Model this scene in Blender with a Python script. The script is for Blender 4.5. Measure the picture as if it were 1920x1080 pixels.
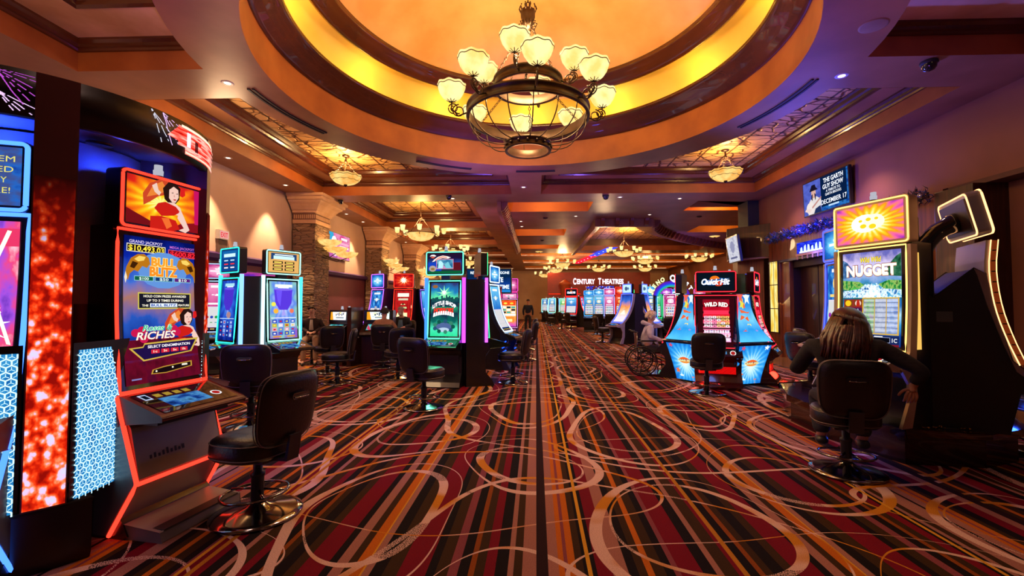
import bpy, bmesh, math, random
from mathutils import Vector, Matrix
from mathutils.geometry import tessellate_polygon
PI = math.pi
C = bpy.context.scene.collection
for o in list(bpy.data.objects): bpy.data.objects.remove(o)
random.seed(7)

# ------------------------------------------------------------------ camera, world, exposure, room lights
scn = bpy.context.scene
cam_d = bpy.data.cameras.new('camera'); cam = bpy.data.objects.new('camera', cam_d); C.objects.link(cam)
cam_d.sensor_width = 36.0; cam_d.lens = 850/1920*36.0; cam_d.shift_x = -15.3/1920
cam.location = (0, 0, 1.5)
cam.rotation_euler = (math.radians(90)+math.atan(30/850), 0, math.radians(2.0))
cam_d.clip_end = 200; cam_d.clip_start = 0.05
scn.camera = cam
scn.view_settings.view_transform = 'Standard'; scn.view_settings.look = 'None'
scn.view_settings.gamma = 1; scn.view_settings.use_curve_mapping = False
scn.view_settings.exposure = 0.0
scn.cycles.use_denoising = True
scn.cycles.max_bounces = 6; scn.cycles.diffuse_bounces = 3; scn.cycles.glossy_bounces = 3
scn.cycles.sample_clamp_indirect = 4.0
w = bpy.data.worlds.new('world'); scn.world = w; w.use_nodes = True
w.node_tree.nodes['Background'].inputs[0].default_value = (0.30, 0.16, 0.12, 1)
w.node_tree.nodes['Background'].inputs[1].default_value = 0.10

def light(kind, name, loc, energy, col, size=0.1, target=None, cone=60, blend=0.6):
    d = bpy.data.lights.new(name, kind); d.energy = energy; d.color = col
    o = bpy.data.objects.new(name, d); C.objects.link(o); o.location = loc
    if kind == 'AREA': d.size = size
    else: d.shadow_soft_size = size
    if kind == 'SPOT': d.spot_size = math.radians(cone); d.spot_blend = blend
    if target is not None:
        v = Vector(target)-Vector(loc); o.rotation_euler = v.to_track_quat('-Z', 'Y').to_euler()
    return o
WARM = (1.0, 0.56, 0.20); WARM2 = (1.0, 0.64, 0.34)
RC = (-0.12, 6.9)                       # centre of the round dome
# dome: hidden cove lamps all round, between the two mouldings, and the chandelier's own light
for k in range(12):
    a = k*PI/6
    light('POINT', 'cove_lamp', (RC[0]+3.66*math.cos(a), RC[1]+3.66*math.sin(a), 5.80), 18, (1.0, 0.66, 0.12), 0.12)
light('POINT', 'chandelier_glow_or_fill', (RC[0], RC[1], 5.35), 460, (1.0, 0.66, 0.30), 0.35)
light('POINT', 'chandelier_glow_or_fill', (RC[0], RC[1], 3.75), 45, (1.0, 0.52, 0.30), 0.30)  # added fill below the chandelier for soffits and floor, no bulb of its own
light('POINT', 'coffer_fill', (-5.0, 3.2, 4.85), 110, WARM2, 0.3); light('POINT', 'coffer_fill', (5.2, 2.6, 4.75), 5, WARM, 0.3)  # added fill inside the near coffers, no lamp hangs there
light('POINT', 'coffer_fill', (-5.6, 7.9, 4.4), 60, WARM2, 0.3); light('POINT', 'coffer_fill', (-4.2, 6.0, 3.7), 12, (1.0, 0.50, 0.16), 0.3)  # more added fill; the orange one warms the left crossbeam underside
# downlights that wash the left wall
for (x, y) in [(-6.95, 9.9), (-6.95, 12.25), (-6.95, 16.3), (-6.95, 17.9), (-6.95, 22.2), (-6.95, 23.9), (-6.95, 28), (-6.95, 30)]:
    light('SPOT', 'wall_washer', (x, y, 4.76), 650, WARM2, 0.03, (x-0.16, y, 0), 66, 0.55)
# soffit downlights over the aisle
for (x, y) in [(-4.6, 6.5), (4.4, 6.6), (-2.6, 14.0), (-0.3, 12.6), (2.6, 14.0), (4.9, 14.0), (-4.0, 20), (0, 20), (4, 24), (-4, 25.5), (0, 28), (5, 31), (0, 36), (-5, 33)]:
    light('SPOT', 'downlight', (x, y, 4.76), 110, (1.0, 0.64, 0.50), 0.05, (x, y, 0), 100, 0.8)
for (x, y, e) in [(-2.4, 2.2, 60), (2.6, 1.8, 50), (0.1, 4.5, 130), (-1.8, -0.6, 70), (2.2, -0.6, 60), (1.2, 9.5, 120)]:
    light('SPOT', 'downlight', (x, y, 5.15), e*.8, (1.0, 0.60, 0.48), 0.25, (x, y, 0), 110, 0.9)
light('SPOT', 'downlight', (6.35, 9.6, 4.76), 170, WARM2, .05, (6.6, 9.6, 0), 110, .9); light('SPOT', 'downlight', (6.35, 12.4, 4.76), 150, WARM2, .05, (6.6, 12.4, 0), 100, .9); light('POINT', 'far_fill', (3.0, 20.0, 4.1), 130, WARM2, .3); light('POINT', 'far_fill', (2.0, 32.0, 4.0), 220, WARM2, .3); light('POINT', 'far_fill', (-4.3, 27.0, 3.9), 120, WARM, .3)  # two right wall downlights and the far points are added fill without fittings
# violet and blue spots, added and unseen, that tint the soffits
for (x, y, z, tx, ty, e, c) in [
        (-1.6, 9.6, 2.6, -1.0, 11.2, 650, (0.22, 0.10, 1.0)), (3.4, 8.6, 2.3, 4.2, 6.9, 800, (0.06, 0.08, 1.0)),
        (4.2, 9.9, 2.3, 6.75, 10.2, 450, (0.06, 0.05, 1.0)), (-2.4, 3.6, 2.9, -3.6, 4.6, 170, (0.45, 0.08, 1.0)),
        (1.5, 12.0, 2.3, 1.4, 14.0, 220, (0.25, 0.12, 1.0)), (4.0, 12.6, 2.3, 4.4, 14.0, 220, (0.10, 0.10, 1.0)),
        (-1.7, 15.0, 2.3, -1.7, 17.5, 200, (0.45, 0.15, 1.0)), (2.5, 19.0, 2.3, 2.4, 21.0, 260, (0.12, 0.10, 1.0)),
        (2.9, 3.4, 2.6, 3.9, 5.0, 90, (0.45, 0.10, 1.0)), (6.5, 21.0, 2.3, 7.0, 22.5, 320, (0.16, 0.10, 1.0))]:
    light('SPOT', 'soffit_tint_spot', (x, y, z), e, c, 0.1, (tx, ty, 4.8), 95, 1.0)

# ------------------------------------------------------------------ materials
MATS = {}
def ntree(m):
    m.use_nodes = True; nt = m.node_tree; nt.nodes.clear()
    out = nt.nodes.new('ShaderNodeOutputMaterial'); return nt, out
def N(nt, t, **k):
    n = nt.nodes.new('ShaderNode'+t)
    for a, v in k.items():
        if a.startswith('i_'): n.inputs[int(a[2:])].default_value = v
        else: setattr(n, a, v)
    return n
def ramp(nt, stops, interp='LINEAR'):
    r = nt.nodes.new('ShaderNodeValToRGB'); r.color_ramp.interpolation = interp
    el = r.color_ramp.elements
    while len(el) > 1: el.remove(el[-1])
    el[0].position = stops[0][0]; el[0].color = (*stops[0][1], 1)
    for p, c in stops[1:]:
        e = el.new(p); e.color = (*c, 1)
    return r
def pbr(name, col, rough=0.5, metal=0.0, col2=None, scale=4.0, bump=0.0, coat=0.0, detail=4, spec=0.5):
    """plain material whose colour wanders between col and col2 with noise"""
    if name in MATS: return MATS[name]
    m = bpy.data.materials.new(name); MATS[name] = m
    nt, out = ntree(m); b = N(nt, 'BsdfPrincipled'); nt.links.new(b.outputs[0], out.inputs[0])
    b.inputs['Roughness'].default_value = rough; b.inputs['Metallic'].default_value = metal
    b.inputs['Coat Weight'].default_value = coat; b.inputs['Specular IOR Level'].default_value = spec
    tc = N(nt, 'TexCoord'); nz = N(nt, 'TexNoise'); nz.inputs['Scale'].default_value = scale; nz.inputs['Detail'].default_value = detail
    nt.links.new(tc.outputs['Object'], nz.inputs['Vector'])
    c2 = col2 or tuple(min(1, c*0.8) for c in col)
    r = ramp(nt, [(0.35, col), (0.65, c2)]); nt.links.new(nz.outputs[0], r.inputs[0]); nt.links.new(r.outputs[0], b.inputs['Base Color'])
    if bump:
        bp = N(nt, 'Bump'); bp.inputs['Strength'].default_value = bump; bp.inputs['Distance'].default_value = 0.02
        nt.links.new(nz.outputs[0], bp.inputs['Height']); nt.links.new(bp.outputs[0], b.inputs['Normal'])
    return m
def emi(name, col, s=1.0, lit=False):
    if name in MATS: return MATS[name]
    m = bpy.data.materials.new(name); MATS[name] = m
    nt, out = ntree(m); e = N(nt, 'Emission'); nt.links.new(e.outputs[0], out.inputs[0])
    e.inputs[0].default_value = (*col, 1); e.inputs[1].default_value = s
    if not lit: m.cycles.emission_sampling = 'NONE'
    return m
def E(hexs, s=1.0, lit=False):
    """emissive flat colour of a display, from an sRGB hex"""
    c = [int(hexs[i:i+2], 16)/255 for i in (0, 2, 4)]
    c = [x/12.92 if x < 0.04045 else ((x+0.055)/1.055)**2.4 for x in c]
    return emi('display_%s_%g_%d' % (hexs, s, lit), c, s, lit)
def H(hexs):
    c = [int(hexs[i:i+2], 16)/255 for i in (0, 2, 4)]
    return tuple(x/12.92 if x < 0.04045 else ((x+0.055)/1.055)**2.4 for x in c)
def scr(name, kind, cols, s=1.0, center=(0.5, 0.5), scale=5.0, lit=True, rays=0):
    """display picture, procedural over the screen's own UV: radial, vertical or noise"""
    if name in MATS: return MATS[name]
    m = bpy.data.materials.new(name); MATS[name] = m
    nt, out = ntree(m); e = N(nt, 'Emission'); nt.links.new(e.outputs[0], out.inputs[0]); e.inputs[1].default_value = s
    uv = N(nt, 'UVMap'); sp = N(nt, 'SeparateXYZ'); nt.links.new(uv.outputs[0], sp.inputs[0])
    nz = N(nt, 'TexNoise'); nz.inputs['Scale'].default_value = scale; nz.inputs['Detail'].default_value = 5; nt.links.new(uv.outputs[0], nz.inputs['Vector'])
    def ma(op, a, b=None):
        n = N(nt, 'Math', operation=op)
        for i, v in enumerate((a, b)):
            if v is None: continue
            if isinstance(v, (int, float)): n.inputs[i].default_value = v
            else: nt.links.new(v, n.inputs[i])
        return n.outputs[0]
    if kind == 'radial':
        dx = ma('SUBTRACT', sp.outputs[0], center[0]); dy = ma('SUBTRACT', sp.outputs[1], center[1])
        d = ma('SQRT', ma('ADD', ma('MULTIPLY', dx, dx), ma('MULTIPLY', dy, dy)))
        f = ma('ADD', d, ma('MULTIPLY', ma('SUBTRACT', nz.outputs[0], 0.5), 0.35))
        if rays:
            a = ma('ARCTAN2', dy, dx); f = ma('ADD', f, ma('MULTIPLY', ma('SINE', ma('MULTIPLY', a, rays)), 0.07))
    elif kind == 'vertical':
        f = ma('ADD', sp.outputs[1], ma('MULTIPLY', ma('SUBTRACT', nz.outputs[0], 0.5), 0.3))
    else:
        f = nz.outputs[0]
    n = len(cols)
    lo, hi = (0.3, 0.7) if kind == 'noise' else ((0.0, 0.75) if kind == 'radial' else (0.0, 1.0))
    r = ramp(nt, [(lo+(hi-lo)*i/(n-1), H(c)) for i, c in enumerate(cols)])
    nt.links.new(f, r.inputs[0]); nt.links.new(r.outputs[0], e.inputs[0])
    if not lit: m.cycles.emission_sampling = 'NONE'
    return m
def wood(name, c1, c2, rough=0.3, scale=2.0, axis='Z', coat=0.3):
    if name in MATS: return MATS[name]
    m = bpy.data.materials.new(name); MATS[name] = m
    nt, out = ntree(m); b = N(nt, 'BsdfPrincipled'); nt.links.new(b.outputs[0], out.inputs[0])
    b.inputs['Roughness'].default_value = rough; b.inputs['Coat Weight'].default_value = coat
    tc = N(nt, 'TexCoord'); mp = N(nt, 'Mapping')
    mp.inputs['Scale'].default_value = {'Z': (14, 14, 0.7), 'X': (0.7, 14, 14), 'Y': (14, 0.7, 14)}[axis]
    nt.links.new(tc.outputs['Object'], mp.inputs[0])
    nz = N(nt, 'TexNoise'); nz.inputs['Scale'].default_value = scale; nz.inputs['Detail'].default_value = 6; nt.links.new(mp.outputs[0], nz.inputs[0])
    r = ramp(nt, [(0.35, c1), (0.65, c2)]); nt.links.new(nz.outputs[0], r.inputs[0]); nt.links.new(r.outputs[0], b.inputs['Base Color'])
    bp = N(nt, 'Bump'); bp.inputs['Strength'].default_value = 0.15; nt.links.new(nz.outputs[0], bp.inputs['Height']); nt.links.new(bp.outputs[0], b.inputs['Normal'])
    return m
def stone_mat():
    m = bpy.data.materials.new('stacked_ledgestone')
    nt, out = ntree(m); b = N(nt, 'BsdfPrincipled'); nt.links.new(b.outputs[0], out.inputs[0]); b.inputs['Roughness'].default_value = 0.85
    tc = N(nt, 'TexCoord'); mp = N(nt, 'Mapping'); mp.inputs['Scale'].default_value = (3.2, 3.2, 14); nt.links.new(tc.outputs['Object'], mp.inputs[0])
    v = N(nt, 'TexVoronoi'); v.inputs['Scale'].default_value = 1.0; nt.links.new(mp.outputs[0], v.inputs['Vector'])
    v2 = N(nt, 'TexVoronoi', feature='DISTANCE_TO_EDGE'); v2.inputs['Scale'].default_value = 1.0; nt.links.new(mp.outputs[0], v2.inputs['Vector'])
    r = ramp(nt, [(0.0, (0.10, 0.06, 0.04)), (0.3, (0.30, 0.17, 0.10)), (0.6, (0.22, 0.14, 0.10)), (1.0, (0.48, 0.32, 0.20))])
    nt.links.new(v.outputs['Color'], r.inputs[0])
    e = ramp(nt, [(0.0, (0.02, 0.015, 0.01)), (0.06, (1, 1, 1))]); nt.links.new(v2.outputs[0], e.inputs[0])
    mx = N(nt, 'MixRGB', blend_type='MULTIPLY'); mx.inputs[0].default_value = 1
    nt.links.new(r.outputs[0], mx.inputs[1]); nt.links.new(e.outputs[0], mx.inputs[2]); nt.links.new(mx.outputs[0], b.inputs['Base Color'])
    bp = N(nt, 'Bump'); bp.inputs['Strength'].default_value = 0.9; bp.inputs['Distance'].default_value = 0.05
    nt.links.new(v2.outputs[0], bp.inputs['Height']); nt.links.new(bp.outputs[0], b.inputs['Normal'])
    return m
def tin_mat():
    """pressed tin ceiling: square ribs and branching relief"""
    m = bpy.data.materials.new('pressed_tin')
    nt, out = ntree(m); b = N(nt, 'BsdfPrincipled'); nt.links.new(b.outputs[0], out.inputs[0]); b.inputs['Roughness'].default_value = 0.45
    b.inputs['Metallic'].default_value = 0.25
    tc = N(nt, 'TexCoord')
    br = N(nt, 'TexBrick', offset=0.0, squash=1.0); br.inputs['Scale'].default_value = 1.0
    br.inputs['Brick Width'].default_value = 0.62; br.inputs['Row Height'].default_value = 0.62; br.inputs['Mortar Size'].default_value = 0.028; br.inputs['Mortar Smooth'].default_value = 0.2
    br.inputs['Color1'].default_value = (1, 1, 1, 1); br.inputs['Color2'].default_value = (1, 1, 1, 1); br.inputs['Mortar'].default_value = (0.16, 0.12, 0.10, 1)
    nt.links.new(tc.outputs['Object'], br.inputs['Vector'])
    nz = N(nt, 'TexNoise'); nz.inputs['Scale'].default_value = 2.2; nz.inputs['Detail'].default_value = 4; nt.links.new(tc.outputs['Object'], nz.inputs['Vector'])
    ad = N(nt, 'VectorMath', operation='MULTIPLY_ADD'); nt.links.new(nz.outputs['Color'], ad.inputs[0]); ad.inputs[1].default_value = (0.35, 0.35, 0); nt.links.new(tc.outputs['Object'], ad.inputs[2])
    mp = N(nt, 'Mapping'); mp.inputs['Scale'].default_value = (2.0, 3.6, 0.01); nt.links.new(ad.outputs[0], mp.inputs[0])
    v = N(nt, 'TexVoronoi', feature='DISTANCE_TO_EDGE'); v.inputs['Scale'].default_value = 1.0; nt.links.new(mp.outputs[0], v.inputs['Vector'])
    e = ramp(nt, [(0.0, (0.16, 0.10, 0.08)), (0.025, (0.35, 0.25, 0.20)), (0.06, (1, 1, 1))]); nt.links.new(v.outputs[0], e.inputs[0])
    base = ramp(nt, [(0.3, (0.85, 0.52, 0.20)), (0.7, (0.70, 0.38, 0.13))]); nt.links.new(nz.outputs[0], base.inputs[0])
    m1 = N(nt, 'MixRGB', blend_type='MULTIPLY'); m1.inputs[0].default_value = 1; nt.links.new(base.outputs[0], m1.inputs[1]); nt.links.new(e.outputs[0], m1.inputs[2])
    m2 = N(nt, 'MixRGB', blend_type='MULTIPLY'); m2.inputs[0].default_value = 1; nt.links.new(m1.outputs[0], m2.inputs[1]); nt.links.new(br.outputs['Color'], m2.inputs[2])
    nt.links.new(m2.outputs[0], b.inputs['Base Color'])
    bp = N(nt, 'Bump'); bp.inputs['Strength'].default_value = 0.8; bp.inputs['Distance'].default_value = 0.05
    nt.links.new(e.outputs[0], bp.inputs['Height']); nt.links.new(bp.outputs[0], b.inputs['Normal'])
    return m
def carpet_mat():
    m = bpy.data.materials.new('patterned_carpet')
    nt, out = ntree(m); b = N(nt, 'BsdfPrincipled'); nt.links.new(b.outputs[0], out.inputs[0]); b.inputs['Roughness'].default_value = 0.95
    b.inputs['Specular IOR Level'].default_value = 0.12
    tc = N(nt, 'TexCoord'); sp = N(nt, 'SeparateXYZ'); nt.links.new(tc.outputs['Object'], sp.inputs[0])
    X, Y = sp.outputs[0], sp.outputs[1]
    def ma(op, a, b=None, c=None):
        n = N(nt, 'Math', operation=op)
        for i, v in enumerate((a, b, c)):
            if v is None: continue
            if isinstance(v, (int, float)): n.inputs[i].default_value = v
            else: nt.links.new(v, n.inputs[i])
        return n.outputs[0]
    tan = H('a06a60'); org = H('c06414'); mar = H('74081f'); blk = H('160c10'); brn = H('3a2410'); yel = H('d89a28'); ros = H('84404a'); dor = H('8a4412')
    seqs = [[(tan, .11), (blk, .025), (tan, .06), (org, .035), (ros, .02), (org, .04), (brn, .04), (blk, .07), (mar, .085), (tan, .085), (blk, .05), (brn, .05), (org, .035), (brn, .06), (blk, .05), (ros, .03), (mar, .12), (blk, .07), (tan, .035), (brn, .08), (mar, .05), (blk, .06), (dor, .03), (brn, .05)],
            [(blk, .07), (brn, .06), (mar, .13), (blk, .05), (tan, .06), (brn, .05), (org, .055), (yel, .012), (tan, .04), (blk, .07), (brn, .08), (mar, .15), (blk, .05), (brn, .07), (ros, .05), (blk, .06), (dor, .03), (brn, .05), (mar, .06), (blk, .07), (tan, .03), (brn, .05)]]
    par = ma('FRACT', ma('DIVIDE', ma('ADD', X, 28.08), 2.8)); rr_ = []
    for q in seqs:
        tot = sum(v for _, v in q); p = 0; st = []
        for c, v in q: st.append((p/tot, c)); p += v
        r_ = ramp(nt, st, 'CONSTANT'); nt.links.new(ma('FRACT', ma('MULTIPLY', par, 2.0)), r_.inputs[0]); rr_.append(r_)
    mxs = N(nt, 'MixRGB'); nt.links.new(ma('GREATER_THAN', par, 0.5), mxs.inputs[0]); nt.links.new(rr_[0].outputs[0], mxs.inputs[1]); nt.links.new(rr_[1].outputs[0], mxs.inputs[2])
    nz = N(nt, 'TexNoise'); nz.inputs['Scale'].default_value = 1.6; nz.inputs['Detail'].default_value = 2; nt.links.new(tc.outputs['Object'], nz.inputs['Vector'])
    wn = N(nt, 'TexNoise'); wn.inputs['Scale'].default_value = 160; wn.inputs['Detail'].default_value = 0; nt.links.new(tc.outputs['Object'], wn.inputs['Vector'])
    col = mxs.outputs[0]
    dn_ = N(nt, 'TexNoise'); dn_.inputs['Scale'].default_value = 0.55; dn_.inputs['Detail'].default_value = 0; nt.links.new(tc.outputs['Object'], dn_.inputs['Vector'])
    ds = N(nt, 'SeparateXYZ'); nt.links.new(dn_.outputs['Color'], ds.inputs[0])
    SX, SY = X, Y
    X = ma('ADD', X, ma('MULTIPLY', ma('SUBTRACT', ds.outputs[0], 0.5), 0.75)); Y = ma('ADD', Y, ma('MULTIPLY', ma('SUBTRACT', ds.outputs[1], 0.5), 1.15))
    # loops: crescents between two offset ellipses, in staggered columns
    def loop(col, ox, oy, px, py, rx, ry, th, sh_x, sh_y, colour, glit):
        fx = ma('MULTIPLY', ma('SUBTRACT', ma('FRACT', ma('DIVIDE', ma('ADD', X, ox+40*px), px)), 0.5), px)
        fy = ma('MULTIPLY', ma('SUBTRACT', ma('FRACT', ma('DIVIDE', ma('ADD', Y, oy+40*py), py)), 0.5), py)
        def q(ax, ay, r1, r2):
            a = ma('DIVIDE', ma('SUBTRACT', fx, ax), r1); bb = ma('DIVIDE', ma('SUBTRACT', fy, ay), r2)
            return ma('ADD', ma('MULTIPLY', a, a), ma('MULTIPLY', bb, bb))
        o = ma('LESS_THAN', q(0, 0, rx, ry), 1.0); i = ma('GREATER_THAN', q(sh_x, sh_y, rx-th, ry-th), 1.0)
        k = ma('MULTIPLY', o, i)
        if glit: 
            g = ma('ADD', ma('GREATER_THAN', wn.outputs[0], 0.5), ma('GREATER_THAN', nz.outputs[0], 0.48)); g = ma('MINIMUM', g, 1.0); k = ma('MULTIPLY', k, g)
        mx = N(nt, 'MixRGB'); nt.links.new(k, mx.inputs[0]); nt.links.new(col, mx.inputs[1])
        cr = ramp(nt, [(0.42, colour), (0.52, H('dcb2a4')), (0.6, H('c8801e'))]); nt.links.new(nz.outputs[0], cr.inputs[0]); nt.links.new(cr.outputs[0], mx.inputs[2])
        return mx.outputs[0]
    L = H('dcb4a8'); O = H('c87818')
    for (ox, oy, px, py, rx, ry, th, sx, sy, c, g) in [
            (0.10, 0.3, 2.3, 2.3, .62, .98, .040, .030, .012, L, 0), (0.12, 0.15, 2.3, 2.3, .50, .66, .044, -.032, .008, L, 1),
            (1.25, 1.45, 2.3, 2.3, .64, .90, .036, -.028, .010, L, 0), (1.28, 1.60, 2.3, 2.3, .50, .60, .046, .032, .008, L, 1),
            (0.70, 0.9, 4.6, 2.3, 1.35, .60, .026, .006, .018, L, 0), (2.9, 2.0, 4.6, 2.3, 1.5, .72, .028, .0, -.018, O, 0), (1.9, .4, 4.6, 4.6, 1.7, 1.9, .036, .024, .004, L, 1)]:
        col = loop(col, ox, oy, px, py, rx, ry, th, sx, sy, c, g)
    X, Y = SX, SY
    # thin yellow and dark lines running over everything
    for (o, per, wd, c) in [(0.31, 2.3, .012, yel), (1.45, 3.1, .016, H('b87820')), (2.1, 3.3, .034, H('2a1216'))]:
        k = ma('LESS_THAN', ma('FRACT', ma('DIVIDE', ma('ADD', X, o+40.8), per)), wd/per*2)
        mx = N(nt, 'MixRGB'); nt.links.new(k, mx.inputs[0]); nt.links.new(col, mx.inputs[1]); mx.inputs[2].default_value = (*c, 1); col = mx.outputs[0]
    mx = N(nt, 'MixRGB', blend_type='MULTIPLY'); mx.inputs[0].default_value = 0.55; nt.links.new(col, mx.inputs[1])
    g2 = ramp(nt, [(0.3, (0.55, 0.55, 0.55)), (0.7, (1, 1, 1))]); nt.links.new(wn.outputs[0], g2.inputs[0]); nt.links.new(g2.outputs[0], mx.inputs[2])
    nt.links.new(mx.outputs[0], b.inputs['Base Color'])
    bp = N(nt, 'Bump'); bp.inputs['Strength'].default_value = 0.3; bp.inputs['Distance'].default_value = 0.005; nt.links.new(wn.outputs[0], bp.inputs['Height']); nt.links.new(bp.outputs[0], b.inputs['Normal'])
    return m

PLASTER = pbr('faux_plaster_soffit', H('a47048'), 0.42, 0, H('8e5c38'), 1.3, 0.05)
FACE = pbr('faux_plaster_rust', H('a45a22'), 0.5, 0, H('8a4416'), 1.6, 0.05)
DOMEM = pbr('dome_plaster', H('e8b878'), 0.6, 0, H('d89c58'), 1.1, 0.03)
COVE = pbr('cove_plaster', H('f0cc70'), 0.6, 0, H('e8bc58'), 1.0)
WALLM = pbr('wall_plaster', H('dcbcaa'), 0.7, 0, H('cca894'), 0.7, 0.03)
WALLR = pbr('wall_brown', H('8a5240'), 0.7, 0, H('7c4836'), 0.7, 0.03)
MAROON = pbr('wall_maroon', H('7a3848'), 0.6, 0, H('6a3040'), 0.8)
MOLD = pbr('moulding_walnut', H('58290f'), 0.25, 0, H('3e1a0a'), 0.8, coat=0.5)
STONE_CAP = pbr('cast_stone', H('d8b090'), 0.7, 0, H('c89c78'), 2.5, 0.1)
LEDGE = stone_mat(); TIN = tin_mat(); CARPET = carpet_mat()
WOODP = wood('panel_wood', H('8a4a24'), H('5e2c14'), 0.35, 1.6, 'Z')
WOODD = wood('panel_wood_dark', H('4a2418'), H('2c140e'), 0.35, 1.6, 'Z')
BLACK = pbr('black_cabinet', (0.012, 0.011, 0.014), 0.28, 0.0, (0.008, 0.008, 0.010), 3, coat=0.3)
BLACKM = pbr('black_matte', (0.02, 0.018, 0.02), 0.6)
CHARC = pbr('charcoal_metal', (0.05, 0.05, 0.06), 0.35, 0.6)
SILVER = pbr('silver_plastic', (0.42, 0.40, 0.40), 0.35, 0.4, (0.36, 0.34, 0.34), 3)
TAUPE = pbr('taupe_plastic', (0.30, 0.26, 0.25), 0.4, 0.2, (0.25, 0.22, 0.21), 3)
CHROME = pbr('dark_chrome', (0.30, 0.28, 0.28), 0.12, 1.0, (0.22, 0.20, 0.20), 2)
IRON = pbr('wrought_iron', (0.10, 0.055, 0.035), 0.4, 0.7, (0.06, 0.035, 0.022), 6)
LEATHER = pbr('black_leather', (0.010, 0.008, 0.010), 0.36, 0, (0.007, 0.006, 0.007), 60, 0.15)
PIPING = pbr('seat_piping', (0.20, 0.16, 0.15), 0.4)
MARBLE = pbr('polished_stone_tile', H('9a7048'), 0.12, 0, H('70502e'), 1.4)
GLOSSD = pbr('gloss_dark', (0.015, 0.015, 0.02), 0.08, 0, (0.01, 0.01, 0.015), 2, coat=0.8)

# ------------------------------------------------------------------ mesh helpers
class MB:
    def __init__(s, mat=None):
        s.v = []; s.f = []; s.fm = []; s.uv = []; s.mats = []; s.sm = []; s.T = Matrix(); s.cur = 0
        if mat: s.m(mat)
    def m(s, mat):
        if mat not in s.mats: s.mats.append(mat)
        s.cur = s.mats.index(mat); return s
    def pt(s, p, uv=(0, 0)):
        s.v.append(s.T @ Vector(p)); s.uv.append(uv); return len(s.v)-1
    def face(s, idx, smooth=False):
        s.f.append(tuple(idx)); s.fm.append(s.cur); s.sm.append(smooth)
    def poly(s, pts, uvs=None):
        s.face([s.pt(p, uvs[i] if uvs else (0, 0)) for i, p in enumerate(pts)])
    def box(s, x0, y0, z0, x1, y1, z1):
        a = [s.pt(p) for p in ((x0, y0, z0), (x1, y0, z0), (x1, y1, z0), (x0, y1, z0), (x0, y0, z1), (x1, y0, z1), (x1, y1, z1), (x0, y1, z1))]
        for q in ((0, 3, 2, 1), (4, 5, 6, 7), (0, 1, 5, 4), (1, 2, 6, 5), (2, 3, 7, 6), (3, 0, 4, 7)): s.face([a[i] for i in q])
        return s
    def rbox(s, x0, y0, z0, x1, y1, z1, r=0.02, seg=3, axis='y'):
        """box with the four edges along one axis rounded"""
        def rr(a0, b0, a1, b1):
            out = []
            for (cx, cy, st) in ((a1-r, b1-r, 0), (a0+r, b1-r, 1), (a0+r, b0+r, 2), (a1-r, b0+r, 3)):
                for k in range(seg+1):
                    t = (st+k/seg)*PI/2; out.append((cx+r*math.cos(t), cy+r*math.sin(t)))
            return out
        if axis == 'y': s.prism([(a, b) for a, b in rr(x0, z0, x1, z1)], y0, y1, 'y')
        elif axis == 'z': s.prism(rr(x0, y0, x1, y1), z0, z1, 'z')
        else: s.prism(rr(y0, z0, y1, z1), x0, x1, 'x')
        return s
    def prism(s, poly, a, b, axis='x', smooth=False):
        """extrude a 2D outline: axis x -> (y,z), y -> (x,z), z -> (x,y)"""
        def P(p, t): return (t, p[0], p[1]) if axis == 'x' else ((p[0], t, p[1]) if axis == 'y' else (p[0], p[1], t))
        n = len(poly); A = [s.pt(P(p, a)) for p in poly]; B = [s.pt(P(p, b)) for p in poly]
        for i in range(n): s.face((A[i], A[(i+1) % n], B[(i+1) % n], B[i]), smooth)
        tris = tessellate_polygon([[Vector((p[0], p[1], 0)) for p in poly]])
        for t in tris:
            s.face((A[t[0]], A[t[1]], A[t[2]])); s.face((B[t[2]], B[t[1]], B[t[0]]))
        return s
    def lathe(s, prof, n=24, c=(0, 0, 0), sx=1, sy=1, smooth=True, a0=0, a1=2*PI):
        full = abs(a1-a0-2*PI) < 1e-6; m = n if full else n+1
        rows = [[s.pt((c[0]+r*sx*math.cos(a0+(a1-a0)*k/n), c[1]+r*sy*math.sin(a0+(a1-a0)*k/n), c[2]+z)) for k in range(m)] for r, z in prof]
        for i in range(len(prof)-1):
            for k in range(n):
                k2 = (k+1) % m
                s.face((rows[i][k], rows[i][k2], rows[i+1][k2], rows[i+1][k]), smooth)
        return s
    def cyl(s, c, r, h, n=16, r2=None):
        r2 = r if r2 is None else r2
        return s.lathe([(0.0001, 0), (r, 0)], n, c, smooth=False).lathe([(r, 0), (r2, h)], n, c).lathe([(r2, h), (0.0001, h)], n, c, smooth=False)
    def ball(s, c, r, n=12, sx=1, sy=1, sz=1):
        return s.lathe([(max(1e-4, r*math.sin(PI*i/(n//2+1))), -r*sz*math.cos(PI*i/(n//2+1))) for i in range(n//2+2)], n, c, sx, sy)
    def tube(s, pts, r, n=6, closed=False):
        pts = [Vector(p) for p in pts]; m = len(pts); rows = []
        ref = Vector((0, 0, 1))
        for i, p in enumerate(pts):
            d = (pts[(i+1) % m]-pts[i-1]) if closed else (pts[min(i+1, m-1)]-pts[max(i-1, 0)])
            if d.length < 1e-9: d = Vector((0, 0, 1))
            d.normalize(); rf = ref if abs(d.dot(ref)) < 0.95 else Vector((1, 0, 0))
            u = d.cross(rf).normalized(); w_ = d.cross(u)
            rr = r[i] if isinstance(r, (list, tuple)) else r
            rows.append([s.pt(p+(u*math.cos(2*PI*k/n)+w_*math.sin(2*PI*k/n))*rr) for k in range(n)])
        for i in range(m if closed else m-1):
            A, B = rows[i], rows[(i+1) % m]
            for k in range(n): s.face((A[k], A[(k+1) % n], B[(k+1) % n], B[k]), True)
        if not closed: s.face(rows[0][::-1]); s.face(rows[-1])
        return s
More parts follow.
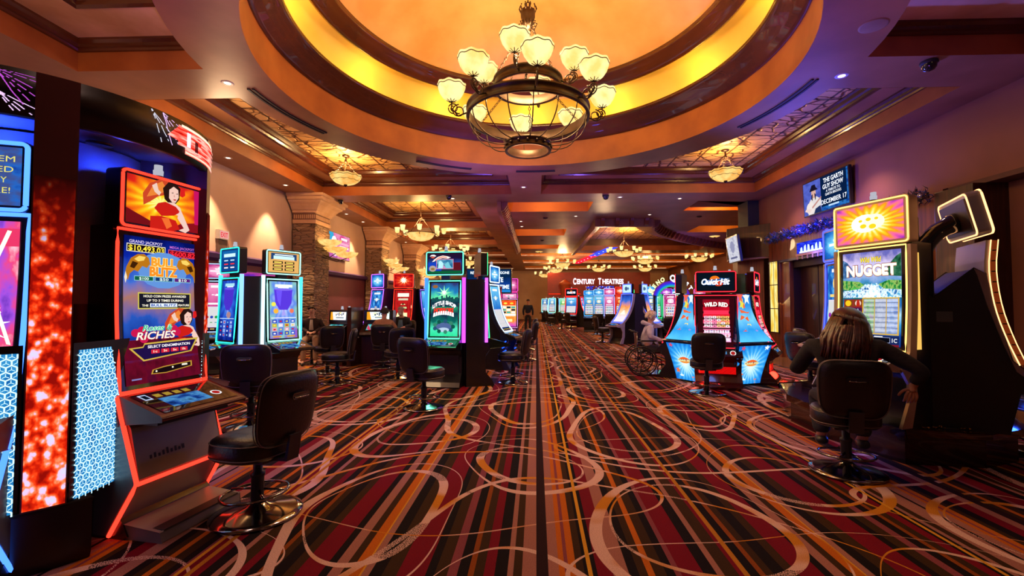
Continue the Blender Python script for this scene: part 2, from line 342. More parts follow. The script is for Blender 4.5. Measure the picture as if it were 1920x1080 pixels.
    def grid(s, fn, nu, nv, smooth=True):
        """fn(u,v) -> point; uv kept"""
        R = [[s.pt(fn(i/nu, j/nv), (i/nu, j/nv)) for i in range(nu+1)] for j in range(nv+1)]
        for j in range(nv):
            for i in range(nu): s.face((R[j][i], R[j][i+1], R[j+1][i+1], R[j+1][i]), smooth)
        return s
    def drop(s, pred):
        keep = [i for i, f in enumerate(s.f) if not pred(sum((s.v[j] for j in f), Vector())/len(f))]
        s.f = [s.f[i] for i in keep]; s.fm = [s.fm[i] for i in keep]; s.sm = [s.sm[i] for i in keep]
        return s
    def mesh(s, name):
        me = bpy.data.meshes.new(name); me.from_pydata([tuple(p) for p in s.v], [], s.f)
        for m in s.mats: me.materials.append(m)
        me.polygons.foreach_set('material_index', s.fm); me.polygons.foreach_set('use_smooth', s.sm)
        ul = me.uv_layers.new(name='UVMap'); vi = [0]*len(me.loops); me.loops.foreach_get('vertex_index', vi)
        fl = [0.0]*(2*len(vi))
        for i, j in enumerate(vi): fl[2*i], fl[2*i+1] = s.uv[j]
        ul.data.foreach_set('uv', fl); me.validate(); me.update()
        return me
    def build(s, name, parent=None, label=None, bevel=0):
        o = bpy.data.objects.new(name, s.mesh(name)); C.objects.link(o)
        if parent is not None: o.parent = parent
        if label: o['label'] = label
        if bevel:
            b = o.modifiers.new('bevel', 'BEVEL'); b.width = bevel; b.segments = 2; b.limit_method = 'ANGLE'; b.angle_limit = math.radians(40)
        return o
def thing(name, label, cat, loc=(0, 0, 0), rz=0, group=None):
    o = bpy.data.objects.new(name, None); C.objects.link(o); o.empty_display_size = 0.1
    o.location = loc; o.rotation_euler = (0, 0, rz); return tag(o, label, cat, group)
def tag(o, label, cat, group=None):
    o['label'] = label; o['category'] = cat; o['kind'] = 'thing'
    if group: o['group'] = group
    return o
def struct(mb, name, bevel=0):
    o = mb.build(name, None, None, bevel); o['kind'] = 'structure'; return o
def place(o, loc, rz=0): o.location = loc; o.rotation_euler = (0, 0, rz); return o
def dup(root, loc, rz=0, label=None, group=None, scale=None):
    r = root.copy(); C.objects.link(r); r.location = loc; r.rotation_euler = (0, 0, rz)
    if label: r['label'] = label
    if group: r['group'] = group
    if scale: r.scale = (scale,)*3
    for ch in list(root.children):
        c = ch.copy(); C.objects.link(c); c.parent = r
        for g in list(ch.children):
            d = g.copy(); C.objects.link(d); d.parent = c
    return r
def facing(nx, ny): return math.atan2(nx, -ny)      # turn that brings a front at -Y to look along (nx, ny)
TXT = {}
def glyphs(body, fat=0.0, shear=0.0):
    """2D mesh of a line of lettering, 1 high (cap height), centred"""
    k = (body, fat, shear)
    if k in TXT: return TXT[k]
    cu = bpy.data.curves.new('lettering', 'FONT'); cu.body = body; cu.offset = fat; cu.shear = shear; cu.resolution_u = 3
    ob = bpy.data.objects.new('lettering', cu); C.objects.link(ob); bpy.context.view_layer.update()
    me = ob.evaluated_get(bpy.context.evaluated_depsgraph_get()).to_mesh()
    vs = [(v.co.x, v.co.y) for v in me.vertices]; fs = [tuple(p.vertices) for p in me.polygons]
    bpy.data.objects.remove(ob); bpy.data.curves.remove(cu)
    if fat and vs:                              # keep sharp joins of the fattened outline from spiking
        bx = glyphs(body, 0.0, shear)[3]; e_ = fat*1.6
        vs = [(min(max(a, bx[0]-e_), bx[1]+e_), min(max(b, bx[2]-e_), bx[3]+e_)) for a, b in vs]
    if vs:
        x0, x1 = min(a for a, _ in vs), max(a for a, _ in vs); h = 0.70
        bb = (x0, x1, min(b for _, b in vs), max(b for _, b in vs))
        vs = [((a-(x0+x1)/2)/h, (b-h/2)/h) for a, b in vs]; W = (x1-x0)/h
    else: W = 0; bb = (0, 0, 0, 0)
    TXT[k] = (vs, fs, W, bb); return TXT[k]
class Screen:
    """draws flat artwork layer by layer on a surface fn(u,v,d); W and L are its real size"""
    def __init__(s, fn, W, L, mb=None, nv=8):
        s.fn = fn; s.W = W; s.L = L; s.mb = mb or MB(); s.d = 0.001; s.nv = nv
    def lay(s): s.d += 0.0002
    def R(s, u0, v0, u1, v1, mat, r=None):
        s.lay(); s.mb.m(mat); n = max(1, int(abs(v1-v0)*s.nv+.5)); d = s.d; f = s.fn
        rows = []
        for j in range(n+1):
            v = v0+(v1-v0)*j/n
            rows.append([s.mb.pt(f(u0, v, d), (u0, v)), s.mb.pt(f(u1, v, d), (u1, v))])
        for j in range(n): s.mb.face((rows[j][0], rows[j][1], rows[j+1][1], rows[j+1][0]))
        return s
    def bg(s, mat): return s.R(0, 0, 1, 1, mat)
    def frame(s, u0, v0, u1, v1, t, mat):
        tu = t/s.W; tv = t/s.L
        s.R(u0, v0, u1, v0+tv, mat); s.R(u0, v1-tv, u1, v1, mat); s.R(u0, v0, u0+tu, v1, mat); s.R(u1-tu, v0, u1, v1, mat); return s
    def P(s, pts, mat):
        s.lay(); s.mb.m(mat)
        tris = tessellate_polygon([[Vector((a, b, 0)) for a, b in pts]])
        ix = [s.mb.pt(s.fn(a, b, s.d), (a, b)) for a, b in pts]
        for t in tris: s.mb.face([ix[i] for i in t])
        return s
    def O(s, cu, cv, ru, mat, rv=None, n=14, rot=0):
        """ellipse; ru in u units, rv in real-proportion multiple of ru"""
        k = (1.0 if rv is None else rv)*s.W/s.L; out = []
        for i in range(n):
            a = 2*PI*i/n; x = ru*math.cos(a); y = ru*(1.0 if rv is None else rv)*math.sin(a)
            out.append((cu+x*math.cos(rot)-y*math.sin(rot), cv+(x*math.sin(rot)+y*math.cos(rot))*s.W/s.L))
        return s.P(out, mat)
    def star(s, cu, cv, r, mat, n=5, q=0.42, rot=0):
        return s.P([(cu+r*(1 if i % 2 == 0 else q)*math.sin(PI*i/n+rot), cv+r*(1 if i % 2 == 0 else q)*math.cos(PI*i/n+rot)*s.W/s.L) for i in range(2*n)], mat)
    def T(s, body, cu, cv, h, mat, w=None, fat=0.0, shear=0.0, arc=0.0, edge=None):
        """lettering: h cap height in v units, w width in u units"""
        if edge: s.T(body, cu, cv, h, edge, w, fat+0.035, shear, arc)
        vs, fs, W, _ = glyphs(body, fat, shear); s.lay(); s.mb.m(mat)
        hh = h*s.L; k = (w*s.W/W) if w else hh; base = len(s.mb.v)
        for a, b in vs:
            u = cu+a*k/s.W; v = cv+b*h + arc*(1-(2*a/W)**2 if W else 0)
            s.mb.pt(s.fn(u, v, s.d), (u, v))
        for f in fs: s.mb.face([base+i for i in f])
        return s
def flat(cx, cz, w_, h_, y=0.0, tilt=0.0):
    """surface facing -Y, centre (cx, y, cz); tilt leans its top back"""
    def fn(u, v, d):
        t = (v-0.5)*h_
        return (cx+(u-0.5)*w_, y-d*math.cos(tilt)+t*math.sin(tilt), cz+t*math.cos(tilt)+d*math.sin(tilt))
    return fn
def smooth_path(pts, n=24):
    """Catmull-Rom through the points, resampled evenly; returns f(t)->(y,z), f(t)->normal, length"""
    P = [Vector((a, b)) for a, b in pts]; P = [P[0]*2-P[1]]+P+[P[-1]*2-P[-2]]; out = []
    for i in range(1, len(P)-2):
        for k in range(8):
            t = k/8; a, b, c, d = P[i-1], P[i], P[i+1], P[i+2]
            out.append(0.5*((2*b)+(c-a)*t+(2*a-5*b+4*c-d)*t*t+(3*b-a-3*c+d)*t**3))
    out.append(P[-2]); cum = [0]
    for i in range(1, len(out)): cum.append(cum[-1]+(out[i]-out[i-1]).length)
    L = cum[-1]
    def at(t):
        x = max(0, min(1, t))*L; i = 1
        while i < len(cum)-1 and cum[i] < x: i += 1
        k = (x-cum[i-1])/max(1e-9, cum[i]-cum[i-1]); return out[i-1].lerp(out[i], k)
    def nor(t):
        d = at(min(1, t+0.02))-at(max(0, t-0.02)); d.normalize(); return Vector((-d.y, d.x))    # towards -Y for an upward path
    return at, nor, L
def curved(path, w_, cx=0.0):
    at, nor, L = smooth_path(path)
    def fn(u, v, d):
        p = at(v); n = nor(v)
        if v > 1 or v < 0: p = p+ (at(1)-at(.98) if v > 1 else at(0)-at(.02)).normalized()*(abs(v-(1 if v > 1 else 0))*L)
        return (cx+(u-0.5)*w_, p.x+n.x*d, p.y+n.y*d)
    return fn, L

# ------------------------------------------------------------------ the setting
ZC = 4.8
fl = MB(CARPET); fl.poly([(-7.6, -3, 0), (5.95, -3, 0), (5.95, 15, 0), (13, 15, 0), (13, 46, 0), (-7.6, 46, 0)]); struct(fl, 'floor')
fl = MB(MARBLE); fl.poly([(5.95, -3, 0), (7.6, -3, 0), (7.6, 15, 0), (5.95, 15, 0)]); struct(fl, 'floor_right_tiles')
wl = MB(WALLM); wl.box(-7.75, -3, 2.55, -7.45, 46, 5.9)
wl.m(MAROON)
for (y0, y1) in ((-3, 14.9), (15.9, 21.2), (22.2, 46)): wl.box(-7.75, y0, 0, -7.45, y1, 2.55)
for (y0, y1) in ((14.9, 15.9), (21.2, 22.2)): wl.box(-7.75, y0, 2.2, -7.45, y1, 2.55); wl.box(-8.1, y0-.1, 0, -8.0, y1+.1, 2.3)
struct(wl, 'wall_left')
tr = MB(pbr('rail_violet', H('4a2870'), 0.4)); tr.prism([(-7.45, 2.5), (-7.32, 2.56), (-7.30, 2.66), (-7.38, 2.70), (-7.45, 2.72)], -3, 46, 'y'); struct(tr, 'trim_1')
bb = MB(WOODD); bb.box(-7.45, -3, 0, -7.42, 14.9, 0.16); bb.box(-7.45, 15.9, 0, -7.42, 21.2, 0.16); bb.box(-7.45, 22.2, 0, -7.42, 46, 0.16); struct(bb, 'baseboard_left')
# right wall: plain brown above a recess, wood clad portal further on
wl = MB(WALLR); wl.box(7.1, -3, 3.5, 7.4, 15.4, 5.9); wl.box(7.45, -3, 0, 7.6, 8.1, 3.5); wl.m(WALLR); wl.box(7.1, 8.1, 3.3, 7.4, 15.4, 3.5)
wl.m(MARBLE); struct(wl, 'wall_right')
lt = MB(pbr('recess_soffit', H('5a2c26'), 0.6)); lt.box(7.1, -3, 3.42, 7.45, 8.0, 3.5); struct(lt, 'trim_2')
wl = MB(WALLM); wl.box(-7.6, 45, 0, 13, 45.3, 5.9); struct(wl, 'wall_far')
wl = MB(WALLR); wl.box(13, 15, 0, 13.3, 45.3, 5.9); wl.box(7.1, 15.4, 0, 13.3, 15.6, 5.9); struct(wl, 'wall_far_right')
wl = MB(WALLR); wl.box(-7.75, -3.3, 0, 7.6, -3.0, 1.0); struct(wl, 'wall_behind')

# ceiling: one plane with openings, then each coffer
RI, RO = 3.80, 4.62
def circle(r, n=96): return [(RC[0]+r*math.cos(2*PI*k/n), RC[1]+r*math.sin(2*PI*k/n)) for k in range(n)]
BEAMS = [(19.4, 20.3), (25.0, 25.9), (30.8, 31.7), (36.6, 37.5), (42.5, 43.4)]
holes = [[(-6.5, -2.6), (6.45, -2.6), (6.45, 13.5), (-6.5, 13.5)]]
left_bays = []; y0 = 14.4
for b in BEAMS:
    left_bays.append((-6.5, y0, -2.1, b[0])); y0 = b[1]
centre_bays = [(-1.1, 14.6, 1.85, 16.1), (-1.1, 19.9, 1.35, 21.8), (-1.1, 25.2, 1.3, 27.0)]
right_bays = [(5.2, 14.6, 7.9, 16.1), (6.9, 19.3, 10.2, 21.0)]
far_bays = [(-1.0, 29.6, 12.2, 31.2), (-1.0, 34.0, 12.2, 36.4), (-1.0, 39.4, 12.2, 42.8)]
arc_r = [(4.55, 17.9), (4.75, 18.7), (5.15, 19.6), (5.75, 20.6), (6.6, 21.7), (7.7, 22.9), (9.0, 24.2), (10.3, 25.3), (11.6, 26.2)]
octo_in = [(2.75, 18.7), (4.0, 18.7), (4.25, 19.5), (4.7, 20.4), (5.3, 21.4), (6.2, 22.6), (7.3, 23.8), (8.6, 25.0), (9.6, 25.8), (10.0, 28.0), (2.75, 28.0)]
for b in left_bays: holes.append([(b[0], b[1]), (b[2], b[1]), (b[2], b[3]), (b[0], b[3])])
for b in centre_bays+right_bays+far_bays: holes.append([(b[0], b[1]), (b[2], b[1]), (b[2], b[3]), (b[0], b[3])])
holes.append(octo_in)
outer = [(-7.5, -3), (7.15, -3), (7.15, 15.5), (13.1, 15.5), (13.1, 45.1), (-7.5, 45.1)]
# cut right bays that cross x 7.15 before y 15.5
holes = [[(x, max(y, 15.55) if x > 7.15 else y) for x, y in h] for h in holes]
ce = MB(PLASTER)
loops = [[Vector((x, y, 0)) for x, y in l] for l in [outer]+holes]
flatl = [p for l in loops for p in l]; base = len(ce.v)
for p in flatl: ce.pt((p.x, p.y, ZC))
for t in tessellate_polygon(loops): ce.face([base+i for i in t])
def strip(x0, y0, x1, y1, z=ZC): ce.poly([(x0, y0, z), (x1, y0, z), (x1, y1, z), (x0, y1, z)])
strip(-6.5, 6.1, -4.2, 7.0); strip(4.0, 6.1, 6.45, 7.0); strip(-0.72, 11.3, 0.15, 13.5)
# ring soffit and its outer and inner wall
n = 96
for k in range(n):
    a, b = 2*PI*k/n, 2*PI*(k+1)/n
    def q(r, t, z): return (RC[0]+r*math.cos(t), RC[1]+r*math.sin(t), z)
    ce.poly([q(RI, a, ZC-.004), q(RO, a, ZC-.004), q(RO, b, ZC-.004), q(RI, b, ZC-.004)])
    ce.poly([q(RO, a, ZC-.004), q(RO, a, 5.9), q(RO, b, 5.9), q(RO, b, ZC-.004)])
# roof slab above it all
ce.m(BLACKM); ce.box(-7.75, -3, 7.6, 13.3, 45.3, 7.8)
struct(ce, 'ceiling')

def ringmesh(prof, mat, n=128):
    mb = MB(mat); mb.lathe(prof, n, (RC[0], RC[1], 0)); return mb
dm = ringmesh([(3.80, ZC-.004), (3.80, 5.33)], FACE)
dm.m(COVE).lathe([(3.98, 5.62), (4.00, 5.80), (3.97, 6.05), (3.86, 6.22), (3.62, 6.34), (3.40, 6.36)], 128, (RC[0], RC[1], 0))
dm.m(DOMEM).lathe([(3.16, 6.50), (3.05, 6.62), (2.7, 6.85), (2.2, 7.05), (1.5, 7.22), (0.8, 7.30), (0.001, 7.33)], 128, (RC[0], RC[1], 0))
struct(dm, 'ceiling_dome')
md = ringmesh([(3.80, 5.33), (3.76, 5.33), (3.74, 5.38), (3.66, 5.41), (3.64, 5.46), (3.56, 5.50), (3.52, 5.58), (3.46, 5.60), (3.46, 5.66), (3.52, 5.67), (3.60, 5.62), (3.98, 5.62)], MOLD)
md.lathe([(3.42, 6.36), (3.42, 6.24), (3.36, 6.22), (3.33, 6.28), (3.25, 6.31), (3.23, 6.38), (3.16, 6.42), (3.12, 6.50), (3.18, 6.52)], 128, (RC[0], RC[1], 0))
struct(md, 'trim_3')

trim_no = [4]
def coffer(x0, y0, x1, y1, panel=TIN, step=0.42, face_h=0.27, cut=None, seg=0.2, lamp=0, facem=None, deep=0.0, step_m=None):
    """a recess with a rust fascia, walnut moulding, plaster step, second moulding and panel"""
    z = ZC; mw = MB(facem or FACE); mm = MB(MOLD)
    def loft(mb, prof):
        cs = [(x0, y0), (x1, y0), (x1, y1), (x0, y1)]
        for i in range(4):
            a, b = cs[i], cs[(i+1) % 4]; L = math.hypot(b[0]-a[0], b[1]-a[1]); ns = max(1, int(L/seg)) if cut else 1
            tx, ty = (b[0]-a[0])/L, (b[1]-a[1])/L; nx, ny = -ty, tx
            for (i0, z0), (i1, z1) in zip(prof[:-1], prof[1:]):
                for k in range(ns):
                    def P(t, ins, zz):
                        s_ = ins+(L-2*ins)*t; return (a[0]+tx*s_+nx*ins, a[1]+ty*s_+ny*ins, zz)
                    t0, t1 = k/ns, (k+1)/ns
                    mb.poly([P(t0, i0, z0), P(t1, i0, z0), P(t1, i1, z1), P(t0, i1, z1)])
    f = z+face_h
    loft(mw, [(0, z-.002), (0, f)])
    loft(mm, [(0, f), (.04, f), (.05, f+.03), (.08, f+.04), (.09, f+.08), (.13, f+.11), (.13, f+.14)])
    mw.m(step_m or PLASTER); loft(mw, [(.13, f+.14), (step, f+.14)])
    loft(mm, [(step, f+.14), (step+.02, f+.13), (step+.05, f+.16), (step+.07, f+.20), (step+.11, f+.22), (step+.13, f+.28), (step+.17, f+.30), (step+.17, f+.32+deep)])
    zp = f+.32+deep; mw.m(panel); i = step+.17
    if cut:
        gx = max(1, int((x1-x0-2*i)/.3)); gy = max(1, int((y1-y0-2*i)/.3))
        mw.grid(lambda u, v: (x0+i+(x1-x0-2*i)*u, y0+i+(y1-y0-2*i)*v, zp), gx, gy, False)
    else: mw.poly([(x0+i, y0+i, zp), (x1-i, y0+i, zp), (x1-i, y1-i, zp), (x0+i, y1-i, zp)])
    if cut: mw.drop(cut); mm.drop(cut)
    o = mw.build('ceiling_coffer'); o['kind'] = 'structure'
    struct(mm, 'trim_%d' % trim_no[0]); trim_no[0] += 1
    return zp
cutf = lambda c: math.hypot(c.x-RC[0], c.y-RC[1]) < RO-0.06
TANP = pbr('tan_panel', H('ecc48c'), 0.6, 0, H('c49858'), 1.2)
coffer(-6.5, -2.6, 6.45, 6.1, TANP, 0.72, cut=cutf, step_m=TANP)
coffer(-6.5, 7.0, -0.72, 13.5, TIN, 0.50, cut=cutf)
coffer(0.15, 7.0, 6.45, 13.5, TIN, 0.50, cut=cutf)
for b in left_bays: coffer(*b, TIN, 0.42)
AMB = pbr('amber_plaster', H('d07c20'), 0.6, 0, H('c06c18'), 1.5)
for (x0, y0, x1, y1) in centre_bays+right_bays+far_bays:
    if x1 > 7.15 and y0 < 15.5: y0 = 15.56; y1 = 16.6; x0 = 5.2
    mb = MB(AMB)
    for (a, b) in (((x0, y0), (x1, y0)), ((x1, y0), (x1, y1)), ((x1, y1), (x0, y1)), ((x0, y1), (x0, y0))):
        mb.poly([(*a, ZC-.001), (*b, ZC-.001), (*b, 5.35), (*a, 5.35)])
    mb.m(PLASTER); mb.poly([(x0, y0, 5.35), (x1, y0, 5.35), (x1, y1, 5.35), (x0, y1, 5.35)])
    o = mb.build('ceiling_cove'); o['kind'] = 'structure'
    nl = 1 if x1-x0 < 5 else 4
    for k in range(nl):
        light('POINT', 'cove_lamp', (x0+(x1-x0)*(k+.5)/nl, y0+0.35, 5.12), 55, (1.0, 0.58, 0.16), 0.1)
for (x0, y0, x1, y1) in left_bays[:4]:
    light('POINT', 'cove_lamp', ((x0+x1)/2, (y0+y1)/2, 4.75), 60, WARM, 0.25)
# octagon recess: walls, walnut band and tin panel; the soffit ribbon around it is the ceiling plane
ob = MB(FACE); k = len(octo_in)
for i in range(k):
    a, b = octo_in[i], octo_in[(i+1) % k]
    ob.m(FACE).poly([(*a, ZC), (*b, ZC), (*b, 5.1), (*a, 5.1)]); ob.m(MOLD).poly([(*a, 5.1), (*b, 5.1), (*b, 5.5), (*a, 5.5)])
ob.m(TIN)
vs = [Vector((x, y, 0)) for x, y in octo_in]; bs = [ob.pt((x, y, 5.5)) for x, y in octo_in]
for t in tessellate_polygon([vs]): ob.face([bs[i] for i in t])
o = ob.build('ceiling_octagon'); o['kind'] = 'structure'
light('POINT', 'cove_lamp', (5.0, 24.5, 4.9), 130, WARM, 0.3); light('POINT', 'cove_lamp', (3.6, 20.5, 4.8), 50, WARM, 0.3)
# dropped bulkheads with carved dentils (rope brackets) along the aisle and the curve
def bulkhead(name, pts, w_, z0, z1, dents, side=1, label=''):
    mb = MB(PLASTER)
    for (a, b) in zip(pts[:-1], pts[1:]):
        d = Vector((b[0]-a[0], b[1]-a[1])); L = d.length; d /= L; n_ = Vector((d.y, -d.x))*side
        q = [(a[0], a[1]), (b[0], b[1]), (b[0]+n_.x*w_, b[1]+n_.y*w_), (a[0]+n_.x*w_, a[1]+n_.y*w_)]
        mb.prism(q if side < 0 else q[::-1], z0, z1, 'z')
    o = struct(mb, name)
    dn = MB(pbr('bracket_wood', H('8a4a28'), .4)); tot = 0; cum = []
    for (a, b) in zip(pts[:-1], pts[1:]):
        L = math.hypot(b[0]-a[0], b[1]-a[1]); n2 = max(1, int(L/dents))
        d = Vector((b[0]-a[0], b[1]-a[1]))/L; n_ = Vector((d.y, -d.x))*side
        for i in range(n2):
            t = (i+.5)/n2; p = Vector(a).lerp(Vector(b), t)+n_*w_
            dn.T = Matrix.Translation((p.x, p.y, 0)) @ Matrix.Rotation(math.atan2(n_.y, n_.x), 4, 'Z')
            dn.prism([(0, z1), (0, z0+.02), (.10, z0+.06), (.20, z0+.20), (.22, z1)], -.07, .07, 'y')
    dn.T = Matrix()
    struct(dn, 'trim_%d' % trim_no[0]); trim_no[0] += 1
PURP = PLASTER
bulkhead('ceiling_bulkhead', [(-1.25, 14.5), (-1.25, 27.5)], 0.12, 4.5, 4.80, 0.34, 1)
bulkhead('ceiling_bulkhead', [(2.20, 28.0), (2.35, 17.8)], 0.12, 4.5, 4.80, 0.34, -1)
bulkhead('ceiling_bulkhead', [(2.3, 17.75), (4.55, 17.75)], 0.12, 4.5, 4.80, 0.5, 1)
bulkhead('ceiling_bulkhead', arc_r, 0.12, 4.5, 4.80, 0.36, 1)
# far soffit edges with a bright lit line
le = MB(emi('cove_line', (1.0, 0.55, 0.28), .75))
for (x0, y0, x1, y1) in far_bays: le.box(x0, y1, 4.83, x1, y1+.03, 4.90)
for b in left_bays[2:]: le.box(b[0], b[3]-.02, 4.83, b[2], b[3], 4.87)
struct(le, 'trim_%d' % trim_no[0]); trim_no[0] += 1

# columns along the left wall
def column(y, label):
    t = thing('stone_column', label, 'column', (-7.06, y, 0), 0, 'stone clad columns along the left wall')
    m = MB(LEDGE)
    random.seed(int(y*10)); z = 0
    while z < 3.9:
        h = random.choice((.09, .12, .15, .18)); h = min(h, 3.95-z); d = random.uniform(0, .035)
        m.box(-.33, -.46-d, z, .34+random.uniform(0, .035), .46+d, z+h); z += h
    m.build('shaft', t)
    m = MB(STONE_CAP)
    for (z0, z1, e0, e1) in ((3.95, 3.99, .02, .04), (3.99, 4.06, .05, .05)): 
        m.box(-.33, -.46-e1, z0, .34+e1, .46+e1, z1)
    m.build('necking', t)
    m = MB(pbr('frieze_stone', H('7a5040'), 0.7)); m.box(-.33, -.48, 4.06, .36, .48, 4.26)
    m.m(STONE_CAP)
    for i in range(16):
        yy = -.46+i*.0613; m.box(.36, yy, 4.10, .375, yy+.03, 4.22)
    for i in range(11):
        xx = -.30+i*.0613; m.box(xx, -.495, 4.10, xx+.03, -.48, 4.22)
    m.build('frieze', t)
    m = MB(STONE_CAP); prof = [(.00, 4.26), (.06, 4.28), (.06, 4.33), (.10, 4.36), (.14, 4.42), (.20, 4.50), (.28, 4.56), (.30, 4.60), (.36, 4.62), (.36, 4.70), (.42, 4.72), (.42, 4.797)]
    for (a, za), (b, zb) in zip(prof[:-1], prof[1:]):
        A = [(-.33, -.48-a), (.36+a, -.48-a), (.36+a, .48+a), (-.33, .48+a)]; B = [(-.33, -.48-b), (.36+b, -.48-b), (.36+b, .48+b), (-.33, .48+b)]
        for i in range(3): m.poly([(*A[i], za), (*A[i+1], za), (*B[i+1], zb), (*B[i], zb)])
    m.build('capital', t)
    return t
column(13.95, 'nearest ledgestone column on the left wall, behind the cocktail glass games')
column(19.9, 'second ledgestone column, between the pink television and the third column')
column(25.5, 'third ledgestone column from the front along the left wall')
column(31.3, 'furthest visible ledgestone column on the left wall, beyond the third')

# ------------------------------------------------------------------ lamps and ceiling fittings
def alab(name, c1, c2, s):
    """back lit glass: brightest where seen face on, amber toward the rim, clouded"""
    m = bpy.data.materials.new(name); nt, out = ntree(m); e = N(nt, 'Emission'); nt.links.new(e.outputs[0], out.inputs[0]); e.inputs[1].default_value = s
    tc = N(nt, 'TexCoord'); nz = N(nt, 'TexNoise'); nz.inputs['Scale'].default_value = 5; nz.inputs['Detail'].default_value = 3
    nt.links.new(tc.outputs['Object'], nz.inputs[0]); r = ramp(nt, [(0.40, c1), (0.66, c2)]); nt.links.new(nz.outputs[0], r.inputs[0]); nt.links.new(r.outputs[0], e.inputs[0])
    return m
ALAB = alab('lit_alabaster', (1.0, 0.68, 0.22), (0.85, 0.38, 0.07), 1.15)
ALAB2 = alab('lit_alabaster_bright', (1.0, 0.80, 0.34), (1.0, 0.60, 0.16), 1.4)
def bowl(mb, c, R, h, lobes=10, n=40, mat=ALAB, rim=None):
    """scalloped glass bowl, open at the top"""
    mb.m(mat)
    prof = [(0.02, 0), (0.35, 0.04), (0.62, 0.20), (0.82, 0.46), (0.94, 0.74), (1.0, 1.0)]
    rows = []
    for (r, z) in prof:
        row = []
        for k in range(n):
            a = 2*PI*k/n; w_ = 1+0.022*r*math.cos(lobes*a); zz = z*h+(0.035*h*math.cos(lobes*a) if z > .7 else 0)
            row.append(mb.pt((c[0]+R*r*w_*math.cos(a), c[1]+R*r*w_*math.sin(a), c[2]+zz)))
        rows.append(row)
    for i in range(len(rows)-1):
        for k in range(n): mb.face((rows[i][k], rows[i][(k+1) % n], rows[i+1][(k+1) % n], rows[i+1][k]), True)
    return mb
def rimline(mb, c, R, h, lobes=10, n=40, z=0.86, r=0.98, t=0.006):
    pts = []
    for k in range(n):
        a = 2*PI*k/n; w_ = 1+0.022*math.cos(lobes*a)
        pts.append((c[0]+R*r*w_*math.cos(a), c[1]+R*r*w_*math.sin(a), c[2]+z*h+0.035*h*math.cos(lobes*a)))
    mb.tube(pts, t, 5, True)
def spiral(mb, c, ux, r0, turns, t=0.010, start=0.0, sgn=1):
    """flat scroll in the vertical plane that contains direction ux"""
    pts = []
    for k in range(int(turns*16)+1):
        a = start+sgn*2*PI*k/16; r = r0*(1-0.62*k/(turns*16))
        pts.append((c[0]+ux[0]*r*math.cos(a), c[1]+ux[1]*r*math.cos(a), c[2]+r*math.sin(a)))
    mb.tube(pts, t, 6)

# the great two tier chandelier
ch = thing('chandelier', 'huge two tier wrought iron chandelier with scalloped glass bowls under the round dome', 'chandelier', (RC[0], RC[1], 4.35))
def ringband(mb, R, z0, z1, t=0.03, n=72):
    mb.lathe([(R-t, z0), (R+.015, z0-.01), (R+.02, z0+.02), (R, z0+.03), (R, z1-.03), (R+.02, z1-.02), (R+.015, z1+.01), (R-t, z1), (R-t, z0)], n)
m = MB(IRON); ringband(m, .93, 0.0, .15); m.build('lower_ring', ch)
m = MB(IRON); ringband(m, .52, .46, .60); m.build('upper_ring', ch)
m = MB(IRON); ringband(m, .34, -.50, -.38)
for k in range(16):
    a = k*PI/8; m.ball((.36*math.cos(a), .36*math.sin(a), -.44), .022, 6)
m.build('basket_ring', ch)
m = MB(IRON)
for k in range(16):
    a = k*PI/8+.1; pts = []
    for i in range(9):
        t = i/8; r = .34+(.91-.34)*math.sin(t*PI/2)**0.8; z = -.40+.42*(1-math.cos(t*PI/2))
        pts.append((r*math.cos(a), r*math.sin(a), z))
    m.tube(pts, .009, 5)
m.build('basket_ribs', ch)
m = MB(IRON); m.lathe([(.001, 1.42), (.06, 1.44), (.10, 1.50), (.085, 1.56), (.11, 1.60), (.115, 1.70), (.10, 1.72), (.05, 1.74), (.001, 1.75)], 20)
for k in range(10):
    a = k*PI/5; m.tube([(.11*math.cos(a), .11*math.sin(a), 1.68), (.135*math.cos(a), .135*math.sin(a), 1.74), (.12*math.cos(a), .12*math.sin(a), 1.78)], .012, 5)
    m.tube([(.10*math.cos(a), .10*math.sin(a), 1.52), (.14*math.cos(a), .14*math.sin(a), 1.50), (.12*math.cos(a), .12*math.sin(a), 1.45), (.09*math.cos(a), .09*math.sin(a), 1.44)], .010, 5)
m.build('crown', ch)
def chain(mb, a, b, link=.055, r=.006):
    a, b = Vector(a), Vector(b); n = max(1, int((b-a).length/link)); d = (b-a).normalized(); rf = Vector((0, 0, 1)) if abs(d.z) < .9 else Vector((1, 0, 0))
    u = d.cross(rf).normalized(); v = d.cross(u)
    for i in range(n):
        c = a.lerp(b, (i+.5)/n); s_ = u if i % 2 else v
        mb.tube([c+d*math.cos(2*PI*k/6)*link*.62+s_*math.sin(2*PI*k/6)*link*.30 for k in range(6)], r, 4, True)
for k in range(6):
    a = k*PI/3+.2; m = MB(IRON); chain(m, (.07*math.cos(a), .07*math.sin(a), 1.44), (.52*math.cos(a), .52*math.sin(a), .60)); m.build('chain', ch)
for k in range(6):
    a = k*PI/3+.5; m = MB(IRON); chain(m, (.50*math.cos(a), .50*math.sin(a), .46), (.91*math.cos(a), .91*math.sin(a), .15)); m.build('chain', ch)
m = MB(IRON); chain(m, (0, 0, 1.76), (0, 0, 2.95), .09, .010); m.build('chain', ch)
m = MB(IRON); m.lathe([(.001, 2.90), (.10, 2.93), (.14, 2.98), (.001, 2.99)], 20); m.build('canopy', ch)
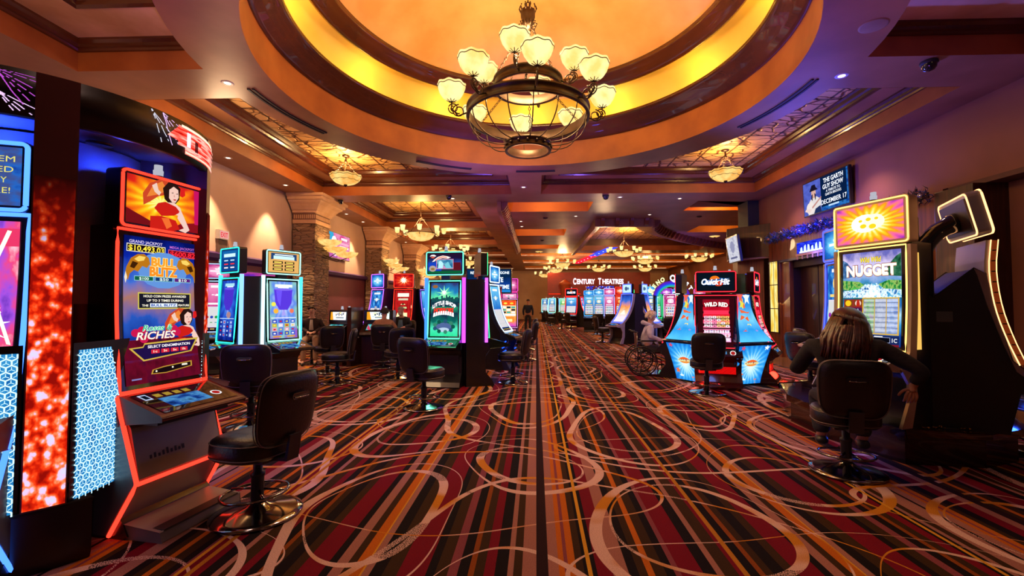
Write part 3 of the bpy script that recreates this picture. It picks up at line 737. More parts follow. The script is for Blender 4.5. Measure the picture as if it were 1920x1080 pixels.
def bowl_arm(a, r_ring, r_b, z_ring, z_b):
    ux = (math.cos(a), math.sin(a)); m = MB(IRON)
    rm = (r_ring+r_b)/2
    m.tube([(ux[0]*r_ring, ux[1]*r_ring, z_ring), (ux[0]*(rm+.02), ux[1]*(rm+.02), z_ring-.06), (ux[0]*r_b, ux[1]*r_b, z_ring+.06), (ux[0]*r_b, ux[1]*r_b, z_b)], .012, 6)
    spiral(m, (ux[0]*(r_ring+.13), ux[1]*(r_ring+.13), z_ring+.02), ux, .10, 1.6, .010, PI/2, -1)
    spiral(m, (ux[0]*(r_b-.03), ux[1]*(r_b-.03), z_b-.11), ux, .085, 1.5, .010, -PI/2, 1)
    for k in range(8):
        b = k*PI/4; m.tube([(ux[0]*r_b+.01*math.cos(b), ux[1]*r_b+.01*math.sin(b), z_b-.02), (ux[0]*r_b+.07*math.cos(b), ux[1]*r_b+.07*math.sin(b), z_b+.005), (ux[0]*r_b+.09*math.cos(b), ux[1]*r_b+.09*math.sin(b), z_b+.04)], .006, 4)
    arm = m.build('arm', ch)
    g = MB(); bowl(g, (ux[0]*r_b, ux[1]*r_b, z_b), .215, .25, 8, 40, ALAB2); bo = g.build('glass_bowl', arm)
    g = MB(IRON); rimline(g, (ux[0]*r_b, ux[1]*r_b, z_b), .215, .25, 8); g.build('bowl_rim', arm)
for k in range(8): bowl_arm(-PI/2+math.radians(7+45*k), .93, 1.17, .07, .24)
for k in range(4): bowl_arm(-PI/2+math.radians(-14+90*k), .52, .72, .53, .68)

# pendant bowls on a rod
def pendant(name, label, loc, R, ztop, group=None):
    t = thing(name, label, 'pendant light', loc, 0, group)
    m = MB(); bowl(m, (0, 0, 0), R, R*.62, 12, 48, ALAB); m.build('glass_bowl', t)
    m = MB(IRON); rimline(m, (0, 0, 0), R, R*.62, 12, 48, .84, .985, .007); rimline(m, (0, 0, 0), R, R*.62, 12, 48, .42, .80, .006); m.ball((0, 0, -.01), .05, 8); m.build('rim_bands', t)
    m = MB(IRON); H_ = ztop-loc[2]
    for k in range(3):
        a = k*2*PI/3; chain(m, (R*.9*math.cos(a), R*.9*math.sin(a), R*.55), (.03*math.cos(a), .03*math.sin(a), R*.55+.38), .07, .006)
    m.tube([(0, 0, R*.55+.36), (0, 0, H_)], .016, 6); m.ball((0, 0, R*.55+.40), .04, 8); m.build('hanging_rod', t)
    m = MB(IRON); m.lathe([(.001, H_-.05), (.09, H_-.03), (.10, H_), (.001, H_)], 16); m.build('canopy', t)
    return t
G = 'pendant bowls of ribbed alabaster glass'
pendant('pendant_light', 'large glowing alabaster bowl pendant left of the round dome', (-4.98, 11.6, 4.62), .40, 5.39, G)
pendant('pendant_light', 'large glowing alabaster bowl pendant right of the round dome', (4.78, 11.5, 4.60), .40, 5.39, G)
light('POINT', 'pendant_glow', (-4.98, 11.6, 5.0), 170, WARM, 0.15); light('POINT', 'pendant_glow', (4.78, 11.5, 5.0), 90, WARM, 0.15)
for (lb, x, y, z) in [('bowl pendant over the aisle, nearest of those between the two carved beams', .37, 17.3, 4.90), ('bowl pendant over the aisle, second between the two carved beams', .33, 23.4, 4.82),
                      ('bowl pendant over the aisle, third between the two carved beams', .2, 28.5, 4.75),
                      ('alabaster bowl pendant in front of the curved carved beam on the right', 6.15, 17.2, 4.92), ('small bowl pendant beyond the curved beam, above the angled screen', 8.7, 22.3, 4.75)]:
    pendant('pendant_light', lb, (x, y, z), .40, 5.35 if y > 19 and x > 8 else 4.80 if z < 4.8 or y > 17 else 5.3, G)
    light('POINT', 'pendant_glow', (x, y, z+.38), 18, WARM, 0.1)

# bowl chandeliers with upright cups
def arm_chandelier(label, loc, R=.52, n=8, ztop=5.39, group='bowl chandeliers with upright frosted cups', proto=[None]):
    if proto[0] is not None:
        return dup(proto[0], loc, loc[1], label, group)
    t = thing('bowl_chandelier', label, 'chandelier', loc, 0, group); proto[0] = t
    m = MB(); bowl(m, (0, 0, -.14), R, R*.52, 12, 40, ALAB); m.build('glass_bowl', t)
    m = MB(IRON); m.tube([((R+.05)*math.cos(k*PI/16), (R+.05)*math.sin(k*PI/16), .13) for k in range(32)], .014, 5, True)
    for k in range(3):
        a = k*2*PI/3; m.tube([(R*math.cos(a), R*math.sin(a), .13), (.02*math.cos(a), .02*math.sin(a), .75)], .010, 5)
    m.tube([(0, 0, .7), (0, 0, ztop-loc[2])], .014, 6); m.ball((0, 0, .74), .05, 8); m.build('iron_frame', t)
    for k in range(n):
        a = 2*PI*k/n+.2; u = (math.cos(a), math.sin(a)); rb = .86
        m = MB(IRON); m.tube([(u[0]*(R+.04), u[1]*(R+.04), .13), (u[0]*(R+.2), u[1]*(R+.2), .02), (u[0]*rb, u[1]*rb, .06), (u[0]*rb, u[1]*rb, .14)], .011, 5)
        ar = m.build('arm', t)
        m = MB(ALAB2); m.lathe([(.03, .14), (.075, .17), (.085, .27), (.10, .35)], 12, (u[0]*rb, u[1]*rb, 0)); m.build('glass_cup', ar)
    return t
arms = [('bowl chandelier with upright cups nearest on the left, beyond the first crossbeam', (-4.35, 16.9, 4.02)),
        ('bowl chandelier with upright cups just above the green framed game', (-4.3, 22.6, 4.05)),
        ('third bowl chandelier with cups on the left, half hidden by the green topper', (-4.3, 28.4, 4.05)),
        ('bowl chandelier with cups hanging under the octagonal ceiling', (4.75, 24.6, 4.18)),
        ('bowl chandelier with cups behind the octagon one, upper of the dense cluster', (7.3, 30.5, 4.30)),
        ('bowl chandelier with cups, lower of the dense cluster over the theatre sign', (8.6, 36.0, 4.20)),
        ('bowl chandelier with cups directly above the white theatre sign', (4.9, 35.5, 4.15)),
        ('bowl chandelier with cups left of the angled wall screen', (10.9, 30.6, 4.45)),
        ('bowl chandelier over the aisle, biggest of the stepped row on the right of it', (1.75, 30.0, 4.05)),
        ('bowl chandelier over the aisle, middle of the stepped row', (1.5, 34.5, 4.0)),
        ('bowl chandelier over the aisle, furthest of the stepped row', (0.75, 39.5, 3.95)),
        ('bowl chandelier at the far left end, above the pink topper', (-4.3, 34.2, 4.0))]
for lb, loc in arms: arm_chandelier(lb, loc)
for (x, y, z) in [(-4.35, 16.9, 4.5), (-4.3, 22.6, 4.5), (4.75, 24.6, 4.7), (1.75, 30, 4.5), (8, 33, 4.6), (1.2, 37, 4.5)]:
    light('POINT', 'chandelier_glow_or_fill', (x, y, z), 150, WARM, 0.3)

# triple shell sconces on the columns
def sconce(y, label, z=3.12):
    t = thing('wall_sconce', label, 'wall light', (-6.72, y, z), 0, 'stacked shell sconces on the stone columns')
    m = MB(IRON); m.box(-.06, -.10, -.25, -.02, .10, .22)
    for k, (dx, dy, dz) in enumerate(((.34, -.18, .17), (.42, .06, -.02), (.62, .42, -.14))): m.tube([(-.03, 0, dz*.6-.05), (dx*.6, dy*.6, dz-.13), (dx, dy, dz-.01)], .014, 5)
    m.build('bracket', t)
    for k, (dx, dy, dz) in enumerate(((.34, -.18, .17), (.42, .06, -.02), (.62, .42, -.14))):
        m = MB(); bowl(m, (dx, dy, dz), .36, .17, 9, 36, ALAB); m.build('glass_shell', t)
    light('POINT', 'sconce_glow', (-6.72+.42, y, z+.32), 26, WARM, 0.12)
for y, lb in [(13.95, 'three stacked glass shell sconce on the nearest stone column'), (19.9, 'three stacked glass shell sconce on the second stone column'),
              (25.5, 'stacked shell sconce on the third stone column'), (31.3, 'stacked shell sconce on the furthest stone column')]: sconce(y, lb)

# recessed downlights, vents, domes, speakers
DL = emi('lamp_face', (1.0, 0.80, 0.55), 4.0)
def downlight(x, y, z, label, r=.065):
    t = thing('recessed_downlight', label, 'ceiling light', (x, y, z), 0, 'small round recessed downlights')
    m = MB(pbr('white_trim', (0.7, 0.62, 0.55), 0.4)); m.lathe([(r*.72, -.002), (r, -.006), (r+.02, -.004), (r+.025, .001)], 16); m.build('trim_ring', t)
    m = MB(DL); m.lathe([(.001, -.004), (r*.72, -.004)], 16); m.build('lens', t)
for (x, y, lb) in [(-6.95, 9.9, 'recessed downlight in the left soffit nearest the kiosk'), (-6.95, 12.25, 'recessed downlight in the left soffit before the first column'), (-6.95, 16.3, 'recessed downlight above the pink television, nearer of two'),
                   (-6.95, 17.9, 'recessed downlight above the pink television, further of two'), (-6.95, 22.2, 'recessed downlight past the second column, nearer'), (-6.95, 23.9, 'recessed downlight past the second column, further'),
                   (-4.6, 6.5, 'recessed downlight in the crossbeam beside the left slot vent'), (4.42, 6.6, 'recessed downlight in the blue lit beam at the right'), (-2.6, 14.0, 'recessed downlight in the far crossbeam, left of the carved beam'), (2.6, 14.0, 'recessed downlight in the far crossbeam, right of centre'),
                   (4.5, 14.25, 'recessed downlight in the far crossbeam above the curved beam'), (-.35, 12.7, 'recessed downlight in the short beam below the dome'), (-.6, 18.0, 'downlight left of the nearest aisle pendant'), (1.5, 17.0, 'downlight right of the nearest aisle pendant'), (-.6, 19.2, 'downlight behind the nearest aisle pendant, left'), (4.2, 16.8, 'downlight in the violet soffit before the curved beam')]:
    downlight(x, y, ZC-.004 if math.hypot(x-RC[0], y-RC[1]) < RO else ZC, lb)
def slot_vent(a0, a1, r, label):
    m = MB(BLACKM)
    for dr in (-.035, .035):
        pts = [(RC[0]+(r+dr)*math.cos(a), RC[1]+(r+dr)*math.sin(a)) for a in (a0+(a1-a0)*k/10 for k in range(11))]
        for p, q in zip(pts[:-1], pts[1:]):
            d = (Vector(q)-Vector(p)).normalized()*.018; nn = Vector((-d.y, d.x))
            m.prism([(p[0]+nn.x, p[1]+nn.y), (q[0]+nn.x, q[1]+nn.y), (q[0]-nn.x, q[1]-nn.y), (p[0]-nn.x, p[1]-nn.y)], 4.778, 4.797, 'z')
    tag(m.build('slot_vent'), label, 'air vent', 'double slot air vents in the ring soffit')
slot_vent(math.radians(183), math.radians(158), 4.25, 'double slot air vent in the left side of the ring soffit')
slot_vent(math.radians(-3), math.radians(22), 4.22, 'double slot air vent in the right side of the ring soffit')
slot_vent(math.radians(128), math.radians(110), 4.25, 'double slot air vent at the far left of the ring soffit')
slot_vent(math.radians(95), math.radians(82), 4.25, 'double slot air vent at the far side of the ring soffit, below the chandelier')
def dome_cam(loc, label, r=.09):
    t = thing('dome_camera', label, 'security camera', loc)
    m = MB(BLACKM); m.lathe([(r*1.1, 0), (r*1.15, -.03), (r*1.0, -.045)], 20); m.build('housing', t)
    m = MB(GLOSSD); m.lathe([(r, -.045), (r*.92, -.09), (r*.6, -.125), (.001, -.14)], 20); m.build('dome', t)
dome_cam((5.35, 6.25, ZC), 'black dome camera on the brown beam at the upper right')
dome_cam((-2.65, 13.6, ZC), 'black dome camera under the far crossbeam, left of centre', .08)
dome_cam((2.12, 13.75, ZC), 'black dome camera under the far crossbeam, right of centre', .09)
dome_cam((-6.2, 14.1, ZC), 'black dome camera beside the nearest column capital', .07)
def speaker(x, y, z, label):
    t = thing('ceiling_speaker', label, 'speaker', (x, y, z), 0, 'round ceiling speakers')
    m = MB(pbr('speaker_grille', H('a08058'), 0.6)); m.lathe([(.001, -.008), (.13, -.010), (.15, -.004), (.155, .01)], 24); m.build('grille', t)
speaker(-1.9, 5.96, 7.06, 'round speaker in the dome plaster, left of the chandelier'); speaker(1.62, 5.9, 7.06, 'round speaker in the dome plaster, right of the chandelier')
speaker(4.0, 5.4, ZC-.004, 'round speaker in the blue lit ring soffit at the right')
m = MB(BLACKM); m.lathe([(.001, -.03), (.04, -.02), (.04, .01)], 12); o = m.build('smoke_sensor'); place(o, (-1.43, 5.96, 7.07)); tag(o, 'small dark sensor on the dome beside the left speaker', 'sensor')

# exit sign, televisions
t = thing('exit_sign', 'small lit pink exit sign with a box below it, on the left wall', 'exit sign', (-7.40, 10.4, 3.02), facing(1, 0))
m = MB(SILVER); m.box(-.17, -.05, 0, .17, .04, .22); m.build('housing', t)
s = Screen(flat(0, .11, .30, .18, -.051), .30, .18); s.bg(E('f0a8a0', 1.0)); s.T('EXIT', .5, .5, .62, E('e02030', 1.2), .8, .02); s.mb.build('lettering', t)
m = MB(pbr('sign_box', H('6a5048'), 0.6)); m.box(-.15, -.02, -.32, .15, .04, -.01); m.build('mounting_box', t)
def tv(name, label, loc, rz, w_, h_, art, tilt=0.0, depth=.07):
    t = thing(name, label, 'television', loc, rz)
    t.rotation_euler = (tilt, 0, rz)
    m = MB(BLACK); m.rbox(-w_/2-.03, 0, -h_/2-.03, w_/2+.03, depth, h_/2+.03, .01); m.box(-.1, depth, -.1, .1, depth+.12, .1); m.build('casing', t)
    s = Screen(flat(0, 0, w_, h_, -.002), w_, h_); art(s); s.mb.build('screen', t)
    return t
def guitarist(s):
    s.bg(scr('tv_blue', 'noise', ['0a1a58', '12409a', '2a78c8', '0a1a50'], 1.0, scale=6))
    s.R(0, 0, .42, 1, scr('tv_violet', 'noise', ['3a48a8', '5a6ad0', '2a3490'], 1.0, scale=3)); s.R(.42, .12, .97, 1.0, E('082048', .9))
    W_ = E('f0f4ff', 1.3); s.P([(.10, .0), (.14, .40), (.22, .52), (.32, .50), (.42, .38), (.40, 0)], E('e8e0e0')); s.O(.25, .64, .055, E('e0b0a0'), 1.5)
    s.P([(.15, .70), (.18, .78), (.21, .88), (.29, .88), (.31, .78), (.36, .70)], E('1a1428')); s.P([(.19, .46), (.20, .58), (.23, .62), (.22, .40)], E('201830')); s.P([(.30, .44), (.30, .58), (.27, .62), (.28, .40)], E('201830'))
    s.O(.16, .20, .10, E('f4e8e4'), .9); s.P([(.2, .22), (.42, .46), (.43, .42), (.21, .16)], E('c89088')); s.P([(.02, .14), (.14, .06), (.2, .16), (.05, .20)], E('f0d8d0')); s.P([(.24, .0), (.28, .14), (.40, .2), (.42, .0)], E('203060'))
    s.T('THE GARTH', .70, .87, .13, W_, .42, .02); s.T('GUY SHOW', .69, .69, .13, W_, .44, .02); s.T('A TRIBUTE TO', .69, .55, .07, W_, .30, .01); s.T('GARTH BROOKS', .69, .45, .07, W_, .34, .01)
    s.T('DECEMBER 17', .69, .25, .13, W_, .54, .01); s.R(.58, .08, .80, .13, E('b8d8f8', 1.1))
def pinkad(s):
    s.bg(scr('tv_pink', 'noise', ['d83078', 'e870a8', 'f098c0', 'c02868'], 1.05, scale=4)); s.P([(0, .5), (.3, .6), (.2, 1), (0, 1)], E('3ab0e0')); s.R(0, 0, .4, .4, E('c860b0')); s.O(.25, .62, .13, E('ffe8f0', 1.2)); s.O(.30, .30, .12, E('f0d0e8', 1.1)); s.O(.12, .42, .06, E('f4f4ff'))
    for k, (v, w_) in enumerate(((.84, .30), (.64, .48), (.50, .44), (.30, .46), (.12, .50))): s.R(.72-w_/2, v-.05, .72+w_/2, v+.05, E(('fff0f8', 'f8b0d0', 'fff0f8', 'fce0f0', 'e02080')[k], 1.1))
def panelad(s):
    s.bg(scr('tv_grey', 'noise', ['c8c8d8', 'e8e8f4', 'a8a8c0'], 0.9, scale=5)); s.O(.5, .6, .2, E('9898b8')); s.R(.2, .12, .8, .2, E('6a6a90'))
tv('television', 'wall television showing a guitarist in a dark hat and a show date', (6.96, 11.1, 4.17), facing(-1, 0), 1.68, .82, guitarist, math.radians(2))
tv('television', 'wall television with a pink advert, between the first two stone columns', (-7.30, 16.55, 3.63), facing(1, 0), 1.80, .90, pinkad)

# ------------------------------------------------------------------ stools
def superell(a, n=3.0):
    c, s_ = math.cos(a), math.sin(a); return (math.copysign(abs(c)**(2/n), c), math.copysign(abs(s_)**(2/n), s_))
def make_chair(label, cat='chair'):
    t = thing('casino_stool', label, cat)
    m = MB(CHROME); m.lathe([(.001, 0), (.275, 0), (.285, .010), (.28, .022), (.24, .032), (.14, .052), (.07, .07), (.05, .09)], 40, sx=1, sy=1); m.build('base', t)
    m = MB(CHARC); m.lathe([(.040, .07), (.040, .27), (.046, .28), (.046, .30), (.030, .31), (.030, .42)], 20); m.build('post', t)
    m = MB(CHROME)
    m.tube([(.205*math.cos(k*PI/18), .205*math.sin(k*PI/18)-.02, .155+.012*math.sin(k*PI/18)) for k in range(36)], .011, 6, True)
    for a in (PI/2+.5, PI/2-.5, -PI/2): m.tube([(.04*math.cos(a), .04*math.sin(a), .18), (.205*math.cos(a), .205*math.sin(a)-.02, .155)], .009, 5)
    m.build('foot_ring', t)
    m = MB(CHARC); m.box(-.12, -.12, .405, .12, .16, .43); m.build('seat_plate', t)
    m = MB(LEATHER)
    prof = [(0.02, .425), (.90, .425), (.98, .445), (1.0, .48), (.99, .525), (.95, .555), (.85, .572), (.5, .578), (0.02, .575)]
    rows = []
    for r, z in prof:
        row = []
        for k in range(40):
            x, y = superell(2*PI*k/40, 2.8); row.append(m.pt((x*.245*r, y*.235*r-.03, z+(.010*(abs(x)**2)*r if z > .5 else 0))))
        rows.append(row)
    for i in range(len(rows)-1):
        for k in range(40): m.face((rows[i][k], rows[i][(k+1) % 40], rows[i+1][(k+1) % 40], rows[i+1][k]), True)
    st = m.build('seat', t)
    def seat_loop(z, q=1.005):
        return [(superell(2*PI*k/40, 2.8)[0]*.245*q, superell(2*PI*k/40, 2.8)[1]*.235*q-.03, z) for k in range(40)]
    m = MB(PIPING); m.tube(seat_loop(.545, .985), .0045, 4, True); m.tube(seat_loop(.452, .99), .0045, 4, True); m.build('piping', st)
    # back: gently wrapped cushion with rounded corners
    def bk(u, v, f):
        x = (u-.5)*.50; nrm = 1.0
        tap = .90+.10*math.sin(min(1, v*1.5)*PI/2)
        cr = .07; dz = v*.50; edge = 0
        x *= tap
        yy = .235+.075*v-.62*x*x
        return (x, yy+f, .53+dz)
    m = MB(LEATHER); nu, nv = 16, 14
    def mask(u, v):                       # superellipse outline
        a = abs(2*u-1); b = abs(2*v-1); k = max(a, b)
        if k < 1e-6: return u, v
        return u, v
    grids = []
    for side, f0 in ((0, -.042), (1, .042)):
        G_ = []
        for j in range(nv+1):
            row = []
            for i in range(nu+1):
                a = 2*i/nu-1; b = 2*j/nv-1
                # square to rounded square
                q = 5.0; l = (abs(a)**q+abs(b)**q)**(1/q); mx = max(abs(a), abs(b), 1e-6); sc = mx/max(l, 1e-6)
                aa, bb = a*sc, b*sc; e = max(abs(a), abs(b)); f = f0*(1-e**6)**.5 if e < 1 else 0
                row.append(m.pt(bk((aa+1)/2, (bb+1)/2, f)))
            G_.append(row)
        grids.append(G_)
        for j in range(nv):
            for i in range(nu):
                q4 = (G_[j][i], G_[j][i+1], G_[j+1][i+1], G_[j+1][i]); m.face(q4 if side == 0 else q4[::-1], True)
    bo = m.build('backrest', t)
    m = MB(PIPING); 
    for f in (-.016, .016):
        lp = []
        for k in range(48):
            a, b = superell(2*PI*k/48, 5.0); lp.append(bk((a*.993+1)/2, (b*.993+1)/2, f))
        m.tube(lp, .0042, 4, True)
    m.build('piping', bo)
    m = MB(GLOSSD); m.rbox(-.075, .345, .845, .075, .352, .89, .02); 
    m.m(CHROME); m.tube([(-.06, .352, .86), (-.05, .362, .858), (.05, .362, .858), (.06, .352, .86)], .006, 5); m.build('handle', bo)
    m = MB(CHARC); m.prism([(.10, .41), (.10, .43), (.27, .44), (.30, .60), (.315, .60), (.29, .42)], -.05, .05, 'x'); m.build('back_bracket', t)
    return t
CH0 = [None]
def chair(label, x, y, face, group='black leather stools with round chrome bases', sc=1.0):
    """face: direction (dx, dy) the sitter looks"""
    rz = facing(*face)
    if CH0[0] is None:
        t = make_chair(label); t.scale = (1.05, 1.05, 1.0); CH0[0] = t; place(t, (x, y, 0), rz); t['group'] = group; return t
    return dup(CH0[0], (x, y, 0), rz, label, group)

# ------------------------------------------------------------------ games
def led(col, s=3.0): return emi('led_%s_%g' % (col, s), H(col), s, True)
def candle(par, x, y, z, col='e8e8f8', s=.6):
    m = MB(CHARC); m.cyl((x, y, z), .035, .02, 12); m.m(emi('candle_'+col, H(col), s)); m.lathe([(.03, .02), (.032, .06), (.026, .065), (.026, .10), (.001, .105)], 12, (x, y, z)); m.build('tower_light', par)
JP = [(-.20, .90), (-.145, 1.10), (-.07, 1.40), (-.015, 1.70), (.0, 2.0)]
JPC = [(-.34, .86), (-.22, 1.02), (-.10, 1.28), (-.03, 1.58), (.02, 1.95)]
FP = [(-.06, .88), (-.03, 1.4), (.0, 1.92)]
def rrect(w_, h_, r, n=5):
    out = []
    for (cx, cz, st) in ((w_/2-r, h_/2-r, 0), (-w_/2+r, h_/2-r, 1), (-w_/2+r, -h_/2+r, 2), (w_/2-r, -h_/2+r, 3)):
        for k in range(n+1):
            t = (st+k/n)*PI/2; out.append((cx+r*math.cos(t), cz+r*math.sin(t)))
    return out
def slot(label, loc, face, W=.70, path=JP, art=None, top_art=None, trim='ff2010', ts=3.0, trim_r=.011, body=BLACK, side=None, topper=(.42, .0), deck=TAUPE, depth=.42,
         sides=True, group=None, cand=True, deck_reach=.30, kick=None, base_z=0.0, name='slot_machine', margin=.04, top_w=None, wing=None, lowtrim=True, ztop=None, top_gap=.05, art_b=None, top_body=None):
    t = thing(name, label, 'slot machine', (loc[0], loc[1], base_z), facing(*face), group)
    y0, z0 = path[0]; y1, z1 = path[-1]
    # cabinet: side outline
    out = [(y0-.06, .10), (y0-.10, .02), (y0-.06, 0), (depth, 0), (depth, z1+.02), (y1+.04, z1+.03)]
    at, nor, L = smooth_path(path)
    fr = [at(1-i/10) for i in range(11)]
    out += [(p.x+.025, p.y) for p in fr]
    out += [(y0-.02, z0-.06), (y0-.10, z0-.14), (y0-.02, z0-.22), (y0+.06, min(.55, z0-.27)), (y0+.06, .25)]
    m = MB(body); m.prism(out, -W/2, W/2, 'x'); m.build('cabinet', t, bevel=.008)
    if side:                                    # coloured side frames that follow the front edge
        for sx in (-1, 1):
            m = MB(side)
            a = [(p.x-.02, p.y) for p in fr]; b = [(p.x+.07, p.y) for p in reversed(fr)]
            m.prism(a+[(y0-.05, z0-.07), (y0-.14, z0-.16), (y0-.04, min(.45, z0-.3)), (y0-.05, .25), (y0-.16, .02), (y0-.02, .02), (y0+.06, .30), (y0+.06, min(.60, z0-.15))]+b, sx*(W/2-.002), sx*(W/2+.025), 'x'); m.build('side_frame', t, bevel=.005)
    # lower door
    m = MB(kick or body); m.rbox(-W/2+.05, y0+.045, .14, W/2-.05, y0+.062, z0-.26, .03); m.build('lower_door', t)
    # deck
    m = MB(deck); dr = y0-deck_reach; zd = z0-.10
    m.prism([(y0+.02, z0-.005), (dr+.02, zd-.02), (dr, zd-.035), (dr+.01, zd-.06), (y0-.02, z0-.20)], -W/2-.01, W/2+.01, 'x')
    dk = m.build('button_deck', t, bevel=.006)
    def dfn(u, v, d): 
        return ((u-.5)*(W-.06), dr+.03+v*(y0-dr-.05)-.0*d, zd-.016+v*(z0-zd-.0)+d+.003)
    s = Screen(dfn, W-.06, deck_reach)
    s.R(.0, .0, 1, .95, GLOSSD); s.R(.18, .15, .70, .6, scr('deck_touch', 'noise', ['0a1030', '2050b0', '60b0f0', '101040'], .7, scale=5))
    s.O(.84, .35, .07, E('ffffff', .9)); s.O(.84, .35, .05, E('c02020', .8)); 
    for k in range(4): s.R(.20+k*.12, .66, .28+k*.12, .80, E('d8b040', .6))
    s.R(.05, .6, .14, .85, E('c8d8ff', .9)); s.R(.065, .64, .125, .81, E('081020'))
    s.mb.build('deck_panel', dk)
    if base_z >= 0 and lowtrim: pass
    # bezel and screen
    fn, L = curved(path, W-margin)
    m = MB(GLOSSD); nb = 10
    m.grid(lambda u, v: fn(u, v, .002), 1, nb); m.build('bezel', t)
    fs, _ = curved(path, (W-margin)*.86)
    f2 = lambda u, v, d: fs(u, .035+v*.93, d+.005)
    s = Screen(f2, (W-margin)*.86, L*.93)
    (art or art_generic(1))(s); s.mb.build('main_screen', t)
    if art_b: art_b(t)
    # light trim round the screen
    m = MB(led(trim, ts)); e = (W-margin)/2
    loop = [(-e, fn(0, i/12, .012)[1], fn(0, i/12, .012)[2]) for i in range(13)]+[(e, fn(1, i/12, .012)[1], fn(1, i/12, .012)[2]) for i in range(12, -1, -1)]
    m.tube(loop, trim_r, 6, True)
    m.build('light_trim', t)
    if topper:
        th, tl = topper; tw = top_w or W; zc = z1+top_gap+th/2
        hd = thing('topper', '', '')if False else None
        m = MB(top_body or body); m.prism(rrect(tw, th, .03), y1-.02, y1+.10, 'y'); m.T = Matrix(); 
        for i in range(len(m.v)): m.v[i] = Vector((m.v[i].x, m.v[i].y+.0, m.v[i].z+zc))
        tp = m.build('topper', t, bevel=.004)
        m = MB(CHARC); m.box(-.08, y1+.02, z1, .08, y1+.10, zc-th/2+.02); m.build('topper_mount', t)
        s = Screen(flat(0, zc, tw*.88, th*.82, y1-.022), tw*.88, th*.82); (top_art or art_top_generic(1))(s); s.mb.build('topper_screen', tp)
        m = MB(led(trim, ts)); m.tube([(a*(1-.025/tw), y1-.024, zc+b*(1-.025/th)) for a, b in rrect(tw, th, .03)], trim_r, 6, True); m.build('light_trim', tp)
        if cand: candle(t, 0, y1+.06, zc+th/2)
    elif cand: candle(t, 0, .2, z1+.03)
    return t

# generic artwork
PALS = [('3a1060', '8030c0', 'e070f0', 'ffd060'), ('0a2060', '2070d0', '70d0ff', 'ffe080'), ('600810', 'd02020', 'ff7040', 'ffe060'), ('083820', '20a060', '80f0b0', 'fff080'), ('401008', 'c05010', 'ffb040', 'fff0b0'), ('401048', 'd04090', 'ffa0d0', 'ffffff')]
def art_generic(seed, pal=None, reels=5, hero=True):
    def f(s):
        r = random.Random(seed); p = PALS[pal if pal is not None else r.randrange(len(PALS))]
        s.bg(scr('g_%s' % p[0]+str(seed % 3), 'noise' if seed % 2 else 'vertical', list(p[:3]), 1.0, scale=5))
        if hero:
            s.O(.5, .74, .26, E(p[3], 1.1), .8); s.O(.5, .74, .18, E(p[2], 1.1), .8); s.star(.5, .74, .15, E('ffffff', 1.2), 8, .6)
            s.R(.12, .54, .88, .58, E(p[3], 1.0)); s.R(.2, .90, .8, .95, E('ffffff', 1.0))
        s.R(.05, .06, .95, .50, E('f0e8f8', .9))
        for i in range(reels):
            for j in range(3):
                u0 = .07+.86*i/reels; v0 = .08+.40*j/3; c = r.choice(('d02030', '2040c0', '20a040', 'e0a020', 'a030c0', '20a0c0'))
                s.R(u0, v0, u0+.86/reels-.015, v0+.125, E('ffffff', .75)); s.O(u0+.43/reels-.008, v0+.0625, .06, E(c, .9))
        s.R(.0, 0, 1, .045, E('101030'))
        for k in range(4): s.R(.08+k*.23, .012, .24+k*.23, .034, E('e0c060', .8))
    return f
def art_top_generic(seed, pal=None):
    def f(s):
        r = random.Random(seed+50); p = PALS[pal if pal is not None else r.randrange(len(PALS))]
        s.bg(scr('t_%s' % p[0], 'radial', [p[3], p[2], p[1], p[0]], 1.0, scale=5)); s.star(.5, .5, .18, E('ffffff', 1.2), 7, .55); s.R(.15, .40, .85, .60, E(p[2], 1.1)); s.R(.2, .45, .8, .55, E('ffffff', 1.1))
    return f

# ------------------------------------------------------------------ artwork of the near games
def lady(s, cx, cy, k, dress='d02018', veil='d04828'):
    """dancer: fan of cloth behind, hair, face, shoulder, dress; k = size in u"""
    a = s.W/s.L
    def P(pts, c, st=1.0): s.P([(cx+x*k, cy+y*k*a) for x, y in pts], E(c, st))
    P([(-1.25, -.35), (-1.3, .25), (-.95, .85), (-.3, 1.25), (.35, 1.15), (.1, .5), (-.5, .25), (-.9, -.1)], veil); P([(-1.1, .1), (-.8, .75), (-.3, 1.1), (.0, .7), (-.4, .4)], 'f08838')
    P([(-.15, .2), (-.25, .75), (.05, 1.15), (.45, 1.2), (.75, .95), (.7, .35), (.45, .0), (.1, .0)], '2a1410')
    P([(.10, .30), (.10, .75), (.35, .98), (.62, .85), (.66, .45), (.48, .12), (.28, .10)], 'f4c8b8', 1.05); P([(.72, .55), (.78, 1.0), (1.0, 1.0), (1.05, .65), (.88, .5)], 'e02020')
    P([(.20, .60), (.34, .66), (.34, .60)], '301010'); P([(.46, .60), (.60, .66), (.60, .60)], '301010'); P([(.32, .28), (.48, .31), (.52, .26), (.40, .22)], 'c01820'); P([(.38, .58), (.44, .42), (.36, .42)], 'd89888')
    P([(-.85, .75), (-.6, .95), (-.5, .6), (-.35, .5), (-.45, .3), (-.7, .45)], 'f4d0c0'); P([(.05, .05), (.4, .1), (.75, -.1), (.9, -.5), (.6, -.55), (-.1, -.35), (-.4, -.1)], 'f8d0c0')
    P([(-.5, -.1), (-.1, .05), (.5, -.1), (.75, -.35), (.4, -.6), (-.3, -.75), (-.7, -.4)], dress); P([(.75, -.15), (1.0, -.6), (1.35, -1.25), (1.1, -1.45), (.7, -1.35), (1.0, -1.2), (.6, -.7)], 'f8d0c4')
    P([(-.9, -.85), (-.3, -.75), (.5, -.85), (.75, -1.3), (.3, -1.5), (-.9, -1.5)], dress); P([(-.3, -.85), (.1, -.8), (.3, -1.2), (0, -1.4)], 'f87030')
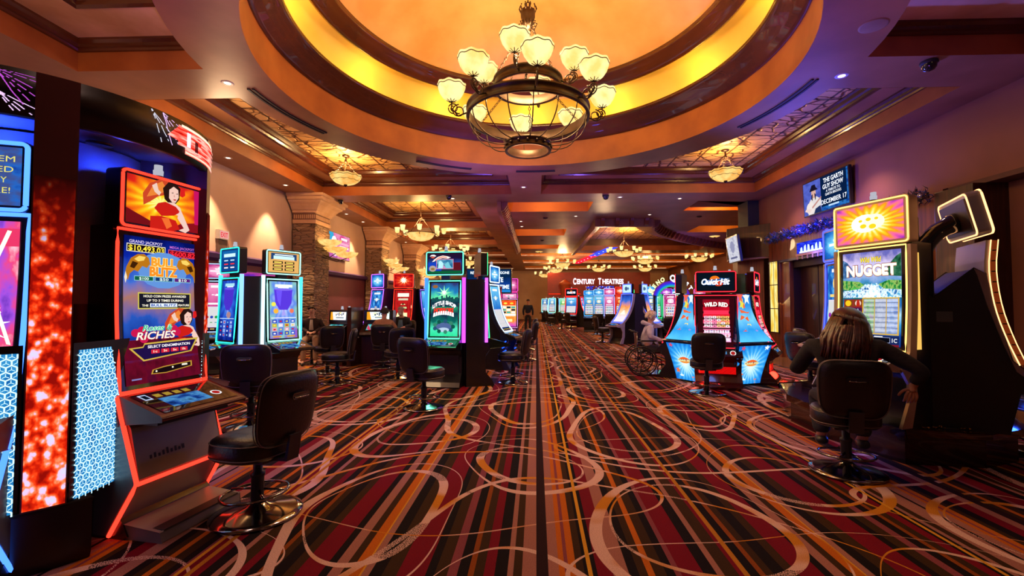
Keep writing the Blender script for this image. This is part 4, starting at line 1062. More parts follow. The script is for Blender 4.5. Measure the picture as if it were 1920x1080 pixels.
def bull_top(s):
    s.bg(scr('sunset', 'radial', ['fffc90', 'ffd820', 'ff8a10', 'e02818', '900a20'], 1.05, (.42, .52), 3, rays=14))
    s.P([(0, 0), (0, .30), (.12, .22), (.3, .10), (.45, 0)], E('781018')); s.P([(.55, 0), (.7, .16), (1, .26), (1, 0)], E('90101c')); s.P([(.90, .2), (1, .2), (1, 1), (.88, 1)], E('e01870', .8))
    lady(s, .50, .56, .24)
def bull_main(s):
    s.bg(scr('sea_sky', 'vertical', ['38082a', '681030', '0c2c90', '2858c0', 'b07868', '4070d8', '0c28a8', '061060'], 1.0, scale=4)); s.R(0, 0, 1, .30, scr('maroon_floor', 'noise', ['400818', '700c28', '300a30'], .9, scale=5))
    Wt = E('fff8e0', 1.2); G_ = E('ffc830', 1.1); D = E('180a10')
    s.T('GRAND JACKPOT', .27, .965, .020, E('e8d8ff'), .42, .01); s.R(.03, .895, .52, .948, D); s.frame(.03, .895, .52, .948, .004, Wt); s.T('$10,493.03', .275, .921, .036, E('ffe040', 1.2), .45, .02)
    s.T('MEGA JACKPOT', .76, .955, .018, E('d070d0'), .36, .01); s.R(.56, .885, .98, .936, E('700818')); s.frame(.56, .885, .98, .936, .004, E('f06080')); s.T('$600.82', .77, .91, .034, E('ff2838', 1.2), .37, .02)
    s.O(.5, .78, .34, E('70a8f8', .8), .7)
    for sg in (-1, 1):                                    # two charging bulls
        Q = lambda x, y: (.5+sg*x, y)
        s.P([Q(.20, .86), Q(.26, .885), (Q(.34, .88)), Q(.42, .85), Q(.47, .79), Q(.49, .73), Q(.45, .70), Q(.43, .745), Q(.38, .77), Q(.33, .76), Q(.28, .80), Q(.22, .79), Q(.18, .82)], E('c07818')); s.P([Q(.24, .865), Q(.32, .87), Q(.38, .845), Q(.33, .83), Q(.26, .84)], E('ffd868')); s.P([Q(.33, .82), Q(.40, .83), Q(.43, .79), Q(.38, .78)], E('402008')); s.P([Q(.46, .72), Q(.48, .76), Q(.495, .72), Q(.48, .68)], E('f8e8d0'))
    s.T('BULL', .5, .835, .060, E('f89828', 1.2), .34, .05, edge=E('fff0a0', 1.2)); s.T('BLITZ', .5, .770, .062, E('f08820', 1.2), .38, .05, edge=E('fff0a0', 1.2))
    for u, c, t_ in ((.24, '106048', '$100'), (.5, '103878', '$50'), (.76, '602080', '$10')): s.R(u-.12, .700, u+.12, .732, E(c)); s.frame(u-.12, .700, u+.12, .732, .003, E('a0e8e0')); s.T(t_, u, .716, .018, E('e8fff0', 1.2), .12, .01)
    s.R(.16, .505, .88, .620, E('181828')); s.frame(.16, .505, .88, .620, .008, E('d8c858'))
    s.T('HOLD COIN PRIZES AWARDED', .52, .595, .016, Wt, .58, .02); s.T('UP TO 3 TIMES DURING', .52, .565, .016, Wt, .50, .02); s.T('THE', .25, .530, .014, Wt, .08, .02); s.R(.31, .518, .68, .545, E('e8f4ff', 1.1)); s.T('BULL BLITZ', .495, .532, .017, E('1848a8'), .34, .03); s.T('FEATURE', .775, .531, .014, Wt, .16, .02)
    lady(s, .76, .375, .20)
    for (u, v) in ((.12, .345), (.20, .36), (.62, .36), (.66, .335), (.22, .30)): s.O(u, v, .055, E('d01850'), .9)
    s.T('Roses &', .40, .375, .038, E('38c898', 1.1), .40, .02, .3, edge=E('f8fff0', 1.1)); s.T('RICHES', .38, .322, .050, E('f8e8d8', 1.2), .52, .02, .25, edge=E('a01818'))
    s.P([(.03, .245), (.20, .250), (.22, .272), (.97, .285), (.86, .185), (.20, .150)], E('d8b848')); s.P([(.07, .238), (.205, .242), (.225, .262), (.93, .272), (.84, .192), (.21, .160)], E('201048'))
    s.T('SELECT DENOMINATION', .55, .245, .018, E('fff8ff', 1.2), .58, .02)
    for k, c in enumerate(('1c', '2c', '5c', '10c')): s.R(.30+k*.13, .196, .41+k*.13, .224, E('d02038', 1.1)); s.T(c, .355+k*.13, .21, .015, Wt, .05, .01)
    s.P([(.28, .055), (.30, .085), (.45, .10), (.85, .115), (.85, .075), (.48, .05)], E('c89838')); s.P([(.30, .060), (.32, .082), (.45, .093), (.83, .108), (.83, .080), (.48, .056)], D); s.O(.35, .072, .012, Wt); s.O(.57, .085, .012, Wt); s.R(.70, .088, .78, .100, Wt); s.R(.04, .03, .16, .04, E('8080c0'))
def blue_top(s):
    s.bg(scr('blue_lagoon', 'noise', ['1838a0', '2870d8', '485898', '1850c0'], .85, scale=4)); Yl = E('e8e070', 1.1)
    for k, w_ in enumerate(('EM', 'ED', 'Y', 'KE!')): s.T(w_, .88-.01*k, .80-.18*k, .10, Yl, .13 if k != 2 else .05, .0)
def blue_main(s):
    s.bg(scr('electric', 'noise', ['3a20a0', 'a050e0', 'f04880', 'ffe8f0', '5030b0'], 1.1, scale=3)); Wt = E('ffffd0', 1.6)
    s.R(0, .86, 1, .96, E('e83868', 1.1))
    for (a, b) in (((.35, .85), (.85, .50)), ((.9, .95), (.55, .35)), ((.2, .30), (.9, .15)), ((.7, .75), (.95, .32)), ((.85, .5), (.5, .05))):
        s.P([(a[0], a[1]), (b[0], b[1]), (b[0]+.035, b[1]-.005), (a[0]+.035, a[1]-.005)], Wt)
    s.star(.72, .42, .25, E('ffffe8', 1.8), 9, .3); s.O(.6, .84, .18, E('ffe858', 1.5), .5); s.R(.4, .22, .98, .27, E('e02060', 1.2))
    s.P([(.45, .10), (1, .20), (1, .12), (.62, .06)], E('e8c860')); s.P([(.5, .10), (1, .19), (1, .13), (.64, .07)], E('181048'))
def shop_top(s):
    s.bg(scr('night_shop', 'vertical', ['0a6a40', '302058', '2858c0', '281848', '301838'], .7, scale=3)); s.R(0, .12, .40, .55, E('1848d0', .9)); s.R(.75, .15, .98, .55, E('701828', .8)); s.R(.0, .0, 1, .10, E('086838'))
    s.R(.25, .22, .76, .72, scr('film_still', 'noise', ['1a4a80', '3888b8', '80c0d8', '183058'], .9, scale=4)); s.P([(.30, .25), (.32, .60), (.38, .64), (.46, .50), (.44, .25)], E('b8f0f8', 1.1)); s.P([(.50, .45), (.60, .60), (.66, .40), (.72, .25), (.54, .25)], E('78d0e0', 1.0)); s.P([(.44, .25), (.46, .42), (.56, .22)], E('d098c8')); s.frame(.25, .22, .76, .72, .008, E('f080a0', 1.2))
    s.T('Gorgeously', .40, .74, .11, E('f8c890', 1.3), .52, .05, .1, arc=.12, edge=E('ffffff', 1.1)) if False else None
    pts = [(.12, .58), (.18, .70), (.30, .84), (.44, .90), (.58, .86), (.68, .80), (.60, .74), (.44, .77), (.30, .72), (.18, .60)]; s.P(pts, E('f8f0e8', 1.2)); s.P([(.20, .66), (.31, .80), (.44, .86), (.57, .82), (.56, .78), (.44, .81), (.32, .75), (.22, .65)], E('f07050', 1.2)); s.P([(.05, .86), (.10, .94), (.18, .95), (.25, .88), (.20, .86), (.12, .88)], E('ffffff', 1.2)); s.P([(.07, .80), (.12, .85), (.22, .84), (.16, .76)], E('e86850'))
    s.O(.14, .24, .11, E('b8a8a0'), .8); s.O(.14, .22, .06, E('a07838'), .6)
def shop_main(s):
    s.bg(scr('green_shop', 'vertical', ['30e8a0', '50f0c0', '0a6a60', '18304a', '20a878', '60f0a8', '2080c0', '303878'], 1.05, scale=4))
    s.star(.48, .80, .30, E('90f8b0', 1.1), 9, .3); s.star(.48, .82, .13, E('e8fff0', 1.3), 7, .4)
    r = random.Random(3); u = 0
    while u < 1: h = r.uniform(.03, .11)*(1-.8*abs(u-.5)); s.R(u, .62, u+.05, .67+h, E('0a3048')); u += .055
    s.P([(0, .55), (0, .64), (1, .64), (1, .55)], E('14384a')); Wt = E('ffffff', 1.3)
    s.T('LITTLE SHOP', .50, .545, .065, Wt, .86, .05, 0, arc=.085, edge=E('103858')); s.T('OF', .47, .565, .022, Wt, .08, .02); s.T('HORRORS', .48, .485, .085, E('f03828', 1.3), .72, .05, .15, edge=E('500808'))
    for k in range(6): s.P([(.22+k*.1, .47), (.25+k*.1, .42-.01*(k % 3)), (.27+k*.1, .47)], E('d82018', 1.2))
    [s.P([(.10+k*.085, .325+.075*(1-(2*(.10+k*.085-.48))**2)), (.115+k*.085, .395+.075*(1-(2*(.10+k*.085-.48))**2)), (.17+k*.085, .40+.075*(1-(2*(.15+k*.085-.48))**2)), (.178+k*.085, .328+.075*(1-(2*(.17+k*.085-.48))**2))], Wt) for k in range(9)]
    s.O(.52, .18, .34, E('186858'), .55); s.O(.5, .18, .28, E('5870a8', .9), .5); s.O(.5, .12, .20, E('c0d8f0', 1.0), .4)
    for k in range(9): a = k*.7; s.O(.5+.34*math.cos(a), .18+.10*math.sin(a), .07, E(('10584a', '3a8a70', '285878')[k % 3]))
    s.O(.16, .93, .10, E('a06838'), .6)
def wild_main(s):
    s.bg(E('380810')); s.R(.14, .08, .86, .96, scr('wild_red', 'vertical', ['f8b8e0', 'f090d0', 'f870a0', 'e81830', 'b00820', '701020'], 1.15, scale=3)); Wt = E('fff4e8', 1.4)
    s.P([(.16, .86), (.5, .90), (.84, .86), (.84, .78), (.5, .82), (.16, .78)], E('a01018')); s.T('WILD RED', .5, .845, .075, Wt, .64, .05, 0, arc=.02, edge=E('600810')); s.T('PAYS FREE GAMES BONUS', .5, .765, .02, E('ffc8c8', 1.2), .56, .02); s.R(.16, .66, .84, .74, E('f03050', 1.2))
    for j in range(4):
        for i in range(6): s.R(.17+i*.115, .40+j*.06, .17+i*.115+.10, .445+j*.06, E(('f8c8e0', 'ffe8f0', 'f090b8', 'ffd898', 'e8c868', 'ffd070')[i] if (i+j) % 5 else 'ffffff', 1.1)); s.R(.20+i*.115, .413+j*.06, .24+i*.115, .43+j*.06, E('a02050'))
    s.R(.14, .36, .86, .385, E('201010'))
    for j in range(3):
        for i in range(5): s.R(.16+i*.138, .11+j*.08, .16+i*.138+.12, .175+j*.08, E('ffe8fc', 1.1)); s.O(.22+i*.138, .143+j*.08, .035, E(('c02040', '6040c0', 'e05080')[(i*2+j) % 3]))
    s.R(.36, .015, .64, .055, E('a0d0ff', 1.8))
def hit_top(s):
    s.bg(E('0a1420')); s.O(.5, .5, .30, E('2868b8', .8), .35, rot=.15); s.O(.5, .5, .26, E('0a1420'), .30, rot=.15); s.O(.48, .62, .14, E('f07818', 1.1), .8); s.O(.58, .38, .12, E('e04010', 1.1), .6)
    s.T('Quick Hit', .5, .5, .32, E('ffffff', 1.4), .78, .035, .28, edge=E('1858a8'))
def nug_top(s):
    s.bg(scr('gold_burst', 'radial', ['ffffff', 'fff8b0', 'ffd028', 'ff9018', 'f060a0', 'a030b0'], 1.2, (.5, .5), 4, rays=22))
    s.O(.45, .52, .22, E('fffbd0', 1.7), .65); s.O(.58, .54, .16, E('fff8c0', 1.6), .75)
    for u, v, r in ((.42, .45, .05), (.5, .62, .04), (.56, .42, .055), (.38, .6, .03), (.62, .62, .03)): s.O(u, v, r, E('f0d020', 1.2), .7)
def nug_main(s):
    s.bg(scr('river', 'vertical', ['103070', '1850a8', '40a0d8', 'b0e0f0', '2870b8', '186838', '4890c8', 'a8b8e8', 'd8c8f0', '6868b8'], 1.1, scale=6))
    s.P([(0, .72), (0, .93), (.08, .90), (.18, .82), (.26, .74)], scr('hill_blue', 'noise', ['183868', '4878b0', '88a8d8'], 1.0, scale=14)); s.P([(.7, .74), (.82, .86), (.92, .93), (1, .96), (1, .72)], scr('hill_green', 'noise', ['0c3020', '286848', '508868'], 1.0, scale=16)); s.P([(0, .60), (0, .70), (.30, .68), (.45, .62), (.3, .57)], scr('bank_green', 'noise', ['0c4020', '30a048', 'a8d068', '185828'], 1.0, scale=22)); s.P([(.6, .64), (.8, .69), (1, .68), (1, .58), (.75, .57)], scr('bank_green', 'noise', ['0c4020', '30a048', 'a8d068', '185828'], 1.0, scale=22)); s.P([(0, .55), (.2, .62), (.4, .60), (.3, .55)], E('58c058')); s.P([(.0, .505), (.0, .58), (.3, .60), (.42, .66), (.50, .645), (.60, .66), (.72, .60), (1, .585), (1, .505)], scr('rapids', 'noise', ['2060a8', '58b0d8', 'f0ffff', '3078b8', '184890'], 1.2, scale=16)); s.star(.52, .575, .15, E('f0fcff', 1.3), 9, .35); s.P([(.36, .51), (.48, .60), (.58, .60), (.72, .51)], scr('foam', 'noise', ['a8e0f0', 'ffffff', '70c0e0'], 1.3, scale=20))
    s.T('Wild Wild', .50, .915, .055, E('ffe020', 1.3), .36, .02, .1, edge=E('302008')); s.T('NUGGET', .5, .80, .115, E('fff0d0', 1.4), .86, .04, 0, edge=E('a03020'))
    s.T('NUGGET', .495, .808, .10, E('fffae8', 1.5), .84, .03)
    s.R(.02, .13, .38, .49, E('200c30'))
    for i in range(2):
        for j in range(4): s.R(.03+i*.175, .14+j*.088, .195+i*.175, .222+j*.088, E(('381050', '203080', '401848', '804018')[j])); s.frame(.03+i*.175, .14+j*.088, .195+i*.175, .222+j*.088, .003, E('c02838'))
    s.O(.11, .445, .055, E('f8c020', 1.2)); s.O(.29, .445, .055, E('f0d0c0', 1.1)); s.P([(.255, .41), (.27, .48), (.31, .48), (.33, .41)], E('c02818'))
    for i in range(2): s.P([(.07+.18*i, .33), (.11+.18*i, .39), (.15+.18*i, .33)], E('c0c8f8')); s.P([(.09+.18*i, .34), (.11+.18*i, .37), (.13+.18*i, .34)], E('d02040'))
    for k, c in enumerate((('60a048', 'a8d0a0', 'c8a0d0'), ('98a0c0', 'c8d0e8', 'a0a8c8'), ('88a8e0', 'c0d0f8', '8098d8'))):
        u = .40+k*.195; s.R(u, .13, u+.185, .49, scr('reel_%d' % k, 'noise', list(c), 1.0, scale=9))
        for j in range(14): s.R(u, .135+j*.026, u+.185, .141+j*.026, E('f0f4ff', .9) if j % 2 else E('607098', .8))
    s.frame(.38, .115, .99, .505, .012, E('e8b838')); s.R(.585, .13, .60, .49, E('d8b040')); s.R(.78, .13, .795, .49, E('d8b040'))
    s.R(0, .02, 1, .11, E('182860')); s.R(0, 0, 1, .02, E('801828')); s.R(.50, .035, .86, .09, E('080810')); s.frame(.50, .035, .86, .09, .003, E('c0c8f0')); s.T('10', .42, .062, .04, E('ffffff'), .07, .02); s.T('1C', .93, .062, .04, E('ffffff'), .08, .02); s.R(.60, .09, .74, .10, E('ffffff'))
def goblet_main(s):
    s.bg(scr('mint_burst', 'radial', ['e8f0ff', 'a0b8f8', '6088e8', '88c8c0', '9060c8'], 1.1, (.5, .66), 5, rays=12)); s.P([(.16, .86), (.2, .62), (.35, .50), (.65, .50), (.8, .62), (.84, .86)], E('5838d8', 1.15)); s.P([(.24, .84), (.28, .66), (.38, .56), (.45, .84)], E('6a50f0', 1.2)); s.O(.5, .86, .34, E('8068f0', 1.1), .12)
    s.T('WINES', .52, .905, .06, E('e8fff0', 1.2), .66, .03, 0, arc=.01, edge=E('205898')) if False else s.R(.2, .90, .84, .95, E('e8f8e8', 1.2)); s.R(.30, .885, .70, .90, E('ffffff', 1.2))
    s.P([(.47, .50), (.53, .50), (.58, .40), (.42, .40)], E('a8a0f0', 1.1)); s.O(.22, .48, .09, E('f8b038', 1.2)); s.O(.8, .48, .08, E('f07858', 1.1)); s.O(.14, .60, .08, E('f0e858', 1.1)); s.R(.04, .355, .96, .365, E('f8f0ff', 1.3))
    for i in range(4):
        for j in range(4): s.R(.08+i*.22, .06+j*.07, .24+i*.22, .12+j*.07, E(('3048c0', 'e8e0f8', 'f0a8b8', '4060d8', 'd0c040', '6080e0')[(i*3+j*2) % 6], 1.0)); s.R(.12+i*.22, .075+j*.07, .20+i*.22, .10+j*.07, E(('f8f8ff', 'd02030', 'f0e060')[(i+j) % 3]))
    s.R(.1, .02, .4, .045, E('e8a038')); s.R(.6, .02, .9, .045, E('e8a038'))
def goblet_blue(s):
    s.bg(scr('blue_burst', 'radial', ['70a8f8', '3068e0', '1838b0', '081878'], 1.0, (.5, .66), 5, rays=12)); s.P([(.18, .86), (.22, .62), (.38, .50), (.62, .50), (.78, .62), (.82, .86)], E('4a30c8', 1.1)); s.O(.5, .86, .32, E('6850e0', 1.1), .12); s.R(.22, .90, .82, .95, E('a0d8e8', 1.2)); s.R(.35, .885, .75, .90, E('ffffff', 1.1)); s.P([(.47, .50), (.53, .50), (.58, .40), (.42, .40)], E('88a0f0')); s.R(.04, .355, .96, .365, E('c8e8ff', 1.3)); s.O(.6, .42, .14, E('b08890'), .8)
    for i in range(4):
        for j in range(4): s.R(.08+i*.22, .06+j*.07, .24+i*.22, .12+j*.07, E(('2038b0', '90b0f8', '182888', '6080e0')[(i*3+j*2) % 4], 1.0)); s.R(.12+i*.22, .075+j*.07, .20+i*.22, .10+j*.07, E(('e0e8ff', 'd02030', '80c0f0')[(i+j) % 3]))
def goblet_top(warm):
    def f(s):
        s.bg(E('f0b868' if warm else '0a4898')); s.P([(.08, .62), (.5, .80), (.92, .62), (.92, .95), (.08, .95)], E('284878' if warm else '1868b0')); s.R(.16, .66, .84, .82, E('c8ecf8', 1.2))
        s.R(.2, .85, .8, .90, E('e8f8ff', 1.2)) if warm else None
        for i in range(2):
            for j in range(3): s.R(.14+i*.38, .10+j*.17, .46+i*.38, .22+j*.17, E('201818' if warm else '103070')); s.R(.18+i*.38, .13+j*.17, .42+i*.38, .19+j*.17, E(('ffd860' if warm else ('f8f0ff', 'e83848', 'b0d8ff')[j]), 1.2))
    return f

# ------------------------------------------------------------------ the round kiosk on the left
KC = (-3.43, 3.07); KR = 0.92
kio = thing('game_kiosk', 'tall round black kiosk with crown sign, sparkle column and lit honeycomb panels at the left', 'kiosk', (KC[0], KC[1], 0))
DKBR = pbr('kiosk_brown', H('6a3232'), 0.45, 0, H('582828'), 1); DKBK = pbr('kiosk_black', H('1c1214'), 0.35, 0, H('140c0e'), 1)
m = MB(DKBK); m.lathe([(KR-.05, 2.54), (KR, 2.54), (KR, 2.80), (KR-.05, 2.80)], 96); m.m(pbr('kiosk_niche', H('9090a0'), .5)).lathe([(.001, 2.58), (KR-.05, 2.58)], 64); m.m(DKBK); m.lathe([(.001, 2.78), (KR-.05, 2.78)], 64)
crown = m.build('crown', kio)
m = MB(DKBK); m.lathe([(.50, 0), (.50, 1.5)], 48); m.m(MATS['kiosk_niche']).lathe([(.50, 1.5), (.50, 2.56)], 48); m.build('core', kio)
def arcp(a, r, z): return (r*math.cos(a), r*math.sin(a), z)
def cyl_surf(a0, a1, r, z0, z1):
    return lambda u, v, d: arcp(a0+(a1-a0)*u, r+d, z0+(z1-z0)*v)
SPARK = scr('red_sparkle', 'noise', ['700808', 'c81808', 'ff4010', 'ff7048', 'ffc0c8', 'ffffff'], 1.15, scale=14)
def spark_mat():
    m = bpy.data.materials.new('spark_column'); nt, out = ntree(m); e = N(nt, 'Emission'); nt.links.new(e.outputs[0], out.inputs[0])
    uv = N(nt, 'UVMap'); mp = N(nt, 'Mapping'); mp.inputs['Scale'].default_value = (2.2, 17, 1); nt.links.new(uv.outputs[0], mp.inputs[0])
    v1 = N(nt, 'TexNoise'); v1.inputs['Scale'].default_value = 1.0; v1.inputs['Detail'].default_value = 3; nt.links.new(mp.outputs[0], v1.inputs['Vector'])
    v2 = N(nt, 'TexVoronoi'); v2.inputs['Scale'].default_value = 2.3; nt.links.new(mp.outputs[0], v2.inputs['Vector'])
    s_ = N(nt, 'SeparateXYZ'); nt.links.new(uv.outputs[0], s_.inputs[0])
    def ma(op, a, b, c=None):
        n = N(nt, 'Math', operation=op)
        for i, v in enumerate((a, b, c)):
            if v is None: continue
            if isinstance(v, (int, float)): n.inputs[i].default_value = v
            else: nt.links.new(v, n.inputs[i])
        return n.outputs[0]
    f = ma('ADD', v1.outputs[0], ma('MULTIPLY', ma('SUBTRACT', .45, v2.outputs['Distance']), .30))
    f = ma('ADD', f, ma('MULTIPLY', ma('SUBTRACT', .45, s_.outputs[1]), .20))
    r = ramp(nt, [(.34, H('8a0c06')), (.45, H('d02008')), (.53, H('ff4818')), (.60, H('ff9060')), (.64, H('e8c0f0')), (.72, H('d8d0ff'))]); nt.links.new(f, r.inputs[0]); nt.links.new(r.outputs[0], e.inputs[0])
    fade = ma('MINIMUM', ma('MAXIMUM', ma('MULTIPLY', ma('SUBTRACT', 1.0, s_.outputs[1]), 3.2), 0.0), 1.0); e.inputs[1].default_value = 1.2
    df = N(nt, 'BsdfDiffuse'); df.inputs[0].default_value = (*H('6a3232'), 1); ms = N(nt, 'MixShader'); nt.links.new(fade, ms.inputs[0]); nt.links.new(df.outputs[0], ms.inputs[1]); nt.links.new(e.outputs[0], ms.inputs[2]); nt.links.new(ms.outputs[0], out.inputs[0])
    return m
SPK = spark_mat()
HEXB = scr('honeycomb_back', 'noise', ['1868b8', '2890d8', '58b8f0'], 0.9, scale=9); HEXL = emi('honeycomb_line', H('c8f4ff'), 1.5)
def hexpanel(par, fn, W_, L_, inside, hs=.0235):
    """lit honeycomb: fn(u,v,d); inside(u,v) trims the outline"""
    s = Screen(fn, W_, L_); mb = s.mb; mb.m(HEXB); n = 16
    pts = []
    for j in range(n+1):
        v = j/n; a, b = inside(v); pts.append((a, b, v))
    rows = [(mb.pt(fn(a, v, .001), (a, v)), mb.pt(fn(b, v, .001), (b, v))) for a, b, v in pts]
    for j in range(n): mb.face((rows[j][0], rows[j][1], rows[j+1][1], rows[j+1][0]))
    mb.m(HEXL); w3 = hs*math.sqrt(3); nj = int(L_/(hs*1.5))+1; ni = int(W_/w3)+2
    def P(x, z, d=.003): return mb.pt(fn(x/W_, z/L_, d))
    def line(x0, z0, x1, z1, t):
        v = (z0+z1)/2/L_
        if v < 0 or v > 1: return
        a, b = inside(v); um = (x0+x1)/2/W_
        if um < a or um > b: return
        dx, dz = x1-x0, z1-z0; L = math.hypot(dx, dz); nx, nz = -dz/L*t, dx/L*t
        mb.face([P(x0+nx, z0+nz), P(x1+nx, z1+nz), P(x1-nx, z1-nz), P(x0-nx, z0-nz)])
    for j in range(nj):
        for i in range(-1, ni):
            cx = i*w3+(w3/2 if j % 2 else 0); cz = j*hs*1.5
            c = [(cx+hs*math.cos(PI/6+k*PI/3), cz+hs*math.sin(PI/6+k*PI/3)) for k in range(6)]
            for k in (0, 1, 5): line(*c[k], *c[(k+1) % 6], .0034)
            for k in (1, 3, 5): line(cx, cz, cx+(c[k][0]-cx)*.62, cz+(c[k][1]-cz)*.62, .0014)
    return mb.build('honeycomb_panel', par)
rad = math.radians
for k, ac in enumerate([-41, 30, 90, 150, 205, 260]):
    a0, a1 = rad(ac-5.6), rad(ac+5.6)
    m = MB(DKBR); m.grid(lambda u, v: arcp(a0+(a1-a0)*u, KR+.004, .36+2.44*v), 4, 1)
    for a in (a0, a1): m.poly([arcp(a, KR+.004, .36), arcp(a, .5, .36), arcp(a, .5, 2.8), arcp(a, KR+.004, 2.8)])
    col = m.build('column_post', kio)
    if k < 3:
        m = MB(SPK); m.grid(lambda u, v: arcp(a0+(a1-a0)*(.04+.92*u), KR+.008, .37+1.85*v), 4, 24); m.build('sparkle_display', col)
    b0, b1 = rad(ac-12), rad(ac+13)
    m = MB(DKBK); m.lathe([(KR-.04, 0), (KR-.02, .05), (KR-.02, .33), (KR-.0, .36), (.5, .36)], 16, a0=b0, a1=b1); m.build('plinth', kio)
# honeycomb panels either side of the nearest post, and beyond the red game
def hexside(a_in, p_out, wt, flip):
    A = Vector(arcp(a_in, KR, 0)); B = Vector((p_out[0]-KC[0], p_out[1]-KC[1], 0))
    W_ = (B-A).length; fn = lambda u, v, d: tuple(A.lerp(B, u)+Vector((0, 0, .37+.86*v))+Vector(((B-A).y, -(B-A).x, 0)).normalized()*(d if not flip else -d))
    m = MB(DKBK); m.poly([fn(0, 0, -.002), fn(1, 0, -.002), fn(1, 2.48, -.002) if False else fn(1, 1.05, -.002), fn(0, 1.05, -.002)])
    bk = m.build('panel_frame', kio)
    hexpanel(bk, fn, W_, .86, lambda v: (.06, .93-(.93-wt)*v**0.85))
hexside(rad(-41+6.2), (-2.715, 3.05), .50, False)
hexside(rad(-41-6.2), (-2.965, 2.16), .42, True)
hexside(rad(30-6.2), (-2.60, 3.53), .35, True)
# crown artwork: fireworks and the red ribbon sign
s = Screen(cyl_surf(rad(-95), rad(40), KR, 2.54, 2.80), KR*rad(135), .30)
FW = E('f0c8ff', 1.2); FP_ = E('c050d0', 1.0); rr = random.Random(5)
for (u, v, n_, col, up) in ((.605, .95, 3, E('e0e0f0', 1.1), 1), (.64, .97, 4, FW, 1), (.285, .9, 6, FP_, 1), (.29, .45, 4, FW, 1)):
    s = Screen(cyl_surf(rad(-95), rad(40), KR, 2.54, 2.80), KR*rad(135), .30)
    for k in range(n_):
        a = -1.1+.35*k if u > .5 else -.75+.22*k; x, y = u, v
        for q in range(14):
            x2 = x+.0045*math.cos(a)*1.2; y2 = y-.055*abs(math.sin(a-.3)); 
            if rr.random() < .75 and y2 > .04: s.P([(x, y), (x2, y2), (x2+.0022, y2+.01), (x+.0022, y+.01)], col)
            x, y = x2+.001*rr.uniform(-1, 1), y2; s.d = .002
    s.mb.build('crown_fireworks', crown)
s = Screen(cyl_surf(rad(-95), rad(40), KR, 2.54, 2.80), KR*rad(135), .30); s.d = .004
RED = scr('ribbon_red', 'noise', ['a00c10', 'f02818', 'ff7060', 'ffd0c0', 'e01818'], 1.2, scale=9)
q_ = lambda u: .697+(u-.735)*1.16
def RS(u0, v0, u1, v1, m_):
    for k in range(6): s.R(q_(u0)+(q_(u1)-q_(u0))*k/6, v0, q_(u0)+(q_(u1)-q_(u0))*(k+1)/6, v1, m_)
RS(.735, .30, .76, .85, RED); RS(.76, .12, .985, .90, RED); s.P([(q_(.70), .45), (q_(.735), .80), (q_(.735), .40)], RED)
RS(.745, .82, .975, .89, E('ffe0c0', 1.5)); RS(.76, .14, .97, .20, E('ffd0b8', 1.4)); RS(.765, .34, .78, .74, E('e8e0ff', 1.4)); RS(.80, .30, .815, .60, E('500810'))
for k in range(4): RS(.83, .28+.13*k, .96, .32+.13*k, E('ffb0a0', 1.2))
s.mb.build('crown_sign', crown)
for k in range(4): light('POINT', 'kiosk_blue_lamp', (KC[0]+.68*math.cos(rad(-72+60*k)), KC[1]+.68*math.sin(rad(-72+60*k)), 2.38), 70, (0.02, 0.06, 1.0), .05)
m = MB(GLOSSD); m.lathe([(.001, -.01), (.07, -.008), (.07, 0)], 20, (.62*math.cos(rad(-22)), .62*math.sin(rad(-22)), 2.55)); m.build('kiosk_speaker', kio)

RP = [(-.06, .92), (-.035, 1.12), (-.012, 1.42), (-.002, 1.72), (.0, 2.0)]
def red_extra(t, W=.64, col='ff3020', inner=pbr('teal_grey_plastic', H('6a7478'), 0.35, .2)):
    # lower body that juts out at shin height, foot tray and the light line that follows it
    e = W/2+.012
    m = MB(TAUPE); m.prism([(-.05, .80), (-.30, .79), (-.13, .74), (-.16, .70), (-.235, .38), (-.20, .32), (-.08, .10), (-.40, .07), (-.41, .0), (.1, .0), (.1, .80)], -W/2+.01, W/2-.01, 'x'); lb = m.build('lower_body', t, bevel=.006)
    m = MB(BLACKM); m.box(-W/2+.03, -.405, .065, W/2-.03, -.12, .078); m.build('foot_plate', lb)
    m = MB(BLACKM); m.box(-W/2+.05, -.31, .715, W/2-.04, -.14, .745); m.build('coin_bar', lb)
    s = Screen(lambda u, v, d: ((u-.5)*W, -.205+(.04)*v-d-.012, .45+.2*v), W, .2); [s.R(.14+k*.045, .18, .165+k*.045, .18+(.12, .16, .10, .15, .2)[k % 5], CHARC) for k in range(9)]; s.mb.build('door_lettering', lb)
    m = MB(led(col, 3.2))
    for sx in (-1, 1): m.tube([(sx*e, -.065, .90), (sx*e, -.10, .78), (sx*e, -.235, .37), (sx*e, -.20, .30), (sx*e, -.03, .02)], .013, 6)
    m.tube([(-e, -.24, .36), (e, -.24, .36)], .013, 6); m.tube([(-e, -.065, .90), (e, -.065, .90)], .011, 6)
    m.build('light_line', t)
    for sx in (-1, 1):
        m = MB(inner); m.prism([(-.04, .89), (-.10, .78), (-.225, .37), (-.17, .30), (-.0, .02), (.1, .02), (.1, .89)], sx*(W/2-.005), sx*(W/2+.010), 'x'); m.build('side_cheek', t)
r1 = slot('red trimmed game in the kiosk showing two bulls and a dancer in red', (-2.70, 3.18), (math.cos(rad(-9)), math.sin(rad(-9))), .64, RP, bull_main, bull_top, 'ff3020', 3.0, .010, BLACK, None, (.40, 0), DKBR, .30, deck_reach=.36, margin=.0, art_b=red_extra, top_gap=.012)
b1 = slot('blue trimmed game cut off by the left picture edge, with an electric storm screen', (-3.15, 2.35), (math.cos(rad(-70)), math.sin(rad(-70))), .62, RP, blue_main, blue_top, '3c70ff', 3.6, .012, BLACK, None, (.40, 0), DKBR, .30, deck_reach=.36, margin=.0, art_b=lambda t: red_extra(t, .60, '3c70ff'), top_gap=.012)
